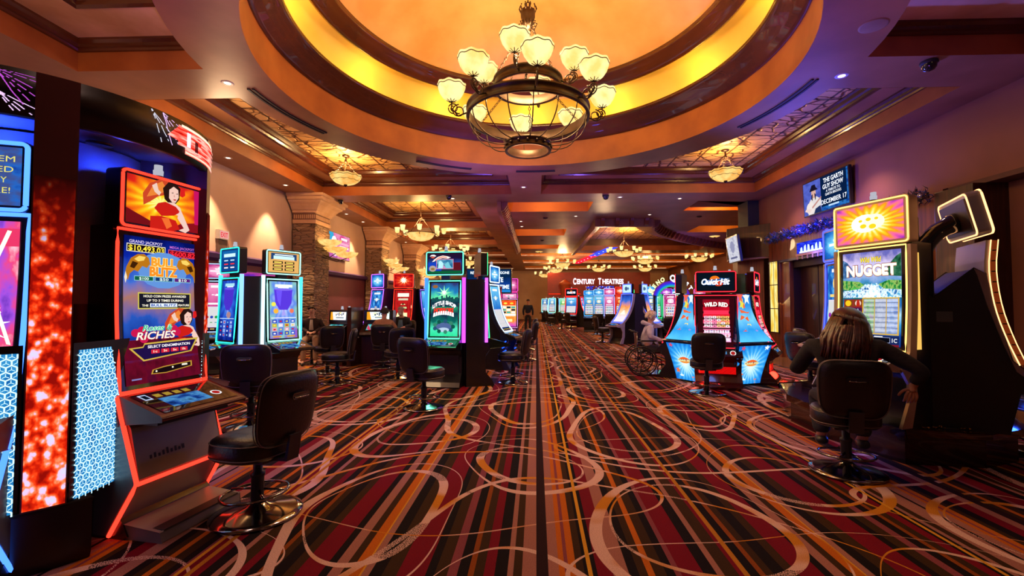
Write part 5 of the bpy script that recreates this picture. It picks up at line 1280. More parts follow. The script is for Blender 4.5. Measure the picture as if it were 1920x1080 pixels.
b2 = slot('kiosk game round the far side, only its white console edge showing', (-3.30, 3.90), (math.cos(rad(58)), math.sin(rad(58))), .60, RP, art_generic(4), art_top_generic(2), 'ff60c0', 2.5, .010, BLACK, None, (.40, 0), SILVER, .25, deck_reach=.36, margin=.0, top_gap=.012)

# ------------------------------------------------------------------ three sided pod with the goblet games
def sidebars(t, W, z0, z1, y, cols, w_=.018):
    for sx, c in cols:
        m = MB(led(c, 2.6)); m.box(sx*(W/2+.035)-w_, y, z0, sx*(W/2+.035)+w_, y+.05, z1); m.build('side_light', t)
def pod_core(label, c, r, z1, angs):
    t = thing('pod_housing', label, 'game pod housing', (c[0], c[1], 0))
    m = MB(BLACK); m.prism([(r*math.cos(rad(a)), r*math.sin(rad(a))) for a in angs], 0, z1, 'z'); m.build('core', t, bevel=.01)
    return t
g1 = slot('goblet game with pale green light frame, right face of the left pod', (-4.36, 7.66), (.87, -.49), .60, FP, goblet_main, goblet_top(True), 'a0ffe8', 2.2, .010, BLACK, None, (.42, 0), BLACK, .40, deck_reach=.42, top_gap=.08, top_w=.62, art_b=lambda t: sidebars(t, .60, .80, 1.98, -.02, [(-1, 'b8f0ff'), (1, '40c8ff')]))
g2 = slot('goblet game with teal light frame and blue reels, left face of the left pod', (-4.98, 7.22), (-.50, -.87), .60, FP, goblet_blue, goblet_top(False), '30e8d8', 2.0, .010, BLACK, None, (.42, 0), BLACK, .40, deck_reach=.42, top_gap=.08, top_w=.60, art_b=lambda t: sidebars(t, .60, .80, 1.98, -.02, [(1, '70a0ff'), (-1, '40c8ff')]))
pod_core('black core between the two goblet games', (-4.86, 7.90), .40, 1.97, (-75, -50, 10, 60, 110, 160, 200, 225))
chair('black stool by the goblet pod, violet sheen on its wide back', -3.47, 5.45, (-.35, .94))
chair('black stool facing the right goblet game, turned side on', -3.78, 8.55, (-.96, -.25))
chair('near black stool at the red trimmed kiosk game, turned side on', -1.99, 3.22, (-.95, .25))
# purple display and a slant game beyond, by the left wall
t = thing('wall_display', 'wide violet lit display low on the left wall behind the goblet pod', 'display', (-7.40, 11.2, 1.95), facing(1, -.1))
m = MB(BLACK); m.box(-1.3, 0, -.4, 1.3, .06, .4); m.build('casing', t)
s = Screen(flat(0, 0, 2.5, .74, -.003), 2.5, .74); s.bg(scr('violet_haze', 'noise', ['3018a0', '8030c0', 'd04890', '4828b0', 'a0a0e8'], .9, scale=2)); s.R(.3, .45, .8, .8, scr('violet_pale', 'noise', ['8070c8', 'c8b8e8', '9080d0'], .8, scale=8)); s.mb.build('screen', t)
slot('pink lit game left of the goblet pod, half hidden by the kiosk', (-6.95, 9.7), (.35, -.94), .62, JP, art_generic(2, 5), art_top_generic(3, 5), 'a0c0ff', 2.2, .009, BLACK, None, (.34, 0), BLACK, .40)
slot('dim game behind the pink lit one at the left wall', (-7.0, 10.6), (1, -.1), .62, JP, art_generic(5, 0), art_top_generic(1, 0), 'c040ff', 2, .009, BLACK, None, None, BLACK, .3)

# ------------------------------------------------------------------ low slant top games with the seated players
def lowboy(label, loc, face, pal, group=None):
    t = thing('slant_top_game', label, 'slot machine', (*loc, 0), facing(*face), group)
    m = MB(WOODD); m.prism([(-.18, 0), (.40, 0), (.40, 1.30), (.28, 1.34), (.02, 1.34), (.0, 1.0), (-.38, .80), (-.40, .74), (-.18, .68)], -.36, .36, 'x'); m.build('cabinet', t, bevel=.006)
    m = MB(BLACK); m.prism([(.01, 1.04), (-.02, 1.06), (.0, 1.33), (.05, 1.35)], -.35, .35, 'x'); hd = m.build('head', t)
    s = Screen(flat(0, 1.20, .56, .20, -.022, .08), .56, .20); s.bg(scr('lb_%d' % pal, 'noise', [('ffd860', 'ffffff', 'f0f8ff', 'ffb030'), ('60c0ff', 'ffffff', 'e0ffe0', 'ffe880')][pal], 1.2, scale=4)); [s.R(.34+k*.09, .52+.12*(k % 2), .395+k*.09, .74+.08*(k % 3), E('384058')) for k in range(6)]; s.R(.36, .22, .86, .36, E('8898a8')); s.P([(0, 0), (.2, 0), (.12, 1), (0, 1)], E('f0a020', 1.1)); s.mb.build('top_screen', hd)
    s = Screen(lambda u, v, d: ((u-.5)*.56, -.32+.29*v-.45*d, .84+.155*v+.9*d), .56, .33); s.bg(GLOSSD); s.R(.08, .1, .92, .92, scr('lbp_%d' % pal, 'noise', ['2060a0', '60d8e0', '30a8a0', '183868'], 1.0, scale=4)); s.P([(.1, .9), (.3, .1), (.2, .1), (.1, .3)], E('e04060')); s.mb.build('play_screen', t)
    candle(t, -.12, .2, 1.34); candle(t, .14, .2, 1.34)
    return t
lowboy('slant top game facing right of its player, leftmost of the low games', (-4.95, 11.25), (-.45, -.9), 0)
lowboy('slant top game in front of the man with the dark cap', (-4.02, 11.45), (.10, -1), 1)
t = thing('partition_post', 'tall dark panel between the two low slant top games', 'panel', (-4.48, 11.1, 0)); m = MB(WOODD); m.box(-.05, -.35, 0, .05, .4, 1.42); m.build('board', t)
chair('black stool the man in the tan jacket sits on', -3.60, 10.62, (-.25, .97))
chair('black stool with a brown and green sheen, just behind the green game stool', -2.78, 9.1, (-.55, .83))
chair('black stool turned toward the left low game', -4.6, 9.9, (-.7, .7))
G3 = 'trio of curved games beyond the low tables'
slot('violet edged curved game with a blue topper behind the low games', (-4.95, 14.0), (-.55, -.84), .62, JPC, art_generic(3, 1), art_top_generic(6, 1), 'b060ff', 2.6, .012, pbr('violet_cabinet', H('3a1858'), .35), None, (.44, 0), BLACK, .45)
def red_frog(s):
    s.bg(scr('frog_red', 'noise', ['901018', 'd02020', '700810'], 1.0, scale=3)); s.R(.15, .80, .85, .93, E('fff8e0', 1.2)); s.R(.2, .72, .8, .78, E('e8e0c0', 1.0)); s.O(.5, .50, .24, E('f0f0a8', 1.2), 1.2); s.O(.62, .48, .09, E('208838'), 1.0); s.O(.5, .62, .06, E('402010')); s.P([(.12, .08), (.2, .36), (.8, .36), (.88, .08)], E('fff0b0', 1.3))
def red_top(s): s.bg(scr('frog_top', 'radial', ['fff0a0', 'f04020', 'c01018', '600408'], 1.1, rays=10)); s.star(.5, .55, .2, E('fff8e0', 1.3), 9, .5)
slot('red edged curved game with a white creature picture, middle of the far left trio', (-4.10, 13.9), (.02, -1), .62, JPC, red_frog, red_top, 'ff2818', 2.8, .012, pbr('crimson_cabinet', H('401018'), .35), None, (.44, 0), BLACK, .45)
slot('violet edged game at the right end of the far left trio, beside the green game', (-3.45, 14.4), (.75, -.65), .62, JPC, art_generic(8, 1), None, '8060ff', 2.4, .012, BLACK, None, None, BLACK, .45)

# ------------------------------------------------------------------ the green game and its neighbour, centre left
l1 = slot('tall green lit game with a city and horror title, facing the camera', (-1.66, 8.22), (-.12, -.99), .64, FP, shop_main, shop_top, '60ffc0', 2.4, .010, BLACK, None, (.44, 0), pbr('deck_dark_green', H('102018'), .2), .42, deck_reach=.34, top_w=.72, top_gap=.10, art_b=lambda t: sidebars(t, .64, .80, 1.98, -.02, [(1, 'c040ff'), (-1, '3070d0')], .026))
l2 = slot('black game backing onto the green one, violet light bar on its edge, facing right', (-1.02, 8.62), (.93, .30), .64, FP, art_generic(6, 3), art_top_generic(4, 3), '40ff90', 2.2, .010, BLACK, None, (.44, 0), pbr('deck_dark_green', H('102018'), .2), .36, deck_reach=.40, top_w=.70, top_gap=.10, art_b=lambda t: sidebars(t, .64, .80, 1.98, -.03, [(-1, 'd050ff'), (1, 'd050ff')], .016))
light('AREA', 'deck_glow', (-1.70, 7.95, 1.25), 5, (.1, 1.0, .45), .35, (-1.72, 7.6, .75))
pod_core('black core closing the gap behind the green game', (-1.42, 8.75), .42, 1.96, (-75, -30, 10, 60, 120, 180, 230))
chair('black stool square in front of the green game, back to the camera', -1.62, 6.55, (.40, .92))
chair('black stool side on with a blue lit base, right of the black game', -.44, 8.67, (-.95, .2))
chair('black stool further up the aisle, behind the side on stool', -.28, 12.2, (-.97, .2))
chair('black stool third up the aisle on the left, small in view', -.30, 14.9, (-.97, .2))
light('POINT', 'under_light', (-.85, 9.1, .25), 3.5, (.05, .1, 1.0), .05)

# the big blue display and games behind it
t = thing('overhead_display', 'dark blue display with white words hanging behind the green game', 'display', (-1.28, 12.3, 2.13))
m = MB(BLACK); m.rbox(-.62, 0, -.34, .62, .12, .34, .02); m.build('casing', t)
m = MB(CHARC); m.box(-.05, .12, -2.13, .05, .2, .2); m.build('stand', t)
s = Screen(flat(0, 0, 1.18, .62, -.003), 1.18, .62); s.bg(scr('deep_blue', 'vertical', ['1860a8', '1040a0', '082850', '0a3060'], .9, scale=4)); Wt = E('e8f4ff', 1.3)
s.T('RETURN FROM THE GONE', .52, .86, .11, Wt, .90, .03); s.T('MINUTE', .62, .55, .20, Wt, .42, .03); s.T('END OF TIME', .66, .24, .17, Wt, .62, .03); s.T('1', .30, .52, .22, Wt, .05, .03); s.R(0, 0, 1, .10, E('2088d8', 1.1)); s.mb.build('screen', t)
slot('narrow strip of red and white reels, game between the black core and the blue curve', (-1.15, 11.6), (.2, -.98), .55, FP, art_generic(10, 2), None, 'ff3020', 1.2, .005, BLACK, None, None, BLACK, .4)
cb = slot('curved game with white and blue edge light, side on, past the black game', (-.98, 10.7), (.95, -.28), .62, JPC, art_generic(7, 1), art_top_generic(9, 1), 'b8d8ff', 3.0, .014, BLACK, pbr('dark_blue_frame', H('182040'), .3), (.40, 0), BLACK, .42)
m = MB(led('1850ff', 3.0))
for sx in (-1, 1):
    for k in range(4): m.tube([(sx*.345, -.42, .66-.10*k), (sx*.345, -.32, .60-.10*k)], .012, 5)
m.build('slash_lights', cb)
light('POINT', 'under_light', (-.45, 10.3, .5), 4, (.03, .1, 1.0), .1)
def orange_rows(s):
    s.bg(scr('orange_haze', 'vertical', ['d040c0', 'f09040', 'ffb060', 'ffd8a0', 'f06030'], 1.2, scale=4)); s.R(.04, .80, .96, .97, E('f04818', 1.2)); s.O(.3, .88, .12, E('ffe050', 1.2), .5); s.O(.7, .88, .12, E('ffd040', 1.2), .5)
    for j in range(3):
        for i in range(3): s.R(.08+i*.3, .50+j*.095, .33+i*.3, .57+j*.095, E(('182838', '40b0a0', 'fff8f0')[(i+j) % 3], 1.1))
    s.R(.04, .40, .96, .48, E('fff0e0', 1.4)); s.R(.14, .15, .86, .36, E('f88830', 1.2)); s.R(.26, .18, .74, .28, E('ffe8a0', 1.3))
slot('orange lit game with tidy rows facing the camera, further up the left of the aisle', (-.92, 15.2), (.05, -1), .64, [(-.06, .72), (-.03, 1.2), (0, 1.66)], orange_rows, None, 'ffb0ff', 1.4, .008, BLACK, None, None, BLACK, .4)
slot('game with a bright pink topper just behind the orange lit one', (-1.0, 17.2), (.1, -1), .64, FP, art_generic(12, 5), art_top_generic(12, 5), 'ff40c0', 2.4, .010, BLACK, None, (.50, 0), BLACK, .4)
for k, (x, y, p, lb) in enumerate([(-2.6, 17.5, 1, 'game with blue reels far behind the overhead display'), (-2.0, 20.5, 0, 'violet lit game far up the left side, behind the pink topper'), (-1.3, 22.5, 2, 'red lit game far up the left side near the standing person')]):
    slot(lb, (x, y), (.2, -.98), .62, FP, art_generic(20+k, p), art_top_generic(20+k, p), ('60a0ff', 'c060ff', 'ff4040')[k], 2, .01, BLACK, None, (.42, 0), BLACK, .4)

# ------------------------------------------------------------------ three sided pod with blue star panels
QC = (3.58, 9.30)
q1 = slot('red game with curved screen facing the camera, between blue star panels', (3.38, 8.66), (-.292, -.956), .78, [(-.30, .70), (-.20, .86), (-.10, 1.10), (-.04, 1.36), (-.01, 1.66)], wild_main, hit_top, 'ff2838', 2.2, .009, pbr('wine_gloss', H('38080e'), .15, 0, H('28060a'), 2, coat=.6), None, (.40, 0), pbr('wine_gloss', H('38080e'), .15), .30, deck_reach=.12, top_gap=.06, top_w=.72)
q2 = slot('matching red game seen almost side on, right face of the blue star pod', (4.27, 8.99), (.84, -.54), .70, [(-.30, .70), (-.20, .86), (-.10, 1.10), (-.04, 1.36), (-.01, 1.66)], wild_main, hit_top, 'ff2838', 2.2, .009, pbr('wine_gloss', H('38080e'), .15), None, (.40, 0), pbr('wine_gloss', H('38080e'), .15), .30, deck_reach=.12, top_gap=.06, top_w=.72)
q3 = slot('matching game at the left of the blue star pod, only its blue topper showing', (3.02, 9.62), (-.90, .44), .74, [(-.30, .70), (-.20, .86), (-.10, 1.10), (-.04, 1.36), (-.01, 1.66)], art_generic(3, 1), lambda s: s.bg(scr('topper_blue', 'vertical', ['1830c0', '3060ff', '1828a0'], 1.1, scale=3)), 'ff2838', 2.0, .009, BLACK, None, (.40, 0), BLACK, .30, deck_reach=.12, top_gap=.06, top_w=.72)
q4 = slot('matching game at the back right of the blue star pod, black topper back showing', (4.11, 9.70), (.80, .60), .74, [(-.30, .70), (-.20, .86), (-.10, 1.10), (-.04, 1.36), (-.01, 1.66)], art_generic(5, 2), hit_top, 'ff2838', 2.0, .009, BLACK, None, (.40, 0), BLACK, .30, deck_reach=.12, top_gap=.06, top_w=.72)
for q_, c_ in ((q4, ''), (q1, 'ff0808'), (q2, 'ff0808'), (q3, 'ff0808')):
    m = MB(pbr('wine_gloss', H('38080e'), .15)); m.rbox(-.34, -.62, .0, .34, -.1, .05, .02, axis='z'); m.m(led('ff1010', .9)); m.box(-.30, -.255, .12, .30, -.25, .36); m.build('red_kick_light', q_)
podq = thing('pod_housing', 'star panelled housing that joins the three red games', 'game pod housing', (QC[0], QC[1], 0))
m = MB(BLACK); m.lathe([(.001, 0), (.52, 0), (.50, 1.70), (.001, 1.70)], 24); m.build('core', podq)
BST = scr('star_blue', 'radial', ['f0ffff', 'a0e0ff', '38a8f0', '1878d8', '1060c0'], 1.15, (.5, .45), 3, rays=20)
BSU = scr('star_blue_up', 'vertical', ['58c8f8', '2898e8', '78d0f8', '3090e0', '1868c8'], 1.15, scale=3)
def starpanel(ang, grow_=0.0):
    u = Vector((math.cos(rad(ang)), math.sin(rad(ang)), 0)); p = Vector((-u.y, u.x, 0))
    def lo(uu, v, d): 
        r = .78+grow_+.20*max(0, v)**1.3; w_ = .25+grow_*.4+.10*v; return tuple(u*(r+d)+p*((uu-.5)*2*w_)+Vector((0, 0, .04+.74*v)))
    hi_at, hi_n, hL = smooth_path([(.98, .82), (.86, 1.02), (.76, 1.28), (.70, 1.68)])
    def hi(uu, v, d):
        q = hi_at(v); w_ = .35+grow_*.4-.23*max(0, min(1, v*1.35))**.75; return tuple(u*(q.x+grow_+d)+p*((uu-.5)*2*w_)+Vector((0, 0, q.y)))
    m = MB(pbr('blue_gloss_edge', H('0a1a40'), .2))
    for f, y0 in ((lo, 0), (hi, 0)):
        fr = [f(-.06, v/8, -.03) for v in range(9)]; to = [f(1.06, v/8, -.03) for v in range(9)]
        for k in range(8): m.poly([fr[k], to[k], to[k+1], fr[k+1]])
        for e_ in (-.06, 1.06):
            for k in range(8):
                a, b = f(e_, k/8, -.03), f(e_, (k+1)/8, -.03); m.poly([a, b, (b[0]*.5, b[1]*.5, b[2]), (a[0]*.5, a[1]*.5, a[2])])
    m.tube([lo(-.06, 1, .0), lo(1.06, 1, .0)], .03, 8); pn = m.build('corner_panel', podq)
    s = Screen(lo, .62, .76); s.bg(BST); s.star(.14, .90, .08, E('e05070'), 5, .45, .3); s.star(.88, .90, .09, E('f0ffff', 1.2), 5, .45); s.star(.16, .24, .11, E('f07030', 1.1), 5, .45, .2); s.star(.28, .10, .10, E('e8fff0', 1.2), 5, .45); s.star(.75, .07, .09, E('f08060'), 5, .45, .5)
    s.O(.5, .52, .22, E('f09030', 1.1), .45); s.O(.5, .55, .14, E('f06020', 1.1), .5); s.T('Quick Hit', .5, .52, .055, E('fff8a0', 1.2), .50, .03, .25, edge=E('204890')); s.mb.build('star_art', pn)
    s = Screen(hi, .5, hL); s.bg(BSU); s.star(.40, .62, .42, E('f06838', 1.1), 5, .45, .15); s.star(.30, .80, .25, E('e8e050', 1.1), 5, .45, .4); s.star(.55, .42, .16, E('f8e888', 1.1), 5, .45, .2); s.star(.28, .22, .12, E('e85848', 1.1), 5, .45, .1); s.star(.75, .24, .08, E('a0a0f0', 1.0), 5, .45); s.star(.7, .93, .30, E('e8f8ff', 1.1), 5, .45); s.star(.2, .95, .28, E('f06050', 1.1), 5, .45); s.mb.build('star_art', pn)
for a_, g_ in ((-69, .07), (-147, .02), (8, .0)): starpanel(a_, g_)
light('POINT', 'red_under_light', (2.98, 8.15, .22), 5, (1.0, .02, .01), .08); light('POINT', 'red_under_light', (4.9, 9.2, .22), 5, (1.0, .02, .01), .08); light('POINT', 'blue_under_light', (3.1, 8.0, 1.0), 3, (.1, .3, 1.0), .1)
chair('black stool in front of the red curved game, back to the camera', 2.86, 7.76, (.22, .97))
chair('black stool with blue sheen between the star pod and the woman', 4.62, 7.85, (.9, .45))
chair('black stool mostly hidden, behind the blue sheened one', 5.35, 8.9, (.8, -.1))

# ------------------------------------------------------------------ white framed curved pair up the aisle
JW = [(-.52, .80), (-.34, .98), (-.18, 1.22), (-.06, 1.52), (-.0, 1.88)]
LAV = pbr('lavender_frame', H('b8a8c8'), .4, .1)
def wonder(s):
    s.bg(scr('wonder', 'vertical', ['f8e0f8', 'f8d8e8', 'f8c8a0', 'f09048', '3868c8', '1838a0'], 1.25, scale=3)); s.O(.5, .55, .12, E('506088'), 1.8); s.P([(.2, .30), (.5, .50), (.8, .30)], E('fff0e0', 1.2))
def wtop(s): s.bg(E('c8f0ff', 1.1)); s.O(.4, .5, .18, E('406088')); s.O(.66, .5, .12, E('6080b0'))
slot('white and blue edged curved game, left one of the back to back pair', (3.52, 17.6), (-.86, -.51), .66, JW, wonder, wtop, '4860ff', 2.8, .014, BLACK, LAV, (.36, 0), LAV, .34, top_gap=.03, top_w=.5)
slot('white and blue edged curved game, right one of the back to back pair', (4.18, 17.7), (.80, -.60), .66, JW, wonder, wtop, '4860ff', 2.8, .014, BLACK, LAV, (.36, 0), LAV, .34, top_gap=.03, top_w=.5)
light('SPOT', 'downlight', (3.8, 15.6, 4.7), 160, (.9, .75, 1.0), .1, (3.8, 17.0, .6), 50)  # added spot that brightens the lavender frames, no fitting above them
t = thing('pod_housing', 'navy wedge between the back to back curved games', 'game pod housing', (3.87, 17.75, 0)); m = MB(pbr('navy_side', H('1c1838'), .4)); m.prism([(-.20, 0), (.20, 0), (.46, .62), (.22, 1.88), (-.22, 1.88), (-.46, .62)], -.40, .4, 'y'); m.build('core', t)
chair('black stool alone in the aisle facing right, left of the curved pair', 2.60, 17.9, (.98, .15))

# the keno arch and games around it
def arch():
    t = thing('rainbow_arch', 'rainbow arch sign with white letters above a group of games', 'sign', (5.62, 19.0, 1.68), 0)
    m = MB(BLACK); n = 24
    def q(r, a, y): return (r*math.cos(a), y, r*math.sin(a)*.85)
    for y in (0, .25):
        for k in range(n):
            a, b = PI*(.08+.84*k/n), PI*(.08+.84*(k+1)/n); m.poly([q(.62, a, y), q(.92, a, y), q(.92, b, y), q(.62, b, y)])
    for r in (.62, .92):
        for k in range(n):
            a, b = PI*(.08+.84*k/n), PI*(.08+.84*(k+1)/n); m.poly([q(r, a, 0), q(r, b, 0), q(r, b, .25), q(r, a, .25)])
    m.build('arch_body', t)
    s = MB()
    for i, c in enumerate(('30c080', '2090e0', '2848e8', '4828d0', '6020b0')):
        s.m(E(c, 1.1)); r0, r1 = .63+.056*i, .63+.056*(i+1)
        for k in range(n):
            a, b = PI*(.08+.84*k/n), PI*(.08+.84*(k+1)/n); s.poly([q(r0, a, -.004), q(r1, a, -.004), q(r1, b, -.004), q(r0, b, -.004)])
    s.build('rainbow_bands', t)
    word = 'KENO QUEST'
    m = MB(E('f0fff0', 1.6))
    for i, chh in enumerate(word):
        if chh == ' ': continue
        a = PI*(.86-.68*i/9); vs, fs, W_, _ = glyphs(chh, .05); big = .24 if i in (0, 5) else .17; base = len(m.v)
        m.m(E('e8f8b0' if i < 4 else 'f0f8ff', 1.5))
        for x, y in vs:
            rx = x*big; ry = y*big; ca, sa = math.cos(a-PI/2), math.sin(a-PI/2); m.pt((1.06*math.cos(a)+rx*ca-ry*sa, -.01, 1.06*math.sin(a)*.85+rx*sa+ry*ca))
        for f in fs: m.face([base+j for j in f])
    m.build('letters', t); t.scale = (.86, .86, 1.0)
    m = MB(CHARC); m.box(-.85, .05, -1.68, -.75, .2, .25); m.build('post', t); m = MB(CHARC); m.box(.75, .05, -1.68, .85, .2, .25); m.build('post', t)
arch()
for k, (lb, x, y, p, tr_, tg) in enumerate([('cyan game left of the rainbow arch', 5.10, 20.4, 1, '60d0ff', (.3, 0)), ('pink game under the left half of the rainbow arch', 5.95, 20.3, 5, 'ffb0e0', None),
                                    ('white framed game under the right half of the rainbow arch', 6.45, 20.2, 3, 'f0f8ff', None), ('green game at the left foot of the rainbow arch', 5.35, 20.6, 3, '40ff90', None)]):
    slot(lb, (x, y), (-.1, -1), .62, FP if k != 2 else JPC, art_generic(30+k, p), art_top_generic(30+k, p), tr_, 2.2, .014, BLACK, None, tg, BLACK, .4)
chair('black stool before the white framed game at the arch', 5.9, 17.6, (.3, .95)); chair('black stool before the pink game at the arch', 5.0, 17.2, (.1, .95)); chair('black stool near the arch with a blue rim', 6.2, 16.3, (.9, .3)); chair('black stool right of the curved pair', 5.1, 15.8, (-.9, .2))

# row of four under the theatre sign and far clusters
for k, (lb, x, y, p, tr_, tg) in enumerate([('blue square topped game, leftmost of four under the theatre sign', 2.85, 24.5, 1, '40a0ff', (.25, 0)), ('pale blue game, second of four under the theatre sign', 3.35, 24.3, 1, '80c0ff', (.3, 0)),
                                    ('lavender game with round top, third of four under the theatre sign', 3.85, 24.0, 5, 'b0a0ff', (.36, 0)), ('red game, rightmost of four under the theatre sign', 4.40, 23.8, 2, 'ff3020', (.42, 0))]):
    slot(lb, (x, y), (-.15, -1), .56, FP, art_generic(40+k, p), art_top_generic(40+k, p), tr_, 2.4, .014, BLACK, None, tg, BLACK, .4)
slot('far red game with a blue oval topper, right of the aisle', (2.30, 29.6), (-.25, -.97), .80, JPC, art_generic(50, 1), hit_top, 'ff2020', 2.6, .02, pbr('wine_gloss', H('38080e'), .15), None, (.5, 0), BLACK, .4)
slot('far red game side on, back to back with the blue oval topped one', (3.00, 29.9), (.95, -.3), .80, JPC, art_generic(51, 1), art_top_generic(51, 2), 'ff2020', 2.6, .02, BLACK, None, None, BLACK, .4)
for k, (x, y) in enumerate([(.75, 38), (1.25, 36.5), (1.7, 37), (2.1, 35), (1.2, 33.5), (.9, 41)]):
    slot(('pale green', 'white', 'cyan', 'mint', 'silver', 'aqua')[k]+' lit game in the distant cluster right of the aisle end', (x, y), (-.5, -.86), .62, FP, art_generic(60+k, 3 if k % 2 else 1), None, 'a0ffe0', 2.0, .02, BLACK, None, None, BLACK, .4)
for k, (x, y, p) in enumerate([(8.3, 27.5, 1), (9.6, 27, 5), (7.4, 26, 0), (5.6, 27.5, 3)]):
    slot(('blue', 'pink', 'violet', 'green')[k]+' lit game in the far right of the hall', (x, y), (-.3, -.95), .62, FP, art_generic(70+k, p), art_top_generic(70+k, p), ('40a0ff', 'ff60c0', 'a050ff', '40ff90')[k], 2.2, .014, BLACK, None, (.4, 0), BLACK, .4)
for k, (x, y, d) in enumerate([(1.55, 27.6, (.7, .7)), (1.0, 31.5, (.9, .2)), (2.0, 26.0, (.8, .5)), (3.0, 22.4, (0, 1)), (3.6, 22.0, (.2, 1)), (4.2, 21.6, (.1, 1)), (.9, 34.5, (.9, .1)), (3.7, 27.6, (-.9, .1))]):
    chair(('black stool before the far blue oval topped game', 'black stool by the distant aisle cluster, nearer', 'black stool nearest the far red pair', 'black stool before the leftmost of the four games', 'black stool before the middle of the four games', 'black stool before the rightmost of the four games', 'black stool by the distant aisle cluster, further', 'black stool on the right of the far red pair')[k], x, y, d)
# theatre sign on its fascia
t = thing('theatre_sign', 'white lit words on the dark red fascia far across the hall', 'sign', (5.15, 37.4, 3.35))
m = MB(pbr('fascia_red', H('7a1c1c'), .5)); m.box(-4.2, .05, -1.9, 4.2, .3, .75); m.build('fascia', t)
s = Screen(flat(0, 0, 4.1, .45, 0), 4.1, .45); s.T('C', -.0+.02, .55, 1.1, E('ffe8f0', 1.8), .06, .04); s.T('ENTURY', .245, .5, .85, E('ffe8f0', 1.8), .36, .04); s.T('T', .52, .55, 1.1, E('ffe8f0', 1.8), .06, .04); s.T('HEATRES', .785, .5, .85, E('ffe8f0', 1.8), .42, .04); s.mb.build('letters', t)
m = MB(E('2040e0', 1.2)); rr = random.Random(9)
for k in range(46): x = -1.2+2.4*rr.random(); z = -.42-.25*rr.random(); m.box(x, -.02, z, x+rr.uniform(.06, .2), .0, z+.05)
m.m(E('d8e0ff', 1.5))
for k in range(16): x = -1.1+2.2*rr.random(); z = -.42-.25*rr.random(); m.box(x, -.04, z, x+.06, -.02, z+.04)
m.build('blue_tube_lights', t)
m = MB(E('ff3010', 1.4)); m.box(-4.1, -.02, -1.05, -1.5, 0, -1.0); m.box(-4.1, -.02, -1.45, -1.5, 0, -1.40); m.build('red_tube_lights', t)
t = thing('lit_pillar', 'amber lit round pillar left of the theatre sign', 'pillar', (2.35, 36.6, 0)); m = MB(pbr('pillar_amber', H('a04820'), .5)); m.lathe([(.36, 0), (.36, 2.9), (.45, 3.0), (.50, 3.1), (.50, 3.2), (.001, 3.5)], 20); m.build('shaft', t)
m = MB(); 
for k in range(20):
    a = k/20; c = '3040ff' if a < .45 else 'ff1830'; m.m(emi('strip_'+c, H(c), 2.0)); p0 = Vector((4.4, 26.0, 4.74)).lerp(Vector((3.2, 36.5, 4.74)), a); p1 = Vector((4.4, 26.0, 4.74)).lerp(Vector((3.2, 36.5, 4.74)), a+.05); m.poly([(p0.x-.3, p0.y, p0.z), (p0.x+.3, p0.y, p0.z), (p1.x+.3, p1.y, p1.z), (p1.x-.3, p1.y, p1.z)])
m.m(E('ffffff', 2))
for k in range(9): p0 = Vector((4.4, 26.0, 4.73)).lerp(Vector((3.2, 36.5, 4.73)), .1+k*.1); m.box(p0.x-.04, p0.y-.04, p0.z, p0.x+.04, p0.y+.04, p0.z+.01)
tag(m.build('ceiling_light_strip'), 'slanting ceiling strip that turns from blue to red, beyond the octagon', 'light strip')

# ------------------------------------------------------------------ wood clad portal on the right wall
# built as structure: header, jambs, doorway, lit alabaster panels
pt = MB(WOODP)
pt.box(6.95, 8.05, 2.72, 7.12, 13.75, 3.32); pt.box(6.95, 13.15, 0, 7.12, 13.75, 2.72); 
pt.box(7.0, 10.6, 0, 7.12, 11.2, 2.72); pt.box(7.0, 12.75, 0, 7.12, 13.15, 2.72)
pt.box(7.0, 8.05, 0, 7.12, 8.30, 2.72); pt.box(7.02, 8.30, 0, 7.12, 8.70, 1.15); pt.box(7.0, 8.70, 0, 7.12, 10.6, 2.72)
struct(pt, 'wall_right_panelling', bevel=.008)
bd = MB(pbr('blue_band', H('241848'), .3)); bd.box(6.93, 8.05, 2.68, 6.96, 13.75, 2.74); struct(bd, 'trim_%d' % trim_no[0]); trim_no[0] += 1
dr = MB(WOODD); dr.box(7.30, 11.2, 0, 7.36, 12.75, 2.5); dr.m(pbr('portal_dark', H('2a1414'), .6)); dr.box(7.10, 11.2, 2.5, 7.4, 12.75, 2.72); dr.box(7.1, 12.73, 0, 7.4, 12.77, 2.72); dr.box(7.1, 11.16, 0, 7.4, 11.20, 2.72); dr.m(CHROME); dr.box(7.28, 11.5, .95, 7.31, 11.54, 1.25)
dr.m(BLACKM); dr.box(7.29, 11.96, 0, 7.31, 11.99, 2.5); o = struct(dr, 'door_1')
pl = MB(WOODD); pl.box(6.90, 7.35, 0, 7.46, 8.05, 3.42); struct(pl, 'wall_right_pilaster', bevel=.01)
ALP = scr('amber_alabaster', 'noise', ['c88a20', 'f0c848', 'fff0a0', 'e8b038'], 1.15, scale=3)
def lit_panel(y0, y1, z0, z1, label, x=6.93):
    t = thing('lit_wall_panel', label, 'wall light', (x, (y0+y1)/2, (z0+z1)/2), facing(-1, 0), 'amber lit stone panels on the right wall')
    w_, h_ = y1-y0, z1-z0
    m = MB(ALP); m.grid(lambda u, v: ((u-.5)*w_, 0, (v-.5)*h_), 1, 1); m.m(BLACKM); m.box(-w_/2, .001, -h_/2, w_/2, .06, h_/2); m.build('glowing_stone', t)
    m = MB(IRON)
    for k in range(4): z = -h_/2+h_*k/3; m.box(-w_/2-.02, -.012, z-.012, w_/2+.02, .0, z+.012)
    for sx in (-1, 1): m.box(sx*w_/2-.015, -.012, -h_/2, sx*w_/2+.015, 0, h_/2)
    m.box(-.004, -.006, -h_/2, .004, 0, h_/2); m.build('metal_frame', t)
lit_panel(13.22, 13.68, .68, 2.74, 'tall amber lit stone panel left of the doorway, past the star pod')
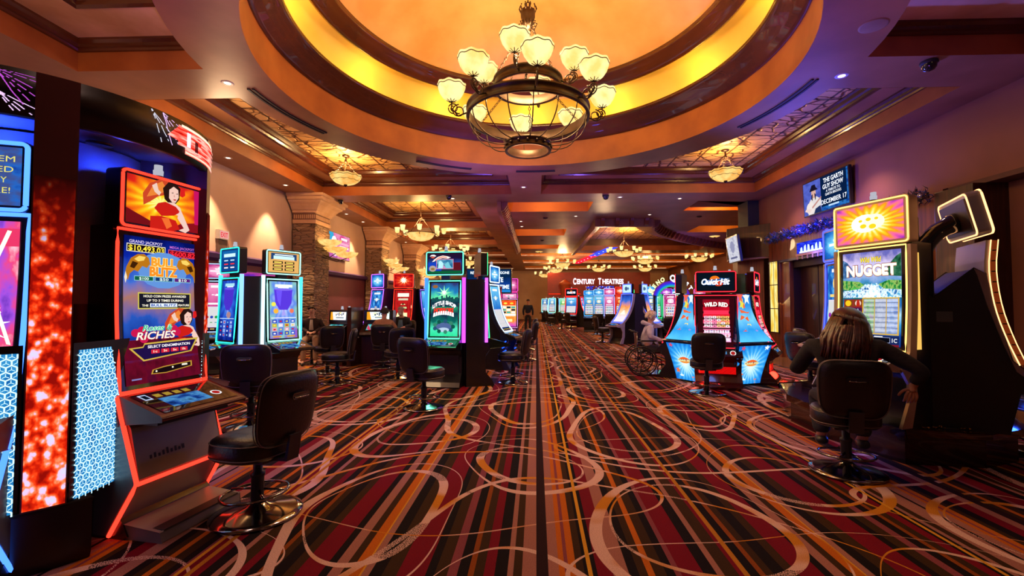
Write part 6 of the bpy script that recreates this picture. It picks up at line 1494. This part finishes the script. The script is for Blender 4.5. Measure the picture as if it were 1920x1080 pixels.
lit_panel(8.25, 8.75, 1.0, 2.64, 'amber lit stone panel right behind the gold framed game', 6.96)
light('AREA', 'panel_glow', (6.8, 13.3, 1.6), 8, (1.0, .65, .2), .5, (5.5, 12.5, .3))
# dark wood bulkhead with an angled television, end of the right wall
bk = MB(WOODD); bk.prism([(6.25, 15.0), (7.12, 13.9), (7.12, 15.4), (6.4, 15.4)], 2.95, 3.95, 'z'); bk.m(WOODP); bk.prism([(6.6, 15.05), (7.12, 14.4), (7.12, 15.4), (6.6, 15.4)], 0, 2.95, 'z')
bk.m(pbr('bulkhead_soffit', H('a07868'), .6)); bk.prism([(6.27, 15.0), (7.1, 13.95), (7.1, 15.4), (6.4, 15.4)], 2.90, 2.95, 'z'); bk.m(BLACKM); bk.box(6.75, 14.6, 3.95, 7.12, 15.3, 4.79)
struct(bk, 'wall_right_bulkhead')
tv('television', 'narrow angled television on the left end of the dark wood bulkhead', (6.22, 14.5, 3.22), facing(-.997, .08), .95, .78, panelad, math.radians(8))
# blue sign letters
t = thing('blue_wall_sign', 'blue glowing wall sign above the doorway, below the garland', 'sign', (6.93, 11.45, 2.86), facing(-1, 0))
m = MB(pbr('sign_rail', H('c08050'), .4)); m.box(-.75, -.06, -.11, .75, 0, -.05)
for k in range(7): m.box(-.7+k*.22, -.07, -.20, -.66+k*.22, -.05, -.1)
m.build('rail', t)
s = Screen(flat(0, .08, 1.3, .26, -.05), 1.3, .26); s.R(-.05, -.05, 1.05, 1.1, scr('sign_blue', 'noise', ['1018a0', '2030f0', '4060ff'], 1.0, scale=6)); [s.P([(.06+k*.12, .10), (.08+k*.12, .55+.25*((k*7) % 3)/2), (.13+k*.12, .62+.2*((k*5) % 3)/2), (.155+k*.12, .10)], E('c0e0ff', 1.7)) for k in range(8)]; s.R(.04, .04, .99, .18, E('e0f0ff', 1.8)); s.mb.build('letters', t)
light('POINT', 'sign_glow', (6.45, 10.2, 3.45), 30, (.05, .08, 1.0), .2); light('POINT', 'sign_glow', (6.75, 11.4, 2.75), 25, (.08, .1, 1.0), .2); light('POINT', 'sign_glow', (6.45, 11.6, 3.45), 60, (.05, .08, 1.0), .2)
# garland: needles, ribbons and baubles
m = MB(pbr('garland_green', H('1c3020'), .7)); rr = random.Random(11); Y0, Y1 = 8.1, 13.6
cols = [('garland_green', H('1c3020')), ('garland_blue', H('2848a0'))]
GB = pbr('garland_blue_tinsel', H('3050c0'), .3, .4); GS = pbr('bauble_silver', H('c8c0c8'), .15, .9); GG = MATS['garland_green']; GP = pbr('bauble_pink', H('c08098'), .2, .7)
for k in range(2600):
    y = Y0+(Y1-Y0)*rr.random(); a = rr.uniform(0, 2*PI); r = .13*math.sqrt(rr.random()); cz = 3.40+.02*math.sin(y*7); cx = 6.86
    p = Vector((cx+r*math.cos(a), y, cz+r*math.sin(a))); d = Vector((rr.uniform(-1, .3), rr.uniform(-1, 1), rr.uniform(-1, 1))).normalized()*.11; q = d.cross(Vector((0, 1, .3))).normalized()*.008
    m.m(GB if rr.random() < .42 else GG); m.face([m.pt(p-q), m.pt(p+q), m.pt(p+d)])
go = m.build('garland_needles'); gt = thing('christmas_garland', 'evergreen garland with blue tinsel and silver baubles on top of the wood header', 'garland', (0, 0, 0)); go.parent = gt
for k in range(36):
    y = Y0+(Y1-Y0)*(k+.5)/36; m = MB((GS, GP, GB)[k % 3]); m.ball((6.80+rr.uniform(-.04, .04), y, 3.40+rr.uniform(-.06, .08)), rr.uniform(.035, .060), 10); m.build('bauble', gt)
m = MB(WOODD); m.tube([(6.86, Y0+(Y1-Y0)*k/20, 3.37) for k in range(21)], .02, 5); m.build('garland_stem', gt)
m = MB(pbr('plain_box', H('b89078'), .6)); m.box(-.16, -.06, 0, .16, .06, .16); o = m.build('beige_box'); place(o, (6.80, 9.55, 3.33), PI/2); tag(o, 'small beige box among the garland above the gold framed game', 'box')
m = MB(E('e0c8e0', 1.2)); m.box(-.03, -.01, -.035, .03, 0, .035); o = m.build('wall_sensor'); place(o, (7.44, 6.75, 3.05), facing(-1, 0)); tag(o, 'tiny pale sensor high on the brown wall at the far right', 'sensor')
m = MB(SILVER); m.box(-.05, -.015, -.07, .05, 0, .07); o = m.build('wall_plate'); place(o, (7.44, 6.0, 1.95), facing(-1, 0)); tag(o, 'small pale plate on the brown wall at the right picture edge', 'wall plate')

# ------------------------------------------------------------------ platform with the gold game and its dark twin
t = thing('game_platform', 'low dark wooden platform with a rounded top edge under the gold framed game', 'platform', (0, 0, 0))
poly = [(3.42, 4.36), (4.12, 4.28), (4.62, 4.48), (5.0, 5.0), (5.0, 6.6), (4.4, 7.1), (3.6, 6.9), (3.22, 6.0), (3.20, 5.2)]
def grow(p, k): cx = sum(a for a, b in p)/len(p); cy = sum(b for a, b in p)/len(p); return [(cx+(a-cx)*k, cy+(b-cy)*k) for a, b in p]
m = MB(wood('platform_wood', H('2c1410'), H('180c0a'), .25, 1.5, 'Z', .4)); m.prism(grow(poly, .95), 0, .27, 'z'); m.build('skirt', t)
m = MB(wood('platform_top', H('34180e'), H('200e08'), .15, 1.5, 'X', .8)); m.prism(poly, .27, .33, 'z'); m.build('top_board', t, bevel=.02)
t2 = thing('platform_trinkets', 'scattered metal oddments on the platform edge beside the gold game', 'oddments', (0, 0, 0)); m = MB(pbr('brass_bits', H('b08850'), .25, 1)); rr = random.Random(4)
for k in range(26): 
    x, y = (3.72+rr.uniform(-.12, .12), 4.44+rr.uniform(-.04, .06)) if k < 14 else (4.05+rr.uniform(-.1, .1), 4.42+rr.uniform(-.04, .06)); m.tube([(x, y, .338), (x+rr.uniform(-.05, .05), y+rr.uniform(-.03, .03), .350)], .006, 4)
m.build('clip', t2)
NP = [(-.05, .72), (-.03, .95), (-.01, 1.25), (0, 1.74)]
GOLD = 'ffc868'
CRM = pbr('cream_silver', H('d0b8a0'), .3, .3)
def goldsides(t, W=.70):
    for sx in (-1, 1):
        m = MB(emi('gold_panel', H('ffc860'), 1.0, True)); m.box(sx*(W/2+.015)-.004, -.01, .74, sx*(W/2+.015)+.004, .10, 1.66); m.build('lit_side_strip', t)
ng = slot('gold framed game with a river picture that the woman in black is playing', (3.42, 4.74), (-.94, -.34), .70, NP, nug_main, nug_top, GOLD, 2.6, .007, BLACK, CRM, (.46, 0), CRM, .32, deck_reach=.34, base_z=.33, top_gap=.02, top_w=.74, art_b=goldsides, top_body=CRM)
light('POINT', 'gold_glow', (3.25, 4.55, 1.0), 3, (1, .6, .2), .1)
b3 = slot('blue edged game beyond the gold framed one, seen edge on', (4.12, 6.3), (-.98, .12), .70, NP, art_generic(9, 1), art_top_generic(8, 1), '4050ff', 3.0, .010, BLACK, SILVER, (.46, 0), CRM, .3, top_body=SILVER, deck_reach=.34, base_z=.33, top_gap=.02, top_w=.74)
SP = [(-.22, .70), (-.16, .90), (-.08, 1.20), (-.03, 1.45), (0, 1.62)]
SIDEB = pbr('black_side_panel', (0.012, 0.010, 0.013), .5)
t = thing('slot_machine', 'black game seen side on at the far right, with orange light lines and arched arm', 'slot machine', (4.24, 4.66, .33), facing(.90, -.42))
W = .68
m = MB(SIDEB); m.prism([(.46, 0), (.46, 1.28), (.32, 1.24), (.02, 1.50), (-.06, 1.45), (-.12, 1.10), (-.22, .66), (-.36, .52), (-.50, .46), (-.46, .40), (-.26, .36), (-.18, .0)], -W/2, W/2, 'x'); m.build('cabinet', t, bevel=.01)
m = MB(pbr('taupe_edge', H('8a7470'), .3, .2))
for sx in (-1, 1): m.prism([(.02, 1.50), (-.06, 1.45), (-.12, 1.10), (-.21, .66), (-.34, .53), (-.66, .46), (-.66, .43), (-.34, .47), (-.24, .56), (-.16, .80), (-.06, 1.16), (.0, 1.44)], sx*W/2-.012, sx*W/2+.020, 'x')
m.prism([(-.34, .53), (-.66, .46), (-.66, .43), (-.34, .47)], -W/2, W/2, 'x'); m.build('edge_frame', t)
at_, nr_, L_ = smooth_path([(-.28, .62), (-.20, .86), (-.13, 1.15), (-.10, 1.48), (-.12, 1.76)])
m = MB(TAUPE); a = [at_(k/12) for k in range(13)]
m.prism([(p.x, p.y) for p in a]+[(p.x+.05, p.y) for p in reversed(a)], -W/2, W/2, 'x'); m.build('screen_shell', t)
m = MB(emi('orange_line', H('ffb070'), 3.2, True))
for sx in (-1, 1):
    m.tube([(sx*(W/2+.01), p.x-.03, p.y) for p in a], .004, 6); m.tube([(sx*(W/2+.012), p.x+.02, p.y) for p in a], .005, 6)
m.m(emi('orange_soft', H('a04018'), .5, True))
for sx in (-1, 1):
    for k in range(12): p, q = a[k], a[k+1]; m.poly([(sx*(W/2+.008), p.x-.03, p.y+.005), (sx*(W/2+.008), p.x+.02, p.y+.005), (sx*(W/2+.008), q.x+.02, q.y-.005), (sx*(W/2+.008), q.x-.03, q.y-.005)])
m.build('light_trim', t)
fnS = lambda u, v, d: ((u-.5)*.56, at_(v).x-.006-d, at_(v).y); s = Screen(fnS, .56, L_); s.bg(scr('river_b', 'noise', ['2060a0', '80c0e0', 'f0d080'], 1.0, scale=4)); s.mb.build('main_screen', t)
m = MB(SILVER); m.T = Matrix.Translation((0, -.08, 1.82)) @ Matrix.Rotation(math.radians(-12), 4, 'X'); m.rbox(-.36, -.04, -.0, .36, .06, .42, .05); tp = m.build('topper', t)
m = MB(emi('orange_line', H('ffb070'), 3.2, True)); m.T = Matrix.Translation((0, -.08, 1.82)) @ Matrix.Rotation(math.radians(-12), 4, 'X'); m.tube([(x, .065, z+.21) for x, z in rrect(.70, .40, .05)], .007, 6, True); m.tube([(x, -.045, z+.21) for x, z in rrect(.72, .42, .05)], .009, 6, True); m.build('light_trim', tp)
m = MB(pbr('topper_back', H('30202c'), .4)); m.T = Matrix.Translation((0, -.08, 1.82)) @ Matrix.Rotation(math.radians(-12), 4, 'X'); m.box(-.31, .06, .05, .31, .075, .37); m.build('back_panel', tp)
m = MB(GLOSSD); pts = [(0, .36, 1.22), (0, .36, 1.50), (0, .30, 1.72), (0, .18, 1.90), (0, .0, 2.00)]
atA, _, _ = smooth_path([(p[1], p[2]) for p in pts]); m.tube([(0, atA(k/14).x, atA(k/14).y) for k in range(15)], [.085]*13+[.10, .10], 12); m.build('arched_arm', t)
m = MB(SILVER); m.cyl((0, .37, 2.06), .035, .07, 12); m.m(BLACK); m.cyl((0, .37, 1.20), .05, .86, 16); m.cyl((0, .37, 1.22), .12, .04, 20); m.build('light_pole', t)
m = MB(CHROME); m.box(W/2+.001, .18, 1.08, W/2+.004, .30, 1.16) if False else m.box(-W/2-.003, .18, 1.00, -W/2, .30, 1.10); m.build('vent_plate', t)
m = MB(emi('blue_dot', (.05, .1, 1), 6, True))
for y in (-.30, -.36): m.ball((-W/2-.012, y, .55 if y > -.33 else .51), .008, 6)
m.build('blue_lamps', t)
chair('black stool under the woman in the black top', 2.77, 4.2, (.33, .94))
chair('black stool at the right picture edge with a blue lit seat', 5.12, 4.72, (-1, .1))
light('POINT', 'under_light', (4.75, 4.75, .45), 3, (.02, .08, 1.0), .06); light('POINT', 'under_light', (3.25, 4.75, .30), 3, (.02, .08, 1.0), .05)

# ------------------------------------------------------------------ people
SKIN = pbr('skin', H('c89078'), .55, 0, H('b87c66'), 6); SKINP = pbr('skin_pale', H('d8a898'), .55, 0, H('c89080'), 6)
def skin(name, mat, chains, parent=None, sub=2):
    """chains of joints (x,y,z,r); every chain is its own smooth skinned limb unless it starts at a named joint of another"""
    me = bpy.data.meshes.new(name); bm = bmesh.new(); sl = bm.verts.layers.skin.verify(); names = {}
    for chn in chains:
        prev = None
        for j in chn:
            if isinstance(j, str): v = names[j]; prev = v; continue
            v = bm.verts.new(j[:3]); r = j[3]; rr_ = r if isinstance(r, tuple) else (r, r); v[sl].radius = rr_
            if len(j) > 4: names[j[4]] = v
            if prev is None: v[sl].use_root = True
            else: bm.edges.new((prev, v))
            prev = v
    bm.to_mesh(me); bm.free(); me.materials.append(mat)
    o = bpy.data.objects.new(name, me); C.objects.link(o)
    md = o.modifiers.new('skin', 'SKIN'); md.use_smooth_shade = True
    s_ = o.modifiers.new('sub', 'SUBSURF'); s_.levels = sub; s_.render_levels = sub
    if parent is not None: o.parent = parent
    return o
def hand_chains(wr, d, up, side, k=1.0, curl=.5):
    """palm + five fingers from wrist wr pointing along d; up = back of hand; side = thumb side"""
    wr, d, up, side = Vector(wr), Vector(d).normalized(), Vector(up).normalized(), Vector(side).normalized(); out = []
    for i, (o_, L) in enumerate(((.030, .072), (.010, .080), (-.010, .075), (-.029, .060))):
        b = wr+d*.045*k+side*o_*.55*k; c = wr+d*.088*k+side*o_*k; e1 = c+(d*math.cos(curl*.6)-up*math.sin(curl*.6))*L*.42*k; e2 = e1+(d*math.cos(curl*1.3)-up*math.sin(curl*1.3))*L*.33*k; e3 = e2+(d*math.cos(curl*1.9)-up*math.sin(curl*1.9))*L*.25*k
        out.append([(*b, .013*k), (*c, .0105*k), (*e1, .009*k), (*e2, .008*k), (*e3, .0065*k)])
    b = wr+d*.03*k+side*.018*k; out.append([(*b, .014*k), (*(wr+d*.055*k+side*.048*k-up*.008*k), .011*k), (*(wr+d*.085*k+side*.062*k-up*.015*k), .0095*k), (*(wr+d*.105*k+side*.066*k-up*.022*k), .0075*k)])
    return out
def person(label, loc, face, J, mats, hair=None, extras=None, hands=True, sub=2, beard=False, mask=False, glasses=False):
    """J: joints in local space, front -Y. keys pel, che, nec, hea, sh, el, wr, hip, kn, an, toe (L/R pairs as lists)"""
    sk, top, leg, shoe = mats; H_ = Vector(J['hea']); n_ = Vector(J['nec']); hd = (H_-n_).normalized()
    look = Vector(J.get('look', (0, -1, 0))).normalized(); sd = look.cross(hd).normalized()
    ch = [[(*J['pel'], .13, 'pel'), (*J['mid'], .12), (*J['che'], (.15, .115), 'che'), (*(n_-hd*.02), .055), (*(n_+hd*.05), .052, 'nk'), (*(H_-hd*.045+look*.012), (.066, .072), 'jaw'), (*(H_+hd*.015), (.078, .090)), (*(H_+hd*.085-look*.012), (.062, .078))]]
    ch.append(['jaw', (*(H_-hd*.055+look*.070), .026)])
    for i in (0, 1):
        ch.append(['che', (*J['sh'][i], .052), (*J['el'][i], .042), (*J['wr'][i], .027), (*(Vector(J['wr'][i])+Vector(J['hd'][i]).normalized()*.06), (.034, .018))])
        ch.append(['pel', (*J['hip'][i], .080), (*J['kn'][i], .056), (*J['an'][i], .038), (*J['toe'][i], .030)])
    # nose and ears as small skinned islands rooted inside the head
    ch.append([(*(H_+look*.070+hd*.018), .012), (*(H_+look*.098-hd*.012), .013)])
    for s_ in (-1, 1): ch.append([(*(H_+sd*.070*s_+hd*.015), .014), (*(H_+sd*.090*s_+hd*.018-look*.01), .016), (*(H_+sd*.082*s_-hd*.018), .010)])
    if hands:
        for i in (0, 1):
            s_ = -1 if i == 0 else 1; d = Vector(J['hd'][i]).normalized(); up = Vector(J.get('up', [(0, 0, 1)]*2)[i]); th = d.cross(up).normalized()*(1 if i == 0 else -1)
            ch += hand_chains(J['wr'][i], d, th.cross(d)*(1 if i == 0 else -1), th, 1.0, J.get('curl', .5))
    rz = facing(*face); body = skin('person', sk, ch, None, sub); place(body, loc, rz); tag(body, label, 'person')
    tch = [[(*(Vector(J['pel'])+Vector((0, 0, -.01))), (.165, .15), 'pel'), (*J['mid'], (.165, .140)), (*J['che'], (.185, .135), 'che'), (*(n_-hd*.03), .075)]]
    for i in (0, 1):
        w_ = Vector(J['wr'][i]); e_ = Vector(J['el'][i]); tch.append(['che', (*J['sh'][i], .078), (*J['el'][i], .060), (*(w_+(e_-w_).normalized()*.01), .043)])
    skin('jacket', top, tch, body, sub)
    lch = [[(*J['pel'], (.16, .145), 'pel'), (*(Vector(J['pel'])+Vector((0, .0, .05))), .14)]]
    for i in (0, 1): lch.append(['pel', (*J['hip'][i], .105), (*J['kn'][i], .080), (*J['an'][i], .062)])
    skin('trousers', leg, lch, body, sub)
    for i in (0, 1):
        a, tt = Vector(J['an'][i]), Vector(J['toe'][i]); f = (tt-a); f.z = 0; f = f.normalized() if f.length > 1e-3 else Vector((0, -1, 0))
        skin('shoe', shoe, [[(*(a-f*.05+Vector((0, 0, -.055))), .042), (*(a+f*.02+Vector((0, 0, -.045))), .050), (*(a+f*.11+Vector((0, 0, -.06))), .040), (*(a+f*.16+Vector((0, 0, -.068))), .030)]], body, sub)
    m = MB(pbr('eye_white', (.7, .7, .7), .3)); 
    for s_ in (-1, 1): m.ball(tuple(H_+look*.074+sd*.030*s_+hd*.025), .012, 8)
    m.m(pbr('iris_dark', (.03, .02, .02), .3))
    for s_ in (-1, 1): m.ball(tuple(H_+look*.083+sd*.030*s_+hd*.025), .006, 6)
    m.build('eyes', body)
    m = MB(pbr('lips', H('a05a50'), .5)); m.tube([tuple(H_+look*.082-hd*.045+sd*x) for x in (-.022, 0, .022)], .006, 5); m.build('mouth', body)
    M = Matrix((( sd.x, look.x, hd.x, H_.x), (sd.y, look.y, hd.y, H_.y), (sd.z, look.z, hd.z, H_.z), (0, 0, 0, 1)))
    if hair:
        m = MB(hair[0]); m.T = M; R_ = {'short': .094, 'long': .112}.get(hair[1], .102)
        kind = hair[1]
        def hp(u, v):
            th = 2*PI*u; ph = v*PI*.60
            front = max(0, math.sin(th)); 
            if kind != 'cap': ph *= 1-.46*front
            if kind == 'short': ph *= (.86-.08*abs(math.cos(th)))*(1+.04*math.sin(9*th))
            x = R_*1.02*math.sin(ph)*math.cos(th); y = R_*1.12*math.sin(ph)*math.sin(th)-.012; z = .03+R_*1.12*math.cos(ph)
            return (x, y, z)
        m.grid(hp, 28, 10)
        if kind == 'cap': m.prism([(x*.075, .09+.07*math.sin(a)*1) for a, x in [(k*PI/8, math.cos(k*PI/8)) for k in range(9)]], .035, .045, 'z')
        if kind == 'long':
            rr = random.Random(2)
            for k in range(90):
                a = PI*.98+PI*1.04*rr.random(); r0 = R_*1.0; l = rr.uniform(.22, .34)
                p = [(r0*.80*math.cos(a), r0*.86*math.sin(a)-.01, .085), (r0*.98*math.cos(a), r0*1.10*math.sin(a)-.015, .02), (r0*1.12*math.cos(a), r0*1.2*math.sin(a)-.02, -.05), (r0*(1.25+.25*rr.random())*math.cos(a), r0*1.35*math.sin(a)-.03, -.05-l*.5), (r0*(1.2+.3*rr.random())*math.cos(a), r0*(1.2+.3*rr.random())*math.sin(a)-.03, -.05-l)]
                m.tube(p, [.010, .020, .022, .018, .006][:len(p)], 5)
        if kind == 'curly':
            rr = random.Random(3)
            for k in range(60):
                a = rr.uniform(PI*.9, PI*2.1); e_ = rr.uniform(-.3, 1.2); m.ball((R_*1.0*math.cos(a)*math.cos(e_), R_*1.1*math.sin(a)*math.cos(e_)-.01, .02+R_*1.1*math.sin(e_)), .03, 6)
        m.build('cap' if kind == 'cap' else 'hair', body)
    if mask: m = MB(pbr('face_mask', (.75, .75, .78), .7)); m.T = M; m.grid(lambda u, v: ((u-.5)*.13, .098-.9*(u-.5)**2*.13*2, -.07+.07*v), 8, 3); m.build('mask', body)
    if glasses:
        m = MB(pbr('glasses_black', (.02, .02, .02), .3)); m.T = M
        for s_ in (-1, 1): m.tube([(s_*.032+.022*math.cos(k*PI/5), .094, .025+.017*math.sin(k*PI/5)) for k in range(10)], .003, 4, True)
        m.tube([(-.01, .094, .028), (.01, .094, .028)], .003, 4); m.build('glasses', body)
    return body, M
def seated(z=.60, lean=0.0, knee=(-.42), arms=None, turn=0, look=(0, -1, 0), spread=.13):
    a = arms or [((-.21, -.05, z+.30), (-.17, -.30, z+.22), (0.1, -1, 0)), ((.21, -.05, z+.30), (.17, -.30, z+.22), (-.1, -1, 0))]
    return dict(pel=(0, .02, z+.06), mid=(0, .03-lean*.3, z+.24), che=(0, .02-lean*.7, z+.42), nec=(0, -.0-lean, z+.56), hea=(0, -.03-lean*1.15, z+.70), look=look,
                sh=[(-.175, .0-lean*.8, z+.46), (.175, .0-lean*.8, z+.46)], el=[a[0][0], a[1][0]], wr=[a[0][1], a[1][1]], hd=[a[0][2], a[1][2]],
                hip=[(-.09, -.02, z+.02), (.09, -.02, z+.02)], kn=[(-spread, knee, z+.00), (spread, knee, z+.00)], an=[(-spread-.01, knee-.02, .10), (spread+.01, knee-.02, .10)], toe=[(-spread-.01, knee-.14, .05), (spread+.01, knee-.14, .05)])
BLKC = pbr('black_knit', (.012, .010, .012), .9, 0, (.02, .017, .02), 40); DEN = pbr('dark_trousers', (.02, .02, .03), .8); SHO = pbr('black_shoe', (.02, .02, .02), .4)
# woman in black at the gold game: leans forward, left forearm resting low on her knee, right arm toward the deck
Jw = seated(.585, .10, -.36, [((-.43, .02, .88), (-.38, -.02, .76), (.12, .05, -1)), ((.30, -.14, .82), (.24, -.38, .84), (-.1, -1, -.1))], look=(.25, -.95, 0)); Jw['hea'] = (-.04, -.16, 1.27); Jw['nec'] = (-.01, -.10, 1.13)
Jw['up'] = [(0, 1, 0), (0, 0, 1)]; Jw['sh'] = [(-.20, -.06, 1.07), (.20, -.06, 1.06)]
Jw['an'] = [(-.13, -.22, .22), (.13, -.22, .22)]; Jw['toe'] = [(-.13, -.34, .18), (.13, -.34, .18)]
HB = pbr('auburn_hair', H('5a2818'), .35, 0, H('2c120c'), 30)
wm, _ = person('woman in a black top with long brown hair, seen from behind at the gold game', (2.83, 4.26, 0), (.40, .92), Jw, (SKIN, BLKC, DEN, SHO), (HB, 'long')); wm.scale = (1.26, 1.20, 1.04)
# man in the tan jacket and dark cap, legs to the left
Jm = seated(.585, .16, -.30, [((-.27, -.14, .92), (-.20, -.40, .86), (.1, -1, 0)), ((.27, -.14, .92), (.20, -.40, .86), (-.1, -1, 0))]); Jm['kn'] = [(-.30, -.30, .58), (-.12, -.38, .60)]; Jm['an'] = [(-.20, .02, .24), (-.16, -.20, .16)]; Jm['toe'] = [(-.28, -.08, .19), (-.26, -.30, .10)]
person('man in a tan jacket and dark cap, back turned, at a low game', (-3.62, 10.66, 0), (-.22, .97), Jm, (SKIN, pbr('tan_jacket', H('a07860'), .85), pbr('grey_denim', H('50566a'), .85), pbr('shoe_white_sole', H('60606c'), .6)), (pbr('cap_black', (.02, .02, .025), .8), 'cap'))
# man facing the camera in a dark jacket with glasses, left
Jd = seated(.62, .08, -.36, [((-.25, -.05, .90), (-.05, -.30, .80), (.6, -.8, 0)), ((.25, -.05, .90), (.10, -.32, .80), (-.6, -.8, 0))], look=(0, -1, .05))
bd_, _ = person('man in glasses and a dark jacket facing the camera beside the stone column', (-5.65, 11.3, 0), (.30, -.95), Jd, (SKINP, pbr('dark_maroon_jacket', H('281018'), .8), pbr('beige_trousers', H('a08070'), .85), SHO), (pbr('brown_hair', H('3a2418'), .6), 'short'), glasses=True)
chair('black stool the man with glasses sits on', -5.65, 11.3, (.30, -.95))
# older man with a white mask
Jo = seated(.60, .16, -.36, [((-.24, -.10, .90), (-.16, -.36, .86), (.2, -1, 0)), ((.24, -.10, .90), (.16, -.36, .86), (-.2, -1, 0))], look=(-.2, -.9, -.35))
bo_, _ = person('older grey haired man in a white mask and blue shirt', (-3.75, 12.75, 0), (-.1, -1), Jo, (SKINP, pbr('navy_jacket', H('20242c'), .8), DEN, SHO), (pbr('grey_hair', H('a09890'), .7), 'short'), mask=True)
chair('black stool the older man with the mask sits on', -3.75, 12.75, (-.1, -1))
# open jacket fronts: shirt panels and collars that belong to the seated men
def shirtfront(body, zc, y, mat, w_=.085, h_=.30):
    m = MB(mat); m.grid(lambda u, v: ((u-.5)*w_*(1.5-.6*v), y+.02*(2*u-1)**2-.02*math.sin(v*PI), zc+(v-.5)*h_), 6, 6); o = m.build('shirt_front', body); return o
# standing person far up the aisle
Js = dict(pel=(0, 0, .96), mid=(0, 0, 1.12), che=(0, .0, 1.30), nec=(0, 0, 1.47), hea=(0, -.02, 1.63), look=(0, -1, 0), sh=[(-.19, 0, 1.39), (.19, 0, 1.39)], el=[(-.25, .03, 1.12), (.25, .03, 1.12)], wr=[(-.24, -.06, .90), (.24, -.06, .90)], hd=[(0, -.1, -1), (0, -.1, -1)], up=[(0, 1, 0), (0, 1, 0)],
          hip=[(-.09, 0, .90), (.09, 0, .90)], kn=[(-.10, -.02, .50), (.11, .03, .50)], an=[(-.10, -.0, .10), (.12, .10, .10)], toe=[(-.10, -.12, .05), (.12, -.02, .05)])
person('person standing in dark blue far up the aisle', (-.42, 24.0, 0), (.1, 1), Js, (SKIN, pbr('blue_jacket', H('182440'), .8), DEN, SHO), (pbr('dark_hair', H('201410'), .6), 'short'), sub=1)
Jf = seated(.6, .05, -.36)
person('person in an olive top sitting far up the aisle by the far red pair', (3.35, 26.6, 0), (-.3, 1), Jf, (SKIN, pbr('olive_top', H('303818'), .8), DEN, SHO), (pbr('dark_hair', H('201410'), .6), 'short'), sub=1)
chair('black stool the person in the olive top sits on', 3.35, 26.6, (-.3, 1))

shirtfront(bd_, .98, -.175, pbr('striped_pale_shirt', H('b8a8a8'), .8), .07, .26); shirtfront(bo_, .93, -.235, pbr('pale_blue_shirt', H('6088b0'), .8), .12, .26)
# wheelchair and its rider
wc = thing('wheelchair', 'black wheelchair with spoked wheels beside the blue star pod', 'wheelchair', (2.36, 9.85, 0), facing(.94, -.10))
RUB = pbr('tyre_rubber', (.015, .015, .017), .6)
for s_ in (-1, 1):
    x = s_*.29; m = MB(RUB); m.tube([(x, .12+.30*math.cos(k*PI/18), .305+.30*math.sin(k*PI/18)) for k in range(36)], .016, 6, True); wh = m.build('wheel', wc)
    m = MB(CHARC); m.tube([(x+s_*.03, .12+.26*math.cos(k*PI/18), .305+.26*math.sin(k*PI/18)) for k in range(36)], .008, 5, True); m.build('hand_rim', wh)
    m = MB(BLACK); m.T = Matrix.Translation((x, .12, .305)) @ Matrix.Rotation(PI/2, 4, 'Y'); m.cyl((0, 0, -.03), .035, .06, 12); m.T = Matrix()
    for k in range(9): a = k*2*PI/9; m.tube([(x, .12, .305), (x, .12+.29*math.cos(a), .305+.29*math.sin(a))], .009, 5)
    m.build('spokes', wh)
    m = MB(RUB); m.tube([(s_*.24, -.36+.09*math.cos(k*PI/8), .10+.09*math.sin(k*PI/8)) for k in range(16)], .014, 5, True); m.m(CHROME); m.tube([(s_*.24, -.36, .10), (s_*.24, -.34, .30)], .012, 6); m.build('caster', wc)
    m = MB(CHROME); m.tube([(s_*.24, .22, .92), (s_*.24, .20, .30), (s_*.24, -.34, .30), (s_*.24, -.36, .48), (s_*.24, .20, .48)], .012, 6); m.tube([(s_*.24, .20, .72), (s_*.24, -.20, .72), (s_*.24, -.24, .48)], .012, 6); m.m(BLACK); m.tube([(s_*.24, .22, .91), (s_*.24, .34, .93)], .018, 6); m.box(s_*.24-.025, -.18, .715, s_*.24+.025, .12, .74); m.build('side_frame', wc)
    m = MB(CHROME); m.tube([(s_*.16, -.36, .46), (s_*.14, -.52, .14)], .011, 6); m.m(BLACK); m.box(s_*.13-.06, -.60, .10, s_*.13+.06, -.46, .12); m.build('foot_rest', wc)
m = MB(BLACK); m.rbox(-.23, -.30, .46, .23, .20, .50, .02, axis='z'); m.build('seat', wc)
m = MB(BLACK); m.rbox(-.23, .19, .50, .23, .22, .90, .03); m.build('backrest', wc)
Jc = seated(.52, .06, -.40, [((-.25, -.02, .82), (-.20, -.26, .74), (.1, -1, 0)), ((.25, -.02, .82), (.20, -.26, .74), (-.1, -1, 0))], look=(0, -1, -.15), spread=.11); Jc['an'] = [(-.12, -.50, .20), (.12, -.50, .20)]; Jc['toe'] = [(-.12, -.60, .16), (.12, -.60, .16)]
br_, _ = person('person in a pale hooded jacket with fair hair, riding in the wheelchair', (2.38, 9.85, 0), (.94, -.10), Jc, (SKINP, pbr('pale_jacket', H('b4acd0'), .9, 0, H('dcd4ec'), 9, .3), pbr('grey_trousers', H('403840'), .85), SHO), (pbr('fair_hair', H('f0d8c8'), .6), 'curly'))
m = MB(MATS['pale_jacket']); m.tube([(.085*math.cos(k*PI/8), -.02+.10*math.sin(k*PI/8), 1.07+.035*math.sin(k*PI/8)) for k in range(16)], [.034+.016*math.sin(k*PI/8) for k in range(16)], 8, True); m.build('hood', br_)
m = MB(pbr('blue_bib', H('5060b0'), .8)); m.grid(lambda u, v: ((u-.5)*.22, -.215+.05*(2*u-1)**2, .72+.26*v), 6, 4); m.build('blue_bib', br_)
